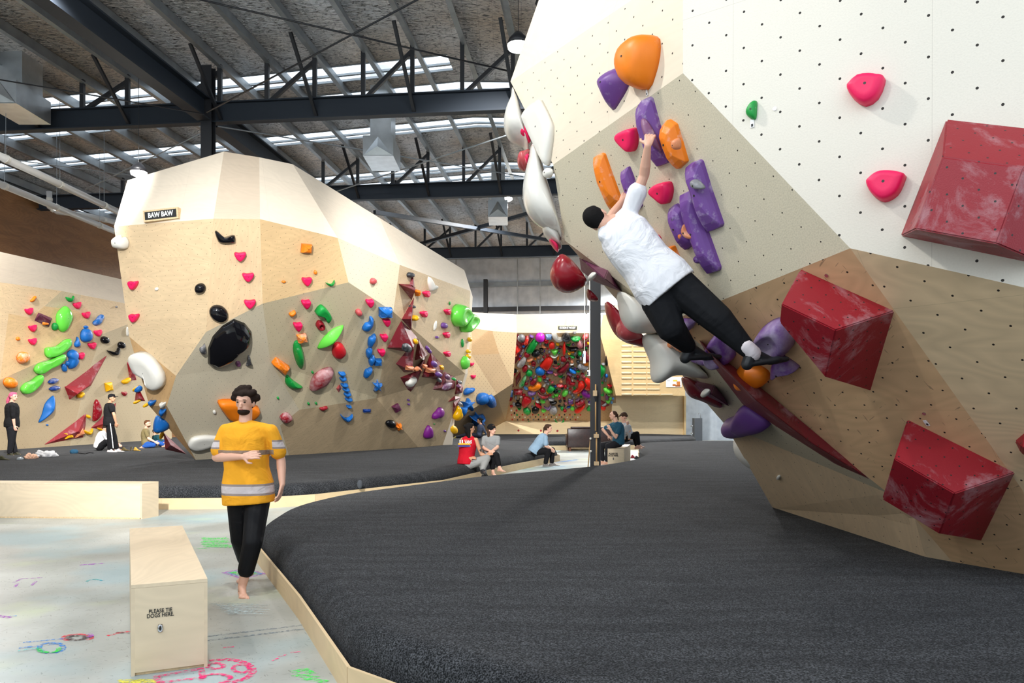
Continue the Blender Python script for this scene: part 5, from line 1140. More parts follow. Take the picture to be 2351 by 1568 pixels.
H('mid', 'oval', 412, 780, 9, 14, -20, 'yellow', 'egg', ZA, h=.16, bolt=False); H('mid', 'leaf', 712, 890, 24, 6, 78, 'white', 'sliver', ZA, h=.05, chalk=0)
H('mid', 'rock', 828, 887, 11, 14, 0, 'purple', 'lump', ZA, h=.12, bolt=False); H('mid', 'rock', 735, 1050, 6, 6, 0, 'purple', 'pebble', ZA, h=.07)
H('mid', 'leaf', 1090, 1130, 20, 5, 90, 'green', 'sliver', ZA, h=.06); H('mid', 'leaf', 1108, 1400, 31, 13, 85, 'lime', 'leaf', ZA, h=.2, label='bright green leaf hold low on the right edge of the boulder')
for x, y, w_, h_ in ((1185,1080,7,11),(1165,1245,7,9),(1165,1315,8,12),(1150,1430,6,9)): H('mid', 'oval', x, y, w_, h_, 0, 'yellow', 'edge', ZA, h=.1, bolt=False, where='the right edge of the boulder')
hold('mid', zb([(1060,850),(1078,860),(1080,890),(1098,930),(1095,980),(1065,1020),(1035,1032),(1005,1010),(1010,960),(1040,910)]), 'yellow', 'large yellow drop hold low on the right edge of the boulder', 'dome', .2, .05, gloss=.2)
H('mid', 'rock', 1005, 1152, 15, 19, 0, 'yellow', 'chunk', ZB, h=.14)
# maroon volume cascade
VG = 'maroon volumes cascading down the right of the boulder'
def mv(poly, apex, h, i, conv=None): return pyr('mid', poly, apex, h, 'maroon', 'maroon volume %s' % i, group=VG)
mv(za([(411,128),(440,410),(358,315)]), ZA(415,340), .10, 'at the very top of the maroon cascade, a thin spike')
volume('mid', za([(205,308),(358,315),(445,360),(392,540)]), [ZA(440,408)+(.42,)], [(0,1,4), (1,2,4), (2,3,4), (3,0,4)], 'maroon', 'maroon star point volume sticking out below the top spike', group=VG)
volume('mid', za([(428,485),(390,955),(250,800)]), [ZA(384,798)+(.30,)], [(0,1,3), (1,2,3), (2,0,3)], 'maroon', 'maroon wedge volume between the star point and the big pyramid', group=VG)
volume('mid', za([(245,815),(50,1205),(310,1252),(420,1200),(470,1050),(390,955)]), [ZA(415,1195)+(.42,), ZA(60,1195)+(.05,)], [(0,1,7), (0,7,6), (7,1,2), (7,2,6), (2,3,6), (3,4,6), (4,5,6), (5,0,6)], 'maroon', 'largest maroon pyramid volume with a grey rock hold', group=VG)
mv(zb([(395,150),(268,305),(375,420),(490,415),(508,110)]), ZB(480,395), .35, 'carrying a wooden bar, left of the middle of the cascade')
mv(za([(480,1060),(430,1370),(550,1345),(620,1290)]), ZA(545,1340), .3, 'with a white pebble in the middle of the cascade')
mv(zb([(660,200),(490,410),(600,390),(640,330)]), ZB(600,330), .22, 'lying dark between two pyramids of the cascade')
mv(zb([(720,155),(600,480),(790,505),(870,465),(890,345)]), ZB(775,470), .35, 'with a purple ball and a long wooden bar')
mv(zb([(318,485),(490,415),(620,370),(560,530),(457,710)]), ZB(500,500), .16, 'at the bottom left with a cream bean hold')
mv(zb([(895,335),(740,640),(930,665),(1035,625),(1045,490)]), ZB(925,600), .3, 'with the white and purple hold near the right edge')
mv(zb([(1055,500),(1030,710),(1130,680),(1140,600)]), ZB(1100,650), .2, 'near the right edge below the green chip')
mv(zb([(930,805),(1030,715),(1110,740),(1010,790)]), ZB(1040,765), .15, 'shaped like a flat arrow pointing left')
mv(zb([(1010,790),(1110,745),(1060,870),(995,1000)]), ZB(1035,850), .12, 'at the lowest end of the cascade above the yellow drop')
def HB(kind, x, y, w_, h_, rot, col, sh, zf, lift=.2, h=.10, **k):
    kw = dict(chalk=.5); kw.update(k); return H('mid', kind, x, y, w_, h_, rot, col, sh, zf, h=h, lift=lift, bolt=False, where='the maroon volumes', **kw)
HB('oval', 435, 1100, 9, 12, -20, 'yellow', 'knob', ZA); HB('rock', 313, 1187, 20, 19, 0, 'darkgrey', 'cauliflower rock', ZA, .35, .12, chalk=.8)
HB('rock', 600, 1195, 7, 10, 0, 'purple', 'knob', ZA, .1); HB('rock', 627, 1232, 7, 10, 0, 'purple', 'knob', ZA, .1); HB('crescent', 525, 1325, 7, 8, 0, 'white', 'pebble', ZA)
HB('block', 355, 1470, 17, 8, -5, 'peach', 'wooden bar', ZA, .3); HB('block', 565, 1443, 8, 7, 0, 'peach', 'wooden bar', ZA); HB('block', 645, 1500, 20, 9, -5, 'peach', 'wooden bar', ZA, .3); HB('crescent', 470, 1485, 18, 11, 180, 'peach', 'wooden curve', ZA)
HB('rock', 695, 1415, 13, 14, 0, 'purple', 'ball', ZA, .28); HB('block', 853, 350, 7, 9, 10, 'yellow', 'block', ZB); HB('leaf', 812, 440, 17, 13, 0, 'purple', 'lump', ZB, .28); HB('rock', 822, 512, 10, 9, 0, 'grey', 'rock', ZB, .1)
HB('oval', 930, 472, 11, 12, 0, 'mauve', 'ball', ZB, .22, chalk=.9); HB('leaf', 925, 592, 27, 14, 35, 'mauve', 'chalky shell', ZB, .25, chalk=1.0); HB('leaf', 1010, 500, 8, 7, 0, 'green', 'chip', ZB); HB('oval', 1085, 540, 7, 8, 0, 'grey', 'knob', ZB)
HB('leaf', 1070, 592, 9, 8, 0, 'mauve', 'knob', ZB); HB('bean', 465, 540, 28, 18, 18, 'white', 'cream bean', ZB, .14, .12, chalk=0, label='cream bean shaped hold on the bottom left maroon volume'); HB('oval', 1090, 820, 8, 8, 0, 'grey', 'edge ball', ZB, .02)
# ================================================================== far wall holds
ZF = lambda x, y: (1020+x/3.733, 700+y/3.733)
def HF(kind, x, y, w_, h_, rot, col, sh, **k): return H('far', kind, x, y, w_, h_, rot, col, sh, ZF, bolt=False, **k)
HF('bean', 205, 740, 20, 24, -30, 'blue', 'twisted', h=.2); HF('rock', 320, 805, 26, 28, 0, 'blue', 'boulder', h=.35); HF('leaf', 390, 815, 27, 20, 70, 'blue', 'leaf', h=.3, chalk=.6); HF('star', 190, 855, 30, 30, 0, 'blue', 'star', h=.3); HF('tri', 150, 915, 15, 22, 0, 'blue', 'wedge', h=.3); HF('star', 272, 960, 32, 25, 10, 'blue', 'vase', h=.4)
HF('tri', 230, 510, 11, 8, 0, 'pink', 'triangular', h=.12, chalk=0); HF('tri', 245, 617, 11, 9, 0, 'pink', 'triangular', h=.12, chalk=0)
for x, y in ((636,1078),(828,1080),(970,1082)): HF('leaf', x, y, 5, 4, 0, 'cherry', '', h=.05, where='the kicker under the training board')
# ================================================================== training board holds
ROWS = ((785, 'top edge'), (820, 'upper part'), (860, 'upper middle'), (900, 'lower middle'), (945, 'lower part'), (2000, 'bottom rows'))
def area(x, y):
    r = [n for lim, n in ROWS if y < lim][0]
    c_ = 'far left' if x < 1205 else 'left' if x < 1245 else 'centre' if x < 1290 else 'right' if x < 1340 else 'right by the column' if x < 1362 else 'right of the column'
    return '%s %s' % (r, c_)
SHN = dict(oval='oval', bean='bean', crescent='crescent', leaf='leaf', block='block', rock='rock', drop='drop', ring='ring', star='star', tri='wedge')
def TB(outline, col, kind='shaped', chalk=.3, h=None, gloss=.3, prof='dome', n=14, label=None):
    if isinstance(outline, tuple):
        kind = SHN[outline[0]]; cx, cy, big_ = outline[1], outline[2], max(outline[3], outline[4])
        if outline[0] == 'ring': prof = 'ring'
    else: cx = sum(p[0] for p in outline)/len(outline); cy = sum(p[1] for p in outline)/len(outline); big_ = 18
    sz = 'large' if big_ >= 16 else 'small' if big_ < 8 else ''
    o = hold('far', outline, col, ('%s %s %s hold, training board %s' % (sz, CN.get(col, col), kind, area(cx, cy))).strip(), prof, h or (.05+.008*min(big_, 24)), chalk, fo=BOARD, name='training_hold', cat='training hold', group='%s holds on the training board' % (CN.get(col, col)), bolt=False, gloss=gloss, n=n, big=big_ > 12)
    return o
def mvf(poly, apex, h, label): return pyr('far', poly, apex, h, 'maroon', label, fo=BOARD, group='maroon volumes on the training board')
mvf([(1184,765),(1226,774),(1176,849)], (1196,785), .1, 'large maroon triangle volume at the upper left of the training board')
mvf([(1171,864),(1177,868),(1180,889),(1168,893)], (1174,882), .12, 'tall maroon volume at the left edge of the training board')
mvf([(1195,850),(1197,868),(1184,890),(1183,868)], (1190,868), .12, 'narrow maroon volume beside the long green sausage hold')
mvf([(1352,778),(1358,776),(1358,797),(1327,804),(1325,800)], (1345,794), .1, 'maroon volume left of the column at the top of the training board')
mvf([(1372,918),(1378,916),(1402,930),(1395,934),(1372,936)], (1385,927), .1, 'maroon volume right of the column near the bottom of the training board')
mvf([(1391,896),(1400,900),(1404,918),(1392,914)], (1398,908), .1, 'maroon volume at the right edge of the training board')
mvf([(1373,795),(1379,812),(1376,815),(1372,806)], (1375,806), .06, 'thin maroon volume just right of the column')
PO = [  # outlines
 ([(1266,764),(1277,764),(1282,773),(1291,774),(1292,780),(1280,783),(1270,776)], 'white', 'curved', 0),
 ([(1225,778),(1230,783),(1236,784),(1224,804),(1218,811),(1207,804)], 'green', 'long ribbed', .1),
 ([(1205,817),(1209,821),(1203,837),(1194,842),(1186,838),(1193,826)], 'grey', 'shell', .9),
 ([(1259,817),(1269,823),(1269,830),(1260,847),(1252,849),(1240,841),(1240,836),(1250,824)], 'scarlet', 'kidney', .2),
 ([(1298,791),(1308,796),(1327,796),(1327,800),(1313,803),(1304,801)], 'black', 'long curved', 0),
 ([(1324,840),(1331,833),(1340,838),(1350,842),(1345,848),(1333,846)], 'grey', 'boomerang', .9),
 ([(1303,829),(1307,833),(1304,843),(1293,855),(1285,859),(1278,851),(1289,843),(1296,837)], 'maroon', 'banana', .2),
 ([(1234,877),(1243,880),(1242,888),(1229,896),(1216,894),(1213,888),(1226,882)], 'orange', 'kidney', .4),
 ([(1205,908),(1221,916),(1212,928),(1205,934),(1200,932),(1197,925),(1200,914)], 'red', 'big pointed', .3),
 ([(1304,860),(1311,867),(1309,872),(1314,876),(1321,877),(1319,882),(1310,885),(1300,879),(1299,870)], 'cherry', 'hook', .5),
 ([(1334,873),(1342,877),(1342,887),(1330,900),(1318,902),(1314,898),(1326,889),(1327,879)], 'scarlet', 'seahorse', .3),
 ([(1345,867),(1354,870),(1357,879),(1356,892),(1349,895),(1342,890),(1348,882),(1341,870)], 'scarlet', 'upright bean', .3),
 ([(1337,895),(1346,896),(1357,909),(1345,912),(1339,908),(1334,900)], 'violet', 'bat wing', .4),
 ([(1263,884),(1272,886),(1274,890),(1266,900),(1256,898),(1258,890)], 'green', 'ragged', .3),
 ([(1372,858),(1373,838),(1382,838),(1391,846),(1386,858),(1378,868)], 'green', 'big fin', .1),
]
for p, c_, k, ch in PO: TB(p, c_, k, ch, .2, n=16)
LST = """oval 1197 775 18 16 0 darkgrey 9;bean 1209 781 20 13 45 scarlet 5;tri 1200 787 7 6 0 red 0;bean 1220 771 11 6 -35 purple 5;rock 1240 773 22 19 0 magenta 3;block 1260 772 14 10 0 sky 9;ring 1254 781 11 9 0 red 0
block 1183 803 21 14 45 scarlet 1;oval 1183 814 8 7 0 peach 3;tri 1202 794 8 6 0 blue 0;oval 1201 804 6 6 0 grey 5;bean 1198 810 9 5 40 grey 6;oval 1210 813 14 12 0 cherry 3;leaf 1231 809 23 14 15 black 3;oval 1240 788 7 5 0 grey 2;bean 1248 794 12 8 -40 peach 2;oval 1254 790 9 6 0 darkgrey 1;rock 1267 792 14 16 0 scarlet 2;oval 1280 789 9 5 -15 yellow 2;tri 1273 807 16 13 0 lime 1
crescent 1273 815 18 6 10 white 0;crescent 1256 812 12 8 -10 cherry 6;tri 1257 800 5 4 0 red 0;oval 1261 807 6 6 0 grey 6;bean 1243 800 10 4 -5 black 0;block 1245 810 5 5 0 darkgrey 1;bean 1250 805 5 4 30 purple 1;bean 1217 824 17 7 8 peach 4;oval 1229 823 5 3 0 orange 0;oval 1236 819 7 6 0 peach 8;oval 1236 829 7 8 0 grey 5;block 1243 825 10 5 40 grey 6;oval 1248 818 6 5 40 cherry 3;ring 1225 833 11 10 0 cherry 4
oval 1205 845 12 16 -30 cherry 1;bean 1217 835 4 4 0 orange 0;leaf 1215 840 7 4 -20 white 0;rock 1224 842 7 5 0 grey 2;rock 1240 850 23 18 0 blue 4;rock 1182 850 10 8 0 black 2;rock 1179 836 6 7 0 darkgrey 5;oval 1215 855 16 14 0 green 2;tri 1179 857 13 11 0 cherry 2;block 1262 852 15 4 -5 purple 2;tri 1256 858 8 4 0 darkgrey 2;oval 1269 847 6 6 0 grey 5
ring 1300 772 20 17 0 darkgrey 6;bean 1321 776 23 11 -12 green 5;leaf 1343 772 19 11 30 red 6;tri 1319 763 8 4 0 grey 0;crescent 1306 789 11 6 20 green 0;oval 1316 790 6 6 -40 mauve 3;leaf 1295 799 33 8 85 scarlet 3;oval 1331 789 16 17 0 dusty 9;oval 1350 787 6 7 0 yellow 0;oval 1346 797 5 5 0 green 0;oval 1346 801 5 5 0 black 0;oval 1287 795 7 4 0 cherry 3;bean 1279 797 8 5 30 grey 3;tri 1284 800 7 3 0 darkgrey 2
bean 1314 806 10 4 -15 orange 1;rock 1330 810 10 12 15 green 4;drop 1346 816 19 24 0 maroon 3;tri 1307 811 8 5 0 yellow 3;block 1320 811 5 8 -20 grey 6;leaf 1314 817 13 5 -20 green 3;rock 1294 823 15 12 0 cherry 2;oval 1301 818 8 5 0 grey 6;oval 1307 822 6 5 0 cherry 2;ring 1326 818 7 6 0 black 4;rock 1333 823 6 8 0 grey 4;bean 1281 822 5 11 0 orange 3;oval 1291 831 7 6 0 grey 7;rock 1313 829 8 7 0 peach 4;rock 1327 829 9 7 0 darkgrey 4;ring 1275 830 8 6 0 black 5;leaf 1282 835 6 3 0 green 0;crescent 1278 839 19 8 10 cherry 5
block 1346 834 9 7 0 orange 1;bean 1314 850 19 10 -45 blue 2;block 1307 857 13 5 -30 mauve 5;leaf 1327 851 9 3 0 green 0;star 1276 857 12 9 0 dusty 9;leaf 1338 858 9 6 -30 cherry 2;drop 1392 825 8 23 0 black 0;leaf 1386 834 11 3 0 grey 5;bean 1201 874 31 11 52 green 7;bean 1225 875 19 13 25 cherry 4;rock 1219 868 7 7 0 purple 2;rock 1239 870 10 9 0 lime 2;crescent 1238 862 8 4 0 yellow 0;ring 1249 863 9 7 0 red 3;leaf 1253 873 13 5 -15 darkgrey 5
rock 1257 868 8 5 0 grey 7;oval 1208 879 9 6 0 cherry 6;block 1172 902 11 14 0 blue 5;ring 1171 913 11 9 0 cherry 2;block 1190 898 20 10 0 cherry 4;bean 1207 890 11 6 -40 sky 4;bean 1221 901 20 12 -5 purple 6;crescent 1246 905 29 10 -20 cherry 6;rock 1246 895 13 12 0 cherry 1;oval 1257 879 10 6 -15 grey 5;bean 1250 884 8 6 20 white 3;leaf 1286 883 18 6 0 red 6;leaf 1202 905 10 4 5 red 2;oval 1184 912 6 9 0 grey 5
oval 1196 910 6 4 30 white 0;crescent 1190 917 9 6 40 black 0;oval 1190 928 15 10 -15 black 1;oval 1180 927 7 9 30 grey 9;tri 1174 932 7 5 0 red 2;crescent 1192 937 9 5 -10 green 2;rock 1210 942 18 13 -15 green 4;rock 1229 940 17 14 15 black 2;bean 1248 942 11 7 -20 lime 0;crescent 1258 933 17 12 20 purple 7;rock 1270 940 20 18 0 grey 9;bean 1246 921 12 7 -25 lime 0;bean 1270 923 17 9 -15 black 2;leaf 1236 929 19 6 -32 red 1
block 1265 915 15 4 -3 grey 5;oval 1234 912 6 6 0 grey 5;oval 1252 916 6 6 0 grey 5;star 1277 905 12 8 0 lime 2;ring 1284 910 9 9 0 dusty 7;ring 1263 904 6 6 0 red 5;oval 1270 910 6 4 0 lime 0;rock 1224 914 5 4 0 blue 0;oval 1222 933 5 5 0 grey 3;leaf 1234 921 8 4 -15 white 2;crescent 1258 899 9 4 0 yellow 0;oval 1339 862 15 10 -45 cherry 6;rock 1297 901 17 11 40 lime 3;rock 1308 900 7 7 0 grey 6;rock 1314 906 7 6 0 grey 6
leaf 1328 904 9 7 50 orange 2;ring 1295 912 7 6 0 cherry 3;block 1310 921 12 10 5 purple 3;bean 1332 923 25 14 8 cherry 5;bean 1326 916 13 5 22 mauve 4;bean 1332 936 31 10 30 scarlet 3;oval 1315 928 7 5 15 orange 1;rock 1314 936 11 9 0 lime 5;tri 1290 937 8 10 0 green 4;ring 1297 941 8 6 0 red 6;drop 1352 935 12 13 0 green 3;rock 1299 925 7 7 0 dusty 9;bean 1306 933 9 4 0 navy 2;oval 1288 874 9 9 0 peach 7;oval 1298 886 9 7 40 red 5;crescent 1287 862 11 5 5 green 4
oval 1392 862 8 8 0 blue 4;bean 1384 868 8 11 30 grey 7;rock 1390 872 6 7 0 grey 6;oval 1383 878 6 4 0 green 0;star 1400 884 12 12 0 red 4;bean 1395 895 22 12 -35 lime 1;crescent 1383 904 8 8 50 green 0;rock 1393 911 8 12 0 mauve 1;bean 1397 905 8 5 -50 lime 2;rock 1401 913 8 6 0 lime 7;oval 1407 914 6 5 0 sky 3;tri 1396 921 11 8 0 lime 2;leaf 1387 927 13 5 20 grey 7;rock 1385 935 12 10 0 scarlet 4;rock 1404 923 6 6 0 sky 6;leaf 1372 916 8 4 0 green 1;drop 1371 892 5 14 0 cherry 1
rock 1199 830 5 4 0 orange 0;leaf 1193 823 8 3 40 red 2;bean 1195 816 7 4 0 purple 1;tri 1188 851 4 3 0 white 0;rock 1228 812 6 4 0 grey 2;bean 1283 808 5 3 15 purple 1;oval 1283 809 6 4 0 green 0;rock 1300 806 5 4 0 green 0;tri 1320 805 5 3 0 black 0;bean 1288 822 6 4 40 grey 2;leaf 1313 834 10 4 15 white 3;tri 1314 842 8 5 0 darkgrey 1;rock 1320 845 5 3 0 purple 0;tri 1326 847 7 4 0 darkgrey 1;rock 1339 851 6 5 0 grey 4;rock 1305 850 5 3 0 darkgrey 0
rock 1229 863 7 4 40 grey 4;leaf 1218 861 4 5 0 grey 2;tri 1226 866 4 3 0 green 0;oval 1213 874 4 3 0 mauve 0;tri 1262 872 4 4 0 red 1;leaf 1268 876 9 5 15 dusty 6;tri 1270 884 8 3 0 darkgrey 2;bean 1275 886 7 4 0 navy 0;leaf 1275 892 4 3 0 green 0;tri 1277 895 8 4 20 darkgrey 1;leaf 1275 898 11 4 0 black 1;tri 1284 898 7 6 0 green 2;rock 1251 901 6 5 0 grey 2;tri 1238 917 6 5 15 darkgrey 1;rock 1286 920 7 6 0 darkgrey 2;tri 1284 931 7 4 15 black 1;tri 1241 928 4 4 0 black 1
rock 1228 926 4 3 0 green 0;tri 1308 916 8 4 0 grey 3;leaf 1317 911 8 5 10 grey 2;tri 1325 905 5 4 0 grey 2;leaf 1334 910 5 3 0 green 0;rock 1296 919 5 5 0 black 1;tri 1296 930 5 8 0 black 1;rock 1302 936 5 5 0 grey 3;bean 1325 931 9 4 -5 darkgrey 3;tri 1345 862 4 4 0 green 0;rock 1350 916 6 5 0 grey 2;leaf 1353 922 7 5 10 purple 1;leaf 1352 926 7 4 0 white 3;tri 1309 892 7 5 0 red 4;rock 1303 890 5 5 0 grey 3;leaf 1319 890 6 6 50 green 1;tri 1291 892 6 4 0 darkgrey 1
tri 1293 866 9 4 10 darkgrey 1;tri 1316 863 8 5 0 grey 1;tri 1321 868 8 4 0 darkgrey 1;ring 1327 863 8 6 0 cherry 4;tri 1328 869 5 5 0 darkgrey 2;leaf 1327 873 7 4 -20 red 2;rock 1306 878 4 3 0 white 0;oval 1314 873 4 4 0 white 0"""
for ln in LST.replace('\n', ';').split(';'):
    k, x, y, w_, h_, r_, c_, ch = ln.split(); TB((k, float(x), float(y), float(w_), float(h_), float(r_)), c_, chalk=int(ch)/9., n=10)
# the two bottom rows of round footholds
rr = random.Random(3)
for row, (yy, x0, cl) in enumerate(((952, 1175, 'red green red grey red green red grey green red darkgrey red green red'), (957, 1181, 'white darkgrey white grey darkgrey grey white darkgrey white darkgrey white grey white'), (963, 1176, 'red darkgrey red darkgrey grey darkgrey red darkgrey white grey red darkgrey red'))):
    for i, c_ in enumerate(cl.split()): TB(('oval', x0+i*12.1+rr.uniform(-.5, .5), yy+rr.uniform(-.4, .4), 3.2, 2.8, 0), c_, chalk=0, h=.05, n=8)
for x, y, c_ in ((1181,948,'black'),(1186,942,'red'),(1174,942,'white'),(1214,968,'green'),(1187,952,'green')): TB(('oval', x, y, 4, 4, 0), c_, chalk=0, h=.06, n=8)
hold('far', [(1274,961),(1278,967),(1285,969),(1291,967),(1295,960),(1295,968),(1289,973),(1281,973),(1275,968)], 'green', 'green crescent moon hold on the pale kicker edge below the training board', 'dome', .15, .2, fo=BOARD, name='training_hold', cat='training hold', bolt=False)
# finger board strings and clip
def hang(px, y0, y1, Y, label, body, bw):
    a = P(px, y0, Y); b = P(px, y1, Y); bm = NB(); tube(bm, [a, b], .012, 6); o = obj('hanging_cord', bm, plain('cord_%d' % px, srgb(206, 200, 184), .8)); tag(o, label, 'cord')
    for (x0, yy0, x1, yy1, col) in body:
        p0, p1 = P(x0, yy1, Y-.02), P(x1, yy0, Y-.02); bm = NB(); box(bm, p0.x, Y-.03, p0.z, p1.x, Y+.03, p1.z); obj('tag_body', bm, plain('tag_%d_%d' % (x0, yy0), srgb(*col), .5), o)
hang(1342, 579, 815, 31.85, 'pale cord with a blue white tag in front of the training board', [(1339, 806, 1344.5, 834, (206, 214, 226)), (1338, 812, 1340, 820, (90, 170, 220))], 3)
hang(1353.5, 579, 850, 31.9, 'second pale cord beside the column with a white and turquoise card', [(1348, 850, 1356.8, 863, (236, 240, 238)), (1348.2, 853, 1351, 862, (110, 220, 216))], 3)
# poles leaning at the column
def polething(x, y0, y1, Y, label, blocks, x2=None, r=.016):
    t = thing('wooden_pole', label, 'pole', P(x, y1, Y), 'wooden poles at the dark column'); bm = NB(); tube(bm, [P(x, y1, Y), P(x2 or x, y0, Y)], r, 8); obj('shaft', bm, M['polewood'], t, True)
    for (bx, by, w_, h_) in blocks:
        p0, p1 = P(bx-w_/2, by+h_/2, Y), P(bx+w_/2, by-h_/2, Y); bm = NB(); rbox(bm, p0.x, Y-.05, p0.z, p1.x, Y+.05, p1.z, .008); obj('block', bm, M['edge_ply'], t)
    return t
M['polewood'] = plain('pole_wood', srgb(206, 164, 108), .5)
pt = polething(1367.5, 882, 989, 16.55, 'upper wooden pole hanging on the dark column with a brush head', [(1366, 903, 9, 13)])
bm = NB(); bar(bm, P(1367.5, 909, 16.53), P(1367.5, 922, 16.53), .03, .03); obj('clamp', bm, M['black_metal'], pt)
polething(1369.5, 992, 1060, 16.50, 'lower wooden pole between two square blocks on the dark column', [(1369, 1001, 11, 9), (1369.5, 1064, 11, 9)])
polething(1350, 1003, 1074, 17.3, 'thin wooden pole leaning against the left side of the dark column', [], x2=1356, r=.013)
for px, py in ((1356, 1007), (1356.5, 1036)):
    bm = NB(); bmesh.ops.create_uvsphere(bm, u_segments=8, v_segments=6, radius=.028, matrix=Matrix.Translation(P(px, py, 16.7))); o = obj('cleat', bm, M['white'], None, True)
    tag(o, 'small white cleat on the left side of the dark column, %s' % ('upper one' if py < 1020 else 'lower one'), 'cleat', 'white cleats on the dark column')
# ================================================================== chalk drawings on the concrete
def stroke(bm, pts, w_, z=.0015):
    pts = [FP(x, y) for x, y in pts]
    for a, b in zip(pts, pts[1:]):
        z += .00012
        d = (b-a)
        if d.length < 1e-4: continue
        d.normalize(); s = Vector((-d.y, d.x, 0))*w_/2; e = d*w_*.3
        bm.faces.new([bm.verts.new(p+Vector((0, 0, z))) for p in (a-e-s, b+e-s, b+e+s, a-e+s)])
def chalkmat(name, c_, dens=.5):
    m, N, L, b = newmat('chalk_'+name); tc = N.new('ShaderNodeTexCoord'); n = N.new('ShaderNodeTexNoise'); n.inputs['Scale'].default_value = 38; n.inputs['Detail'].default_value = 5; L.new(tc.outputs['Object'], n.inputs['Vector'])
    col = mixrgb(N, L, n.outputs['Fac'], srgb(*c_), tuple(.55*x+.45*y for x, y in zip(srgb(*c_)[:3], (.55, .56, .52)))+(1,), lo=dens, hi=dens+.12)
    mr = N.new('ShaderNodeMapRange'); mr.inputs['From Min'].default_value = dens-.16; mr.inputs['From Max'].default_value = dens+.06; mr.inputs['To Min'].default_value = .88; mr.inputs['To Max'].default_value = .12
    L.new(n.outputs['Fac'], mr.inputs['Value']); L.new(mr.outputs['Result'], b.inputs['Alpha'])
    L.new(col, b.inputs['Base Color']); b.inputs['Roughness'].default_value = .9; return m
CK = {k: chalkmat(k, v) for k, v in dict(pink=(255, 50, 130), green=(70, 230, 90), blue=(70, 150, 230), violet=(190, 80, 210), yellow=(235, 226, 90), turq=(70, 200, 200), red=(240, 60, 80), dark=(96, 76, 80), paleblue=(172, 192, 198), bluegrey=(112, 126, 138)).items()}
zc = lambda pts: Z(3.213, 0, 1080, pts)
def drawing(label, strokes, cat='chalk drawing'):
    """one chalk drawing: first colour is the object, other colours its parts"""
    o = None; g = {}
    for col, w_, pts in strokes: g.setdefault(col, []).append((w_, pts))
    for i, (col, ss) in enumerate(g.items()):
        bm = NB()
        for si, (w_, pts) in enumerate(ss): stroke(bm, zc(pts), w_, .0012+.003*i+.0007*si)
        q = obj('chalk_drawing' if o is None else 'chalk_line', bm, CK[col], o)
        if o is None: o = q; tag(o, label, cat, 'coloured chalk drawings on the concrete')
def arc(cx, cy, rx, ry, a0, a1, n=16): return [(cx+rx*math.cos(math.radians(a0+(a1-a0)*i/n)), cy+ry*math.sin(math.radians(a0+(a1-a0)*i/n))) for i in range(n+1)]
drawing('bright pink chalk scrawl at the bottom beside the front plywood box', [('pink', .045, arc(1650, 1480, 215, 85, -115, 95)), ('pink', .03, arc(1590, 1445, 60, 20, 0, 360)), ('pink', .03, arc(1780, 1465, 60, 30, 0, 360)), ('pink', .04, [(1150, 1525), (1480, 1465), (1500, 1530), (1180, 1568), (1150, 1525)]), ('pink', .03, arc(1590, 1535, 110, 28, 150, 380))])
drawing('green chalk scribble on the floor left of the walking person', [('green', .05, [(1500+o_, 500+16*i) for o_ in (0,)]+[(1500+(170 if i % 2 else 0)+8*math.sin(i), 498+7.5*i) for i in range(10)]) for i in range(1)]+[('green', .05, [(1460, 578), (1540, 574)]), ('green', .06, [(1500, 505), (1660, 498)]), ('green', .06, [(1490, 545), (1730, 560)]), ('green', .06, [(1500, 525), (1690, 530)]), ('green', .06, [(1520, 565), (1700, 568)])])
drawing('purple and blue chalk diamond under the feet of the walking person', [('violet', .03, [(1645, 755), (1800, 725), (1960, 765), (1790, 798), (1645, 755)]), ('blue', .03, [(1680, 757), (1800, 737), (1925, 765), (1790, 788), (1680, 757)]), ('green', .05, [(1710, 757), (1800, 745), (1880, 764), (1790, 776), (1710, 757)])])
drawing('blue and green chalk fish shape at the lower left of the floor', [('blue', .03, arc(380, 1310, 90, 38, 0, 360)), ('blue', .025, [(180, 1270), (460, 1243)]), ('green', .03, arc(360, 1322, 75, 25, -20, 200)), ('turq', .03, [(145, 1335), (300, 1315)]), ('blue', .03, [(150, 1312), (300, 1295)]), ('blue', .025, [(370, 1285), (440, 1278)])])
drawing('red and dark chalk eye shape on the lower left floor', [('red', .03, arc(570, 1235, 105, 24, 130, 400)), ('dark', .035, arc(565, 1238, 65, 15, 0, 360)), ('violet', .03, arc(630, 1225, 45, 15, -60, 60))])
drawing('red chalk stroke running under the left side of the front box', [('red', .035, [(800, 1218), (870, 1200), (955, 1188)]), ('dark', .02, [(860, 1198), (955, 1203)])])
drawing('purple chalk smear in the middle of the left floor', [('violet', .05, [(600, 698), (680, 692), (760, 686)])])
drawing('purple chalk arch on the left floor', [('violet', .025, [(100, 828), (160, 800), (240, 795), (310, 792)]), ('violet', .025, [(130, 835), (110, 860)]), ('violet', .025, [(265, 820), (232, 850)])])
drawing('turquoise chalk arc on the left floor beside the front box', [('turq', .025, arc(700, 825, 60, 20, 190, 330)), ('blue', .02, [(740, 815), (768, 812)])])
drawing('purple chalk mark at the left edge of the floor', [('violet', .05, [(-20, 1075), (70, 1085)]), ('blue', .02, [(75, 1078), (118, 1076)])])
drawing('yellow chalk patch at the bottom edge in front of the box', [('yellow', .03, [(880+(31*k)%60, 1548+4*k), (1080+(47*k)%90, 1545+4*k)]) for k in range(8)])
drawing('green chalk strokes at the bottom near the mat corner', [('green', .05, [(2165, 1485), (2250, 1470), (2300, 1500)]), ('green', .05, [(2180, 1510), (2330, 1530)]), ('green', .05, [(2250, 1540), (2400, 1560)])])
drawing('pale blue chalk wash beside the barefoot walker', [('paleblue', .012, [(1545+5*k+(37*k)%70, 985+4.2*k), (1760+(53*k)%230, 978+4.4*k)]) for k in range(22)])
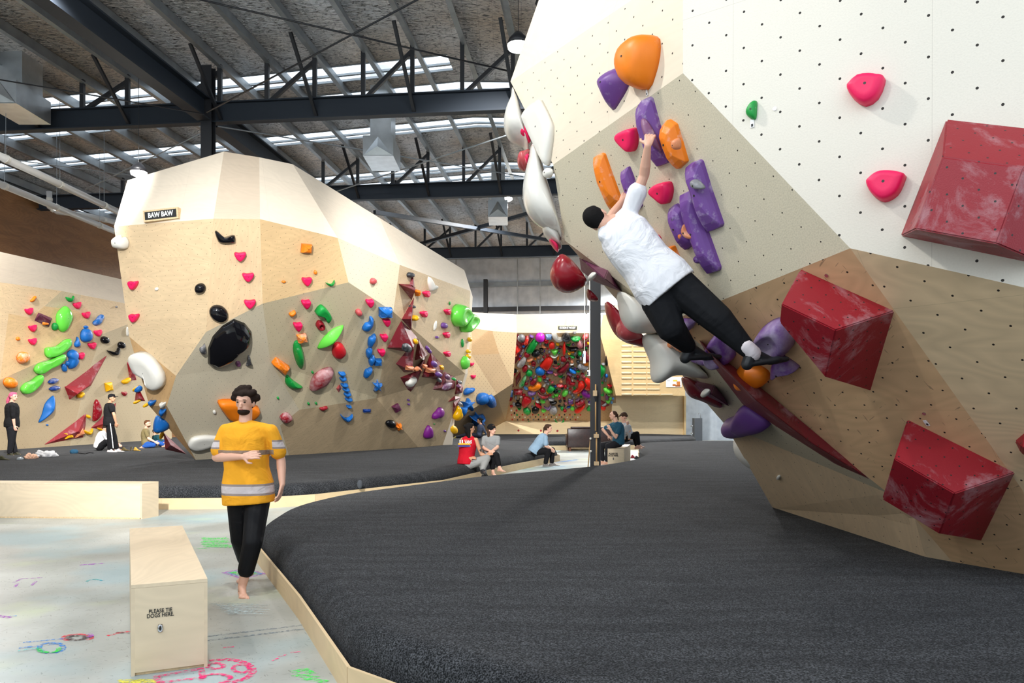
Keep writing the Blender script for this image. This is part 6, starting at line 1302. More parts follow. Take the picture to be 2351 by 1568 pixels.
drawing('two long grey lines painted across the floor to the near mat', [('bluegrey', .03, [(1535, 1225), (2249, 1140)]), ('bluegrey', .03, [(1535, 1256), (2260, 1168)])], 'floor line')
drawing('pink chalk flecks near the mat corner', [('pink', .02, [(2060, 1375), (2110, 1360)]), ('pink', .02, [(1650, 1308), (1720, 1302)]), ('pink', .02, [(2150, 1345), (2210, 1340)]), ('pink', .02, [(2010, 1405), (2050, 1390)])])
zc = lambda pts: Z(3.733, 1020, 700, pts)
drawing('blue chalk scribble on the far floor beside the seated woman in pale blue', [('blue', .10, [(960, 1350), (1140, 1325), (1000, 1345), (1130, 1335)]), ('blue', .08, [(930, 1390), (1030, 1385)]), ('blue', .08, [(1060, 1265), (1090, 1262)])])
# ================================================================== people
def caps(bm, a, b, ra, rb, n=12, flat=None):
    """tapered limb with round ends"""
    a = Vector(a); b = Vector(b); d = b-a; L_ = d.length
    if L_ < 1e-5: d = Vector((0, 0, 1)); L_ = 1e-5
    d = d/L_; s = d.cross(Vector((0, 0, 1)))
    if s.length < .05: s = d.cross(Vector((0, 1, 0)))
    s.normalize(); t = s.cross(d); rings = []
    prof = [(-ra*math.cos(x), ra*math.sin(x)) for x in (.25, .7, 1.15)]+[(0, ra), (L_, rb)]+[(L_+rb*math.cos(x), rb*math.sin(x)) for x in (1.15, .7, .25)]
    for z, r in prof:
        ring = []
        for k in range(n):
            o = (s*math.cos(2*math.pi*k/n)+t*math.sin(2*math.pi*k/n))*r
            if flat: o -= flat[0]*o.dot(flat[0])*(1-flat[1])
            ring.append(bm.verts.new(a+d*z+o))
        rings.append(ring)
    for p, q in zip(rings, rings[1:]):
        for k in range(n): bm.faces.new((p[k], p[(k+1) % n], q[(k+1) % n], q[k]))
    bm.faces.new(rings[0][::-1]); bm.faces.new(rings[-1])
def ell(bm, c_, R3, r):
    b2 = NB(); bmesh.ops.create_uvsphere(b2, u_segments=18, v_segments=12, radius=1, matrix=Matrix.Translation(c_) @ R3.to_4x4() @ Matrix.Diagonal((r[0], r[1], r[2], 1)))
    me = bpy.data.meshes.new('t'); b2.to_mesh(me); b2.free(); bm.from_mesh(me); bpy.data.meshes.remove(me)
def loft(bm, rings_):
    """rings_: (centre, side vec, depth vec, rx, ry); superellipse cross sections"""
    n = 20; R = []
    for c_, s, d, rx, ry in rings_:
        R.append([bm.verts.new(c_+s*rx*math.copysign(abs(math.cos(a))**.85, math.cos(a))+d*ry*math.copysign(abs(math.sin(a))**.85, math.sin(a))) for a in [2*math.pi*k/n for k in range(n)]])
    for p, q in zip(R, R[1:]):
        for k in range(n): bm.faces.new((p[k], p[(k+1) % n], q[(k+1) % n], q[k]))
    bm.faces.new(R[0][::-1]); bm.faces.new(R[-1])
def skin_obj(name, bm, m, parent, voxel, smooth_it=4, bands=None, origin=None):
    fixn(bm); me = bpy.data.meshes.new(name); bm.to_mesh(me); bm.free(); o = bpy.data.objects.new(name, me); COL.objects.link(o)
    r = o.modifiers.new('r', 'REMESH'); r.mode = 'VOXEL'; r.voxel_size = voxel; r.use_smooth_shade = True
    s = o.modifiers.new('s', 'SMOOTH'); s.factor = .5; s.iterations = smooth_it
    bpy.context.view_layer.update(); dg = bpy.context.evaluated_depsgraph_get()
    me2 = bpy.data.meshes.new_from_object(o.evaluated_get(dg)); bpy.data.objects.remove(o); me2.name = name
    me2.materials.clear()
    for mm in (m if isinstance(m, (list, tuple)) else [m]): me2.materials.append(mm)
    if bands:
        for p in me2.polygons: p.material_index = bands(p.center)
    me2.polygons.foreach_set('use_smooth', [True]*len(me2.polygons))
    o = bpy.data.objects.new(name, me2); COL.objects.link(o)
    if parent is not None: o.parent = parent; o.matrix_parent_inverse = Matrix.Translation(-world_loc(parent))
    return o
def clothmat(name, c_, rough=.85, fold=.6, scale=6):
    m, N, L, b = newmat('cloth_'+name); b.inputs['Base Color'].default_value = srgb(*c_); b.inputs['Roughness'].default_value = rough; b.inputs['Specular IOR Level'].default_value = .15
    tc = N.new('ShaderNodeTexCoord'); n = N.new('ShaderNodeTexNoise'); n.inputs['Scale'].default_value = scale; n.inputs['Detail'].default_value = 3; n.inputs['Distortion'].default_value = 1.6; L.new(tc.outputs['Object'], n.inputs['Vector'])
    bp = N.new('ShaderNodeBump'); bp.inputs['Strength'].default_value = fold; bp.inputs['Distance'].default_value = .03; L.new(n.outputs['Fac'], bp.inputs['Height']); L.new(bp.outputs['Normal'], b.inputs['Normal'])
    return m
def skinmat(name, c_):
    m, N, L, b = newmat('skin_'+name); b.inputs['Base Color'].default_value = srgb(*c_); b.inputs['Roughness'].default_value = .5; b.inputs['Subsurface Weight'].default_value = .0
    return m
SK = {k: skinmat(k, v) for k, v in dict(fair=(222, 172, 148), tan=(196, 144, 112), mid=(208, 158, 128)).items()}
HR = {k: plain('hair_'+k, srgb(*v), .85, bump=.35, bscale=60, spec=.15) for k, v in dict(black=(22, 20, 20), brown=(70, 50, 38), dark=(44, 33, 28), pink=(196, 90, 120), ginger=(96, 62, 40)).items()}
EYE = plain('eye_dark', srgb(40, 28, 24), .2); LIP = plain('lip', srgb(176, 100, 92), .5)
def basis(f, u):
    f = Vector(f).normalized(); u = Vector(u); s = f.cross(u).normalized(); u = s.cross(f).normalized()
    return f, u, s, Matrix((s, f, u)).transposed()
def hand(bm, wr, dirv, normal, curl=.5, side=1, sc=1.0):
    """palm, four unequal bent fingers and a thumb leaving the side of the palm; normal points out of the back of the hand"""
    d = Vector(dirv).normalized(); n = Vector(normal); n = (n-d*n.dot(d)).normalized(); s = d.cross(n)*side
    caps(bm, wr, wr+d*.03*sc, .027*sc, .033*sc, 10, (n, .6))
    pc = wr+d*.062*sc
    for k in (-1, 0, 1): caps(bm, wr+d*.02*sc+s*k*.016*sc, pc+s*k*.024*sc+d*.012*sc, .017*sc, .016*sc, 8, (n, .8))
    for k, ln in enumerate((.070, .080, .074, .058)):
        o = pc+d*.026*sc+s*(.034-.0225*k)*sc; a1 = curl*.6; a2 = curl*1.5; a3 = curl*2.2
        p = o; r = .0092*sc
        for j, (aa, fr) in enumerate(((a1, .45), (a2, .3), (a3, .25))):
            q = p+(d*math.cos(aa)-n*math.sin(aa))*ln*fr*sc; caps(bm, p, q, r, r*.93, 8); p = q; r *= .93
    o = wr+d*.028*sc+s*.028*sc; q = o+(d*.5+s*.75-n*.25).normalized()*.042*sc; caps(bm, o, q, .013*sc, .011*sc, 8); caps(bm, q, q+(d*.9+s*.15-n*.35).normalized()*.032*sc, .011*sc, .009*sc, 8)
def foot(bm, an, toe, up, r=.034, bare=True, sc=1.0):
    d = (toe-an); d -= up*d.dot(up)
    if d.length < .02: d = Vector((1, 0, 0))
    d.normalize(); s = d.cross(up).normalized(); base = an-up*.055*sc
    caps(bm, an, base-d*.035*sc, .036*sc, .034*sc, 10); caps(bm, an+up*.005, base+d*.09*sc-up*.002, .034*sc, .026*sc, 10, (up, .85)); caps(bm, base-d*.03*sc, base+d*.13*sc-up*.008*sc, .033*sc, .037*sc, 10, (up, .55))
    if bare:
        for k in range(5): caps(bm, base+d*.125*sc+s*(k-2)*.016*sc-up*.012*sc, base+d*(.172-.011*k if k else .178)*sc+s*(k-2)*.016*sc-up*.018*sc, .012*sc, (.0125 if k == 0 else .0085)*sc, 8)
    else: caps(bm, base+d*.1*sc-up*.01*sc, base+d*.18*sc-up*.016*sc, .036*sc, .026*sc, 10, (up, .6))
def person(label, Y, J, face, up=(0, 0, 1), skin='fair', hair='brown', hairstyle=(), top=None, bottom=None, shoes=None, voxel=.014, hscale=1.0, sleeve=.6, toplen=1.0, leg_end=.9, loose=0.0, width=1.0,
           hands=True, bands=None, name='person', group=None, cat='person', chest=(0, 0, 0), handn=None, curl=.5, baretoe=True, tank=False, footup=None, body_voxel=None, legw=0.0, shoe_k=1.16, tm=None):
    j = {k: P(v[0], v[1], Y+(v[2] if len(v) > 2 else 0)) for k, v in J.items()}
    root = thing(name, label, cat, (j['pel'].x, j['pel'].y, min(j[k].z for k in ('anL', 'anR'))-.07), group)
    f, u, s, R3 = basis(face, up); hc = j['head']; S = hscale
    sv = (j['shR']-j['shL']).normalized(); hv = (j['hipR']-j['hipL']); hv = hv.normalized() if hv.length > .02 else sv
    nb = j['neck']; pel = j['pel']; mid = j['mid'] if 'mid' in j else pel.lerp(nb, .55)
    def torso(bm, inf, top_t=1.0, low=-.04, neckr=True, flare=0):
        out = []; ax0 = (mid-pel).normalized(); ax1 = (nb-mid).normalized()
        sw = (j['shR']-j['shL']).length/2
        sec = [(low, .150, .105), (.12, .158, .112), (.38, .135, .098), (.62, .150, .110), (.82, .155, .110), (.95, .12, .085), (1.0, .062, .058)]
        for t, rx, ry in sec:
            if t > top_t: continue
            c_ = pel.lerp(mid, t/.55) if t < .55 else mid.lerp(nb, (t-.55)/.45); ax = ax0.lerp(ax1, max(0, min(1, t))).normalized()
            sd = hv.lerp(sv, max(0, min(1, t))); sd = (sd-ax*sd.dot(ax)).normalized(); dp = ax.cross(sd).normalized()
            k = width; fl = flare*(1-t)
            out.append((c_, sd, dp, rx*k*S+inf+fl, ry*k*S+inf+fl))
        loft(bm, out)
        if neckr:
            for q in ('shL', 'shR'): caps(bm, nb-(nb-mid)*.10, j[q], .050*S+min(inf, .02), .046*S+min(inf, .014))
    # skin body: one continuous surface
    bm = NB()
    ell(bm, hc+u*.018*S, R3, (.074*S, .092*S, .095*S)); ell(bm, hc-u*.048*S+f*.022*S, R3, (.054*S, .064*S, .060*S)); ell(bm, hc-u*.088*S+f*.058*S, R3, (.026*S, .02*S, .016*S))
    ell(bm, hc+f*.092*S-u*.016*S, R3, (.012*S, .020*S, .022*S)); ell(bm, hc+f*.10*S-u*.028*S, R3, (.016*S, .014*S, .010*S)); ell(bm, hc+f*.078*S+u*.028*S, R3, (.05*S, .018*S, .012*S))
    for k in (-1, 1): ell(bm, hc+s*k*.076*S-u*.008*S-f*.008*S, R3, (.009*S, .02*S, .032*S))
    caps(bm, hc-u*.055*S-f*.02*S, nb, .052*S, .058*S)
    torso(bm, -.004)
    for q in 'LR':
        caps(bm, j['sh'+q], j['el'+q], .050*S*width**.5, .038*S); caps(bm, j['el'+q], j['el'+q].lerp(j['wr'+q], .35), .040*S, .041*S); caps(bm, j['el'+q].lerp(j['wr'+q], .3), j['wr'+q], .041*S, .026*S)
        if hands:
            dv = (j['hd'+q]-j['wr'+q]) if 'hd'+q in j else (j['wr'+q]-j['el'+q]); hn = (handn or {}).get(q, (0, -1, .3)); hand(bm, j['wr'+q], dv, hn, (curl if not isinstance(curl, dict) else curl[q]), 1 if q == 'L' else -1, S)
        caps(bm, j['hip'+q], j['kn'+q], .082*S*width, .056*S); caps(bm, j['kn'+q], j['kn'+q].lerp(j['an'+q], .3), .055*S, .056*S); caps(bm, j['kn'+q].lerp(j['an'+q], .28), j['an'+q], .056*S, .036*S)
        fu = Vector((footup or {}).get(q, (0, 0, 1))).normalized(); foot(bm, j['an'+q], j['toe'+q], fu, bare=baretoe and not shoes, sc=S*(.68 if shoes else 1))
    skin_obj('body', bm, SK[skin], root, body_voxel or voxel*.7, 2)
    # face
    for k in (-1, 1):
        bm = NB(); ell(bm, hc+s*k*.031*S+f*.083*S+u*.010*S, R3, (.011*S, .008*S, .007*S)); obj('eye', bm, EYE, root, True)
        if 'bald' not in hairstyle: bm = NB(); ell(bm, hc+s*k*.031*S+f*.090*S+u*.030*S, R3, (.018*S, .006*S, .004*S)); obj('eyebrow', bm, HR[hair], root, True)
    bm = NB(); ell(bm, hc+f*.084*S-u*.055*S, R3, (.017*S, .008*S, .0045*S)); obj('mouth', bm, LIP, root, True)
    # hair
    if 'bald' not in hairstyle:
        bm = NB(); k = 1.0 if 'short' in hairstyle else 1.06
        ell(bm, hc+u*.032*S-f*.024*S, R3, (.083*S*k, .090*S*k, .094*S*k))
        if 'receding' not in hairstyle: ell(bm, hc+u*.082*S+f*.022*S, R3, (.066*S, .066*S, .040*S))
        if 'full' in hairstyle:
            for k_ in range(26):
                a = random.random()*6.28; e = random.uniform(-.1, 1.3); v = (s*math.cos(a)*math.cos(e)+f*(math.sin(a)*math.cos(e)*.9-.12)+u*(math.sin(e)*.95+.15))*.098*S
                if v.dot(f) > .05*S and v.dot(u) < .05*S: continue
                ell(bm, hc+u*.03*S+v, R3, (.030*S, .030*S, .028*S))
        if 'long' in hairstyle:
            for k_ in (-1, 0, 1): caps(bm, hc-f*.05*S+s*k_*.05*S, hc-f*.045*S-u*.19*S+s*k_*.062*S, .045*S, .034*S)
        if 'bun' in hairstyle: ell(bm, hc-f*.12*S+u*.055*S, R3, (.036*S, .036*S, .036*S)); ell(bm, hc-f*.07*S-u*.05*S, R3, (.06*S, .05*S, .07*S))
        if 'tail' in hairstyle: ell(bm, hc-f*.095*S+u*.03*S, R3, (.022*S, .03*S, .022*S)); caps(bm, hc-f*.115*S+u*.02*S, hc-f*.14*S-u*.12*S, .028*S, .015*S)
        if 'bigtail' in hairstyle: caps(bm, hc-f*.10*S+u*.03*S, hc-f*.17*S-u*.10*S, .042*S, .045*S); caps(bm, hc-f*.17*S-u*.08*S, hc-f*.19*S-u*.22*S, .042*S, .02*S)
        skin_obj('hair', bm, HR[hair], root, voxel*.8, 2)
        if 'beard' in hairstyle:
            bm = NB(); ell(bm, hc-u*.074*S+f*.034*S, R3, (.053*S, .060*S, .036*S)); skin_obj('beard', bm, HR[hair], root, voxel*.6, 2)
        if 'beanie' in hairstyle:
            bm = NB(); ell(bm, hc+u*.045*S-f*.012*S, R3, (.092*S, .106*S, .100*S)); caps(bm, hc+u*.035*S+f*.055*S-s*.04*S, hc+u*.035*S+f*.055*S+s*.04*S, .03*S, .03*S); skin_obj('beanie', bm, clothmat('beanie', (20, 20, 22)), root, voxel*.8, 2)
        if 'cap' in hairstyle:
            bm = NB(); ell(bm, hc+u*.055*S-f*.012*S, R3, (.086*S, .100*S, .075*S)); skin_obj('cap', bm, clothmat('cap', (24, 24, 28)), root, voxel*.8, 2)
            bm = NB(); ell(bm, hc+u*.045*S+f*.125*S, R3, (.066*S, .07*S, .009*S)); obj('cap_brim', bm, clothmat('brim', (24, 24, 28)), root, True)
    # clothes
    def limb_frac(a, b, c_, t):
        """point at fraction t (0-1 upper, 1-2 lower)"""
        return a.lerp(b, t) if t <= 1 else b.lerp(c_, t-1)
    if top:
        bm = NB(); torso(bm, .016+loose*.5, 1.0 if not tank else 1.0, -.10*toplen, not tank, flare=loose)
        if tank:
            for q in ('shL', 'shR'): caps(bm, nb, nb.lerp(j[q], .62), .045*S, .042*S)
        for q in 'LR':
            if tank: break
            a, b, c_ = j['sh'+q], j['el'+q], j['wr'+q]
            if sleeve <= 1: caps(bm, a, a.lerp(b, sleeve), .056*S+loose*.25, .056*S+loose*.5)
            else: caps(bm, a, b, .060*S, .050*S); caps(bm, b, b.lerp(c_, min(.95, sleeve-1)), .050*S, .038*S)
        skin_obj('shirt', bm, top, root, voxel, 4, bands)
    if bottom:
        bm = NB(); rr_ = .012+loose*.25+legw
        caps(bm, j['hipL'], j['hipR'], .108*S*width, .108*S*width)
        out = []; ax = (mid-pel).normalized(); sd = (hv-ax*hv.dot(ax)).normalized(); dp = ax.cross(sd)
        loft(bm, [(pel-ax*.05*S, sd, dp, .155*S*width, .115*S*width), (pel+ax*.06*S, sd, dp, .162*S*width, .118*S*width), (pel+ax*.13*S, sd, dp, .15*S*width, .108*S*width)])
        for q in 'LR':
            h_, kk, a_ = j['hip'+q], j['kn'+q], j['an'+q]
            caps(bm, h_, kk, .092*S*width+rr_, .064*S+rr_); 
            if leg_end > 0: caps(bm, kk, kk.lerp(a_, leg_end), .063*S+rr_, (.048 if leg_end > .7 else .055)*S+(rr_-legw)*.8)
        skin_obj('trousers', bm, bottom, root, voxel, 4)
    if shoes:
        for q in 'LR':
            bm = NB(); fu = Vector((footup or {}).get(q, (0, 0, 1))).normalized(); foot(bm, j['an'+q]+fu*.004, j['toe'+q], fu, bare=False, sc=S*shoe_k); skin_obj('shoe', bm, shoes, root, voxel*.7, 2)
    return root, j
# ---- walking man in yellow
ym = clothmat('amber', (240, 168, 44), .85, .8, 4)
def stripes():
    N, L = ym.node_tree.nodes, ym.node_tree.links; b = N['Principled BSDF']; tc = N.new('ShaderNodeTexCoord'); sx = N.new('ShaderNodeSeparateXYZ'); L.new(tc.outputs['Object'], sx.inputs[0])
    def rng(o, a, b_): return math_n(N, L, 'MULTIPLY', math_n(N, L, 'GREATER_THAN', o, a), math_n(N, L, 'LESS_THAN', o, b_))
    zf_ = lambda py: CH+(HZ-py)/F*6.75; xc = P(570, 900, 6.75).x; z = sx.outputs[2]
    ax = math_n(N, L, 'ABSOLUTE', math_n(N, L, 'SUBTRACT', sx.outputs[0], xc)); core = math_n(N, L, 'LESS_THAN', ax, .235); slv = math_n(N, L, 'GREATER_THAN', ax, .225)
    col = mixrgb(N, L, math_n(N, L, 'MULTIPLY', core, rng(z, zf_(1043), zf_(1032))), srgb(240, 168, 44), srgb(150, 128, 110))
    col = mixrgb(N, L, math_n(N, L, 'MULTIPLY', core, rng(z, zf_(1134), zf_(1108))), col, srgb(150, 136, 130))
    col = mixrgb(N, L, math_n(N, L, 'MULTIPLY', core, rng(z, zf_(1129), zf_(1113))), col, srgb(206, 196, 196))
    col = mixrgb(N, L, math_n(N, L, 'MULTIPLY', slv, rng(z, zf_(1030), zf_(1010))), col, srgb(150, 136, 130))
    col = mixrgb(N, L, math_n(N, L, 'MULTIPLY', slv, rng(z, zf_(1026), zf_(1014))), col, srgb(206, 196, 196))
    L.new(col, b.inputs['Base Color'])
stripes()
person('person in an amber striped shirt and black tights walking barefoot beside the near mat', 6.75, dict(head=(563, 925), neck=(563, 972), shL=(519, 989), shR=(622, 990), elL=(497, 1050, -.02), wrL=(556, 1049, -.24), hdL=(600, 1040, -.27), elR=(645, 1055, .05), wrR=(648, 1112, -.03), hdR=(642, 1140, -.06),
    mid=(565, 1050), pel=(570, 1128), hipL=(550, 1145), hipR=(592, 1145), knL=(552, 1238, .02), anL=(569, 1306, .30), toeL=(548, 1332, .16), knR=(580, 1246, -.22), anR=(556, 1346, -.22), toeR=(562, 1368, -.42)),
    (-.08, -1, -.05), hair='dark', hairstyle=('full', 'beard'), skin='fair', top=ym, bottom=clothmat('black_tights', (20, 20, 22), .6, .3), voxel=.009, sleeve=.72, toplen=1.9, leg_end=.62, loose=.035, body_voxel=.0052, handn=dict(L=(0, -1, .5), R=(1, 0, 0)), curl=.35, footup=dict(L=(0, -.2, 1)))
# ---- climber
yh = hitf(F2, 1492, 300, .17).y; yf = hitf(F5, 1760, 850, .16).y; yl = hitf(F8a, 1590, 812, .12).y; yt = hitf(F2, 1450, 560, .42).y
wn = -F2.n
person('person in a white shirt and black trousers climbing on the purple slabs, one arm raised', 0, dict(head=(1374, 503, yt), neck=(1412, 508, yt), shR=(1446, 484, yt-.02), shL=(1392, 540, yt-.06), elR=(1479, 402, (yt+yh)/2), wrR=(1487, 335, yh-.04), hdR=(1497, 290, yh+.02),
    elL=(1402, 500, yt+.22), wrL=(1428, 462, yt+.34), hdL=(1440, 444, yt+.40), mid=(1462, 580, yt-.06), pel=(1530, 660, yt-.10), hipR=(1556, 655, yt-.12), hipL=(1512, 690, yt-.10), knR=(1650, 735, (yt+yf)/2-.22), anR=(1726, 812, yf-.24), toeR=(1782, 832, yf-.22),
    knL=(1540, 752, yt-.14), anL=(1584, 800, yl-.20), toeL=(1618, 816, yl-.16)), (.42, .72, .30), up=(-.80, .05, .48), hair='black', hairstyle=('short',), skin='fair', top=clothmat('white', (232, 232, 236), .85, .7, 5), bottom=clothmat('black_trousers', (24, 25, 28), .8, .5, 4), shoes=plain('climbing_shoe_black', srgb(26, 28, 32), .5), body_voxel=.0052,
    voxel=.009, sleeve=.52, toplen=.6, leg_end=.86, shoe_k=1.34, legw=.026, loose=.045, width=1.0, handn=dict(R=(-.2, -.8, .2), L=(-.2, -.8, 0)), curl=dict(R=.75, L=.5), footup=dict(R=(-.2, -.1, 1), L=(-.1, -.1, 1)))
bm = NB(); caps(bm, P(1729, 812, yf-.24), P(1713, 796, yf-.25), .060, .056); tag(obj('sock', bm, clothmat('sock', (222, 214, 218)), bpy.data.objects[[o.name for o in bpy.data.objects if o.name.startswith('person')][-1]], True))
# ---- seated on the mat edge
red = clothmat('red', (186, 22, 40)); grey = clothmat('grey', (150, 150, 148)); blk = clothmat('black', (24, 24, 26))
r_, j_ = person('person in a red sleeveless shirt and grey trousers sitting on the mat edge, back turned', 16.75, dict(head=(1079, 984), neck=(1079, 1003), shL=(1062, 1009, .05), shR=(1093, 1010, -.05), elL=(1060, 1034, .1), wrL=(1078, 1052, -.15), hdL=(1090, 1050, -.2), elR=(1105, 1043, -.05), wrR=(1117, 1046, -.05), hdR=(1124, 1043, -.05),
    mid=(1072, 1036, .03), pel=(1070, 1063), hipL=(1064, 1066, .08), hipR=(1076, 1067, -.08), knL=(1106, 1062, -.02), anL=(1112, 1088, -.1), toeL=(1118, 1094, -.15), knR=(1118, 1052, -.1), anR=(1108, 1078, -.18), toeR=(1114, 1086, -.35)), (.85, .35, 0), hair='black', hairstyle=('bun', 'long'), skin='tan', top=red, bottom=grey, shoes=plain('dark_shoe', srgb(40, 40, 44), .6), voxel=.014, tank=True, toplen=.8, loose=.03, handn=dict(L=(0, -1, 1), R=(0, -1, 1)))
# print on the back of the red shirt
def decal(x0, y0, x1, y1, Yd, col, nm='print', parent=None, d=.006):
    p0, p1 = P(x0, y1, Yd), P(x1, y0, Yd); bm = NB(); box(bm, p0.x, Yd-d, p0.z, p1.x, Yd, p1.z); return obj(nm, bm, plain('print_%d_%d' % (x0*10, y0*10), srgb(*col), .8), parent)
Yd = 16.60
for q in ((1052, 1017, 1080, 1021, (240, 170, 40)), (1051, 1022, 1079, 1026, (60, 60, 130)), (1060, 1023, 1080, 1024.6, (180, 214, 224)), (1055, 1010, 1058, 1018, (236, 232, 226)), (1060, 1010, 1063, 1018, (236, 232, 226)), (1066, 1008, 1073, 1013, (230, 70, 40))): decal(*q[:4], Yd-.002*q[0] % .01, q[4], parent=r_)
text_obj('VANS', .10, frame_on(P(1075, 1015, Yd-.012), Vector((1, 0, 0)), Vector((0, 0, 1))), M['signwhite'], 'print_lettering', r_, .62, .002, .002)
bm = NB(); q = [P(x, y, 16.62) for x, y in ((1100, 1033), (1106, 1030), (1104, 1037.5))]; bm.faces.new([bm.verts.new(p) for p in q]); ret = bmesh.ops.extrude_face_region(bm, geom=bm.faces[:]); [v.co.__iadd__(Vector((0, .02, 0))) for v in ret['geom'] if isinstance(v, bmesh.types.BMVert)]; obj('tattoo', bm, M['ink'], r_)
person('person in a black beanie and grey shirt sitting beside the red shirted person', 17.3, dict(head=(1129, 987), neck=(1128, 1003), shL=(1112, 1006, .02), shR=(1143, 1006, -.02), elL=(1110, 1029, -.05), wrL=(1123, 1035, -.25), hdL=(1128, 1036, -.28), elR=(1142, 1027, -.1), wrR=(1128, 1037, -.28), hdR=(1121, 1042, -.32),
    mid=(1128, 1026, .02), pel=(1127, 1050), hipL=(1120, 1053), hipR=(1136, 1053), knL=(1128, 1048, -.4), anL=(1132, 1082, -.42), toeL=(1136, 1092, -.6), knR=(1139, 1045, -.4), anR=(1147, 1074, -.5), toeR=(1156, 1090, -.62)), (.75, -.55, .05), hair='brown', hairstyle=('long', 'beanie'), top=clothmat('heather', (140, 142, 142)), bottom=blk, voxel=.014, sleeve=.6, leg_end=.75, loose=.02, handn=dict(L=(0, -1, 1), R=(0, -1, 1)))
person('person in a pale blue shirt and black leggings sitting hunched forward on the mat end', 20.9, dict(head=(1259, 984), neck=(1252, 998), shL=(1249, 1003, .16), shR=(1252, 1004, -.16), elL=(1256, 1024, .18), wrL=(1265, 1029, .05), hdL=(1270, 1034, 0), elR=(1253, 1024, -.2), wrR=(1264, 1030, -.1), hdR=(1269, 1036, -.05),
    mid=(1237, 1018), pel=(1226, 1036), hipL=(1228, 1038, .09), hipR=(1228, 1038, -.09), knL=(1268, 1033, .12), anL=(1267, 1063, .1), toeL=(1279, 1070, .1), knR=(1259, 1035, -.12), anR=(1252, 1065, -.14), toeR=(1266, 1072, -.16)), (.97, -.2, 0), hair='brown', hairstyle=('tail',), top=clothmat('pale_blue', (142, 168, 190)), bottom=blk, shoes=plain('grey_sandal', srgb(110, 104, 100), .6), voxel=.015, sleeve=.75, toplen=1.0, loose=.03)
person('person in a teal shirt and black jeans sitting on the small plywood box looking left', 20.0, dict(head=(1408, 954), neck=(1415, 970), shL=(1402, 977, .14), shR=(1424, 978, -.14), elL=(1384, 986, .2), wrL=(1396, 1000, 0), hdL=(1402, 1005, -.03), elR=(1414, 1004, -.22), wrR=(1401, 986, -.24), hdR=(1396, 976, -.2),
    mid=(1421, 992), pel=(1420, 1016), hipL=(1419, 1018, .09), hipR=(1421, 1018, -.09), knL=(1380, 1023, .12), anL=(1384, 1058, .1), toeL=(1376, 1066, .08), knR=(1396, 1024, -.12), anR=(1393, 1060, -.16), toeR=(1382, 1067, -.2)), (-.95, -.25, 0), hair='brown', hairstyle=('receding', 'tail', 'short'), top=clothmat('teal', (44, 88, 110)), bottom=clothmat('jeans_black', (36, 36, 40)), voxel=.014, sleeve=.6, loose=.02, handn=dict(L=(0, -1, 1), R=(0, -1, 0)))
person('person in a white top and black leggings holding a baby behind the teal shirted person', 20.9, dict(head=(1432, 957), neck=(1434, 972), shL=(1424, 978, .12), shR=(1444, 979, -.05), elL=(1424, 996, .1), wrL=(1438, 992, -.14), hdL=(1446, 990, -.16), elR=(1449, 993, -.12), wrR=(1441, 996, -.2), hdR=(1433, 996, -.22),
    mid=(1434, 988), pel=(1432, 1004), hipL=(1430, 1007, .08), hipR=(1436, 1007, -.08), knL=(1455, 997, .14), anL=(1462, 1024, .14), toeL=(1474, 1030, .14), knR=(1462, 996, -.08), anR=(1466, 1021, -.1), toeR=(1480, 1026, -.1)), (.35, -.6, -.6), up=(.2, 0, 1), hair='brown', hairstyle=('tail',), top=clothmat('offwhite', (206, 206, 210)), bottom=blk, voxel=.014, sleeve=1.7)
person('baby in grey held against the chest of the person in white', 20.62, dict(head=(1441, 971), neck=(1440, 977), shL=(1436, 979, .03), shR=(1446, 979, -.03), elL=(1434, 985, 0), wrL=(1438, 990, -.03), hdL=(1440, 992, -.03), elR=(1448, 986, -.05), wrR=(1444, 992, -.08), hdR=(1441, 994, -.08),
    mid=(1440, 984), pel=(1439, 992), hipL=(1437, 993, .02), hipR=(1442, 993, -.03), knL=(1434, 998, -.03), anL=(1434, 1005, 0), toeL=(1431, 1008, -.02), knR=(1445, 999, -.08), anR=(1444, 1006, -.08), toeR=(1446, 1009, -.1)), (-.5, -.8, 0), hair='brown', hairstyle=('bald',), top=clothmat('babygrey', (176, 178, 182)), bottom=clothmat('babygrey2', (176, 178, 182)), voxel=.012, hscale=.52, sleeve=1.5, hands=True)
person('person in a slate blue long sleeved top sitting far back with legs outstretched', 31.0, dict(head=(1101, 966), neck=(1104, 975), shL=(1101, 979, .1), shR=(1108, 980, -.1), elL=(1104, 992, .14), wrL=(1100, 1001, .2), hdL=(1099, 1005, .2), elR=(1113, 990, -.14), wrR=(1117, 999, -.1), hdR=(1119, 1004, -.1),
    mid=(1102, 989), pel=(1099, 1000), hipL=(1098, 1001, .08), hipR=(1099, 1001, -.08), knL=(1074, 996, .1), anL=(1050, 1003, .1), toeL=(1043, 998, .1), knR=(1073, 999, -.1), anR=(1046, 1004, -.12), toeR=(1037, 1000, -.15)), (-.95, -.2, 0), hair='black', hairstyle=('bun',), skin='tan', top=clothmat('slate', (66, 74, 94)), bottom=clothmat('navy_trousers', (34, 36, 48)), shoes=plain('yellow_shoe', srgb(120, 110, 40), .6), voxel=.018, sleeve=1.85)
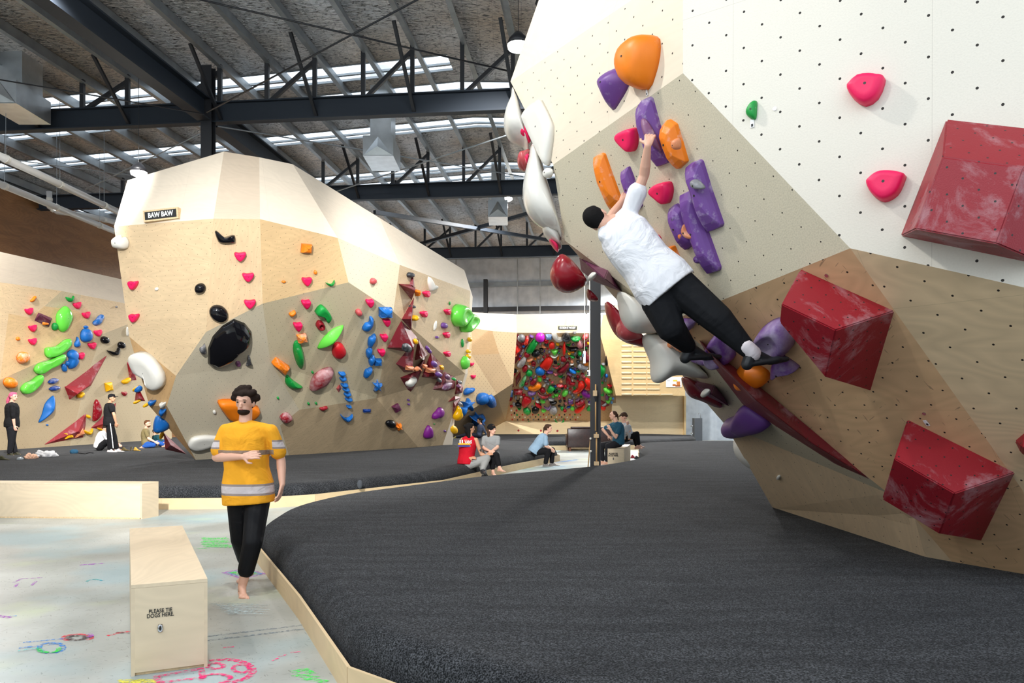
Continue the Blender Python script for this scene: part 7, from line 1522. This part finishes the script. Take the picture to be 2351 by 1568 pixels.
# ---- left side group
person('person with pink hair in black clothes standing at the far left of the mat', 20.0, dict(head=(31, 911), neck=(27, 925), shL=(24, 932, .17), shR=(28, 932, -.17), elL=(26, 956, .2), wrL=(34, 972, .12), hdL=(38, 980, .1), elR=(30, 957, -.2), wrR=(33, 977, -.18), hdR=(35, 985, -.18),
    mid=(28, 950), pel=(27, 976), hipL=(27, 982, .09), hipR=(28, 982, -.09), knL=(28, 1012, .09), anL=(36, 1039, .1), toeL=(50, 1045, .1), knR=(26, 1012, -.1), anR=(22, 1041, -.1), toeR=(34, 1048, -.12)), (.97, -.15, .02), hair='pink', hairstyle=('bigtail',), top=blk, bottom=clothmat('black2', (34, 34, 38)), shoes=plain('dark_yellow_shoe', srgb(52, 50, 30), .6), voxel=.015, sleeve=1.35, width=1.25, loose=.02)
rc, jc = person('person in a black cap and black trousers with a white stripe standing in profile', 21.5, dict(head=(257, 914), neck=(252, 926), shL=(250, 932, .16), shR=(254, 933, -.16), elL=(259, 952, .16), wrL=(266, 968, .08), hdL=(267, 976, .05), elR=(262, 953, -.18), wrR=(266, 970, -.14), hdR=(266, 978, -.12),
    mid=(251, 950), pel=(252, 972), hipL=(252, 976, .08), hipR=(253, 976, -.08), knL=(262, 1004, .09), anL=(268, 1031, .1), toeL=(280, 1037, .1), knR=(253, 1005, -.1), anR=(252, 1032, -.12), toeR=(265, 1038, -.14)), (.95, -.2, 0), hair='black', hairstyle=('short', 'cap'), skin='tan', top=blk, bottom=clothmat('black3', (22, 22, 24)), shoes=plain('pale_shoe', srgb(206, 200, 200), .6), voxel=.015, sleeve=.5, toplen=1.4, loose=.03)
bm = NB(); tube(bm, [P(253, 972, 21.27), P(257, 1000, 21.24), P(260, 1029, 21.25)], .012, 6); obj('side_stripe', bm, M['signwhite'], rc)
person('person in a white shirt and black trousers crouching behind the person in the black cap', 22.1, dict(head=(243, 984), neck=(239, 992), shL=(236, 997, .14), shR=(240, 997, -.14), elL=(248, 1012, .14), wrL=(264, 1018, .1), hdL=(272, 1021, .1), elR=(250, 1013, -.16), wrR=(268, 1020, -.14), hdR=(276, 1023, -.14),
    mid=(230, 1010), pel=(228, 1025), hipL=(229, 1027, .09), hipR=(229, 1027, -.09), knL=(252, 1010, .12), anL=(268, 1028, .12), toeL=(282, 1033, .12), knR=(246, 1012, -.14), anR=(262, 1030, -.16), toeR=(276, 1035, -.18)), (.8, -.1, -.5), hair='dark', hairstyle=('short',), top=clothmat('white2', (214, 214, 214)), bottom=blk, voxel=.016, sleeve=.6, loose=.02)
person('person in a khaki shirt and blue jeans sitting on the mat near the boulder', 23.7, dict(head=(339, 973), neck=(335, 985), shL=(333, 990, .15), shR=(335, 991, -.15), elL=(340, 1006, .15), wrL=(352, 1013, .08), hdL=(358, 1016, .06), elR=(341, 1007, -.16), wrR=(355, 1014, -.14), hdR=(361, 1017, -.14),
    mid=(333, 1003), pel=(335, 1019), hipL=(337, 1021, .08), hipR=(337, 1021, -.08), knL=(362, 1016, .12), anL=(376, 1021, .1), toeL=(384, 1022, .1), knR=(352, 1022, -.2), anR=(328, 1025, -.22), toeR=(315, 1027, -.22)), (.93, -.25, .05), hair='ginger', hairstyle=('short', 'beard'), top=clothmat('khaki', (122, 110, 76)), bottom=clothmat('jeans', (40, 84, 160)), voxel=.016, sleeve=.65)
person('boy in a dark teal top leaning beside the khaki shirted person', 24.4, dict(head=(357, 991), neck=(357, 1000), shL=(353, 1003, .12), shR=(361, 1004, -.12), elL=(352, 1013, .12), wrL=(360, 1018, .05), hdL=(364, 1019, 0), elR=(366, 1012, -.15), wrR=(372, 1018, -.2), hdR=(376, 1019, -.2),
    mid=(362, 1010), pel=(370, 1017), hipL=(370, 1018, .07), hipR=(371, 1019, -.07), knL=(384, 1012, .1), anL=(394, 1019, .1), toeL=(400, 1019, .1), knR=(385, 1017, -.1), anR=(396, 1021, -.12), toeR=(402, 1021, -.12)), (.9, -.2, .15), hair='brown', hairstyle=('short',), top=clothmat('darkteal', (26, 66, 72)), bottom=clothmat('jeans2', (40, 84, 160)), voxel=.015, hscale=.86, sleeve=1.7)
# ================================================================== things on the mats
def lump(px, py, w_, h_, dep, zt, m, name, label, cat, sq=.0, group=None, rough=.25):
    c_ = FP(px, py, zt); W_ = w_/F*c_.y; H_ = h_/F*c_.y; bm = NB(); bmesh.ops.create_icosphere(bm, subdivisions=4, radius=1)
    rnd = random.Random(int(px*7+py))
    ph = [rnd.uniform(0, 6.28) for _ in range(6)]
    for v in bm.verts:
        p = v.co; k = 1+rough*(math.sin(p.x*4+ph[0])*math.sin(p.y*5+ph[1])+.6*math.sin(p.x*9+ph[2]+p.y*7)*math.sin(p.z*5+ph[3]))
        v.co = Vector((p.x*W_/2*k, p.y*dep/2*k, max(0, (p.z+.5)/1.5)*H_*k))
    bmesh.ops.translate(bm, verts=bm.verts, vec=c_); return tag(obj(name, bm, m, None, True), label, cat, group)
lump(105, 1049, 50, 13, .30, MATZ, clothmat('towel', (190, 190, 192)), 'crumpled_towel', 'crumpled pale grey towel lying on the mat at the left', 'towel')
lump(70, 1053, 26, 11, .25, MATZ, clothmat('peach', (220, 176, 150)), 'crumpled_cloth', 'peach coloured crumpled cloth beside the pale towel', 'cloth')
lump(46, 1056, 15, 7, .10, MATZ, plain('clear_plastic', srgb(150, 156, 160), .2), 'water_bottle', 'clear plastic bottle lying beside the peach cloth', 'bottle', rough=.05)
lump(170, 1041, 18, 10, .18, MATZ, clothmat('bluebag', (36, 72, 96)), 'chalk_bag', 'dark blue chalk bag lying on the mat', 'bag', rough=.08)
bm = NB(); tube(bm, [FP(180, 1040, MATZ+.01), FP(195, 1042, MATZ+.01), FP(205, 1039, MATZ+.01), FP(214, 1040, MATZ+.01)], .01, 6); tag(obj('bag_strap', bm, blk), 'thin black strap trailing from the dark blue chalk bag', 'strap')
def cshoe(px, py, zt, dx, dy, col, label, g):
    c_ = FP(px, py, zt); d = Vector((dx, dy, 0)).normalized(); t = thing('climbing_shoe', label, 'shoe', c_, g)
    bm = NB(); foot(bm, c_+Vector((0, 0, .075)), c_+d*.2+Vector((0, 0, .03)), Vector((0, 0, 1)), bare=False, sc=.95); skin_obj('upper', bm, plain('shoe_upper_%d' % px, srgb(*col), .6), t, .010, 1)
    bm = NB(); s = Vector((-d.y, d.x, 0)); q = [c_-d*.07-s*.03, c_+d*.17-s*.035, c_+d*.17+s*.035, c_-d*.07+s*.03]; v = [bm.verts.new(p+Vector((0, 0, z))) for z in (0, .012) for p in q]
    for f_ in ((3,2,1,0), (4,5,6,7), (0,1,5,4), (1,2,6,5), (2,3,7,6), (3,0,4,7)): bm.faces.new([v[i] for i in f_])
    obj('sole', bm, M['black_metal'], t)
cshoe(302, 1034, MATZ, .4, -1, (60, 50, 24), 'black and yellow climbing shoe left of the khaki shirted person, left of its pair', 'shoes lying on the far mat')
cshoe(311, 1035, MATZ, 1, -.4, (190, 150, 60), 'yellow climbing shoe left of the khaki shirted person, right of its pair', 'shoes lying on the far mat')
cshoe(284, 1035, MATZ, 1, -.1, (80, 66, 24), 'black and yellow climbing shoe in front of the crouching person', 'shoes lying on the far mat')
cshoe(4, 1056, MATZ, 1, -.1, (60, 58, 30), 'black and yellow shoe at the left edge of the picture', 'shoes lying on the far mat')
cshoe(1452, 1052, 0, .6, -.5, (150, 24, 44), 'red climbing shoe on the floor beside the small box', 'shoes beside the small box')
cshoe(1461, 1054, 0, 1, -.2, (56, 54, 58), 'grey black climbing shoe on the floor beside the small box', 'shoes beside the small box')
# ================================================================== unique labels
def finish_labels():
    from collections import defaultdict
    by = defaultdict(list)
    for r in REG: r[1] = ' '.join(r[1].split()); by[r[1]].append(r)
    for lb, rs in by.items():
        if len(rs) == 1: rs[0][0]['label'] = lb; continue
        # split by height first, then count from the left
        rs.sort(key=lambda r: r[2]); n = len(rs)
        for i, r in enumerate(rs):
            side = 'leftmost' if i == 0 else 'rightmost' if i == n-1 else '%s from the left' % ordn(i)
            r[0]['label'] = '%s, %s of %s' % (lb, side, 'two' if n == 2 else 'three' if n == 3 else 'four' if n == 4 else 'all %d' % n if n > 9 else str(n))
    # keep within 16 words
    for r in REG:
        w_ = r[0]['label'].split()
        if len(w_) > 16: print('LONG LABEL', r[0]['label'])
finish_labels()
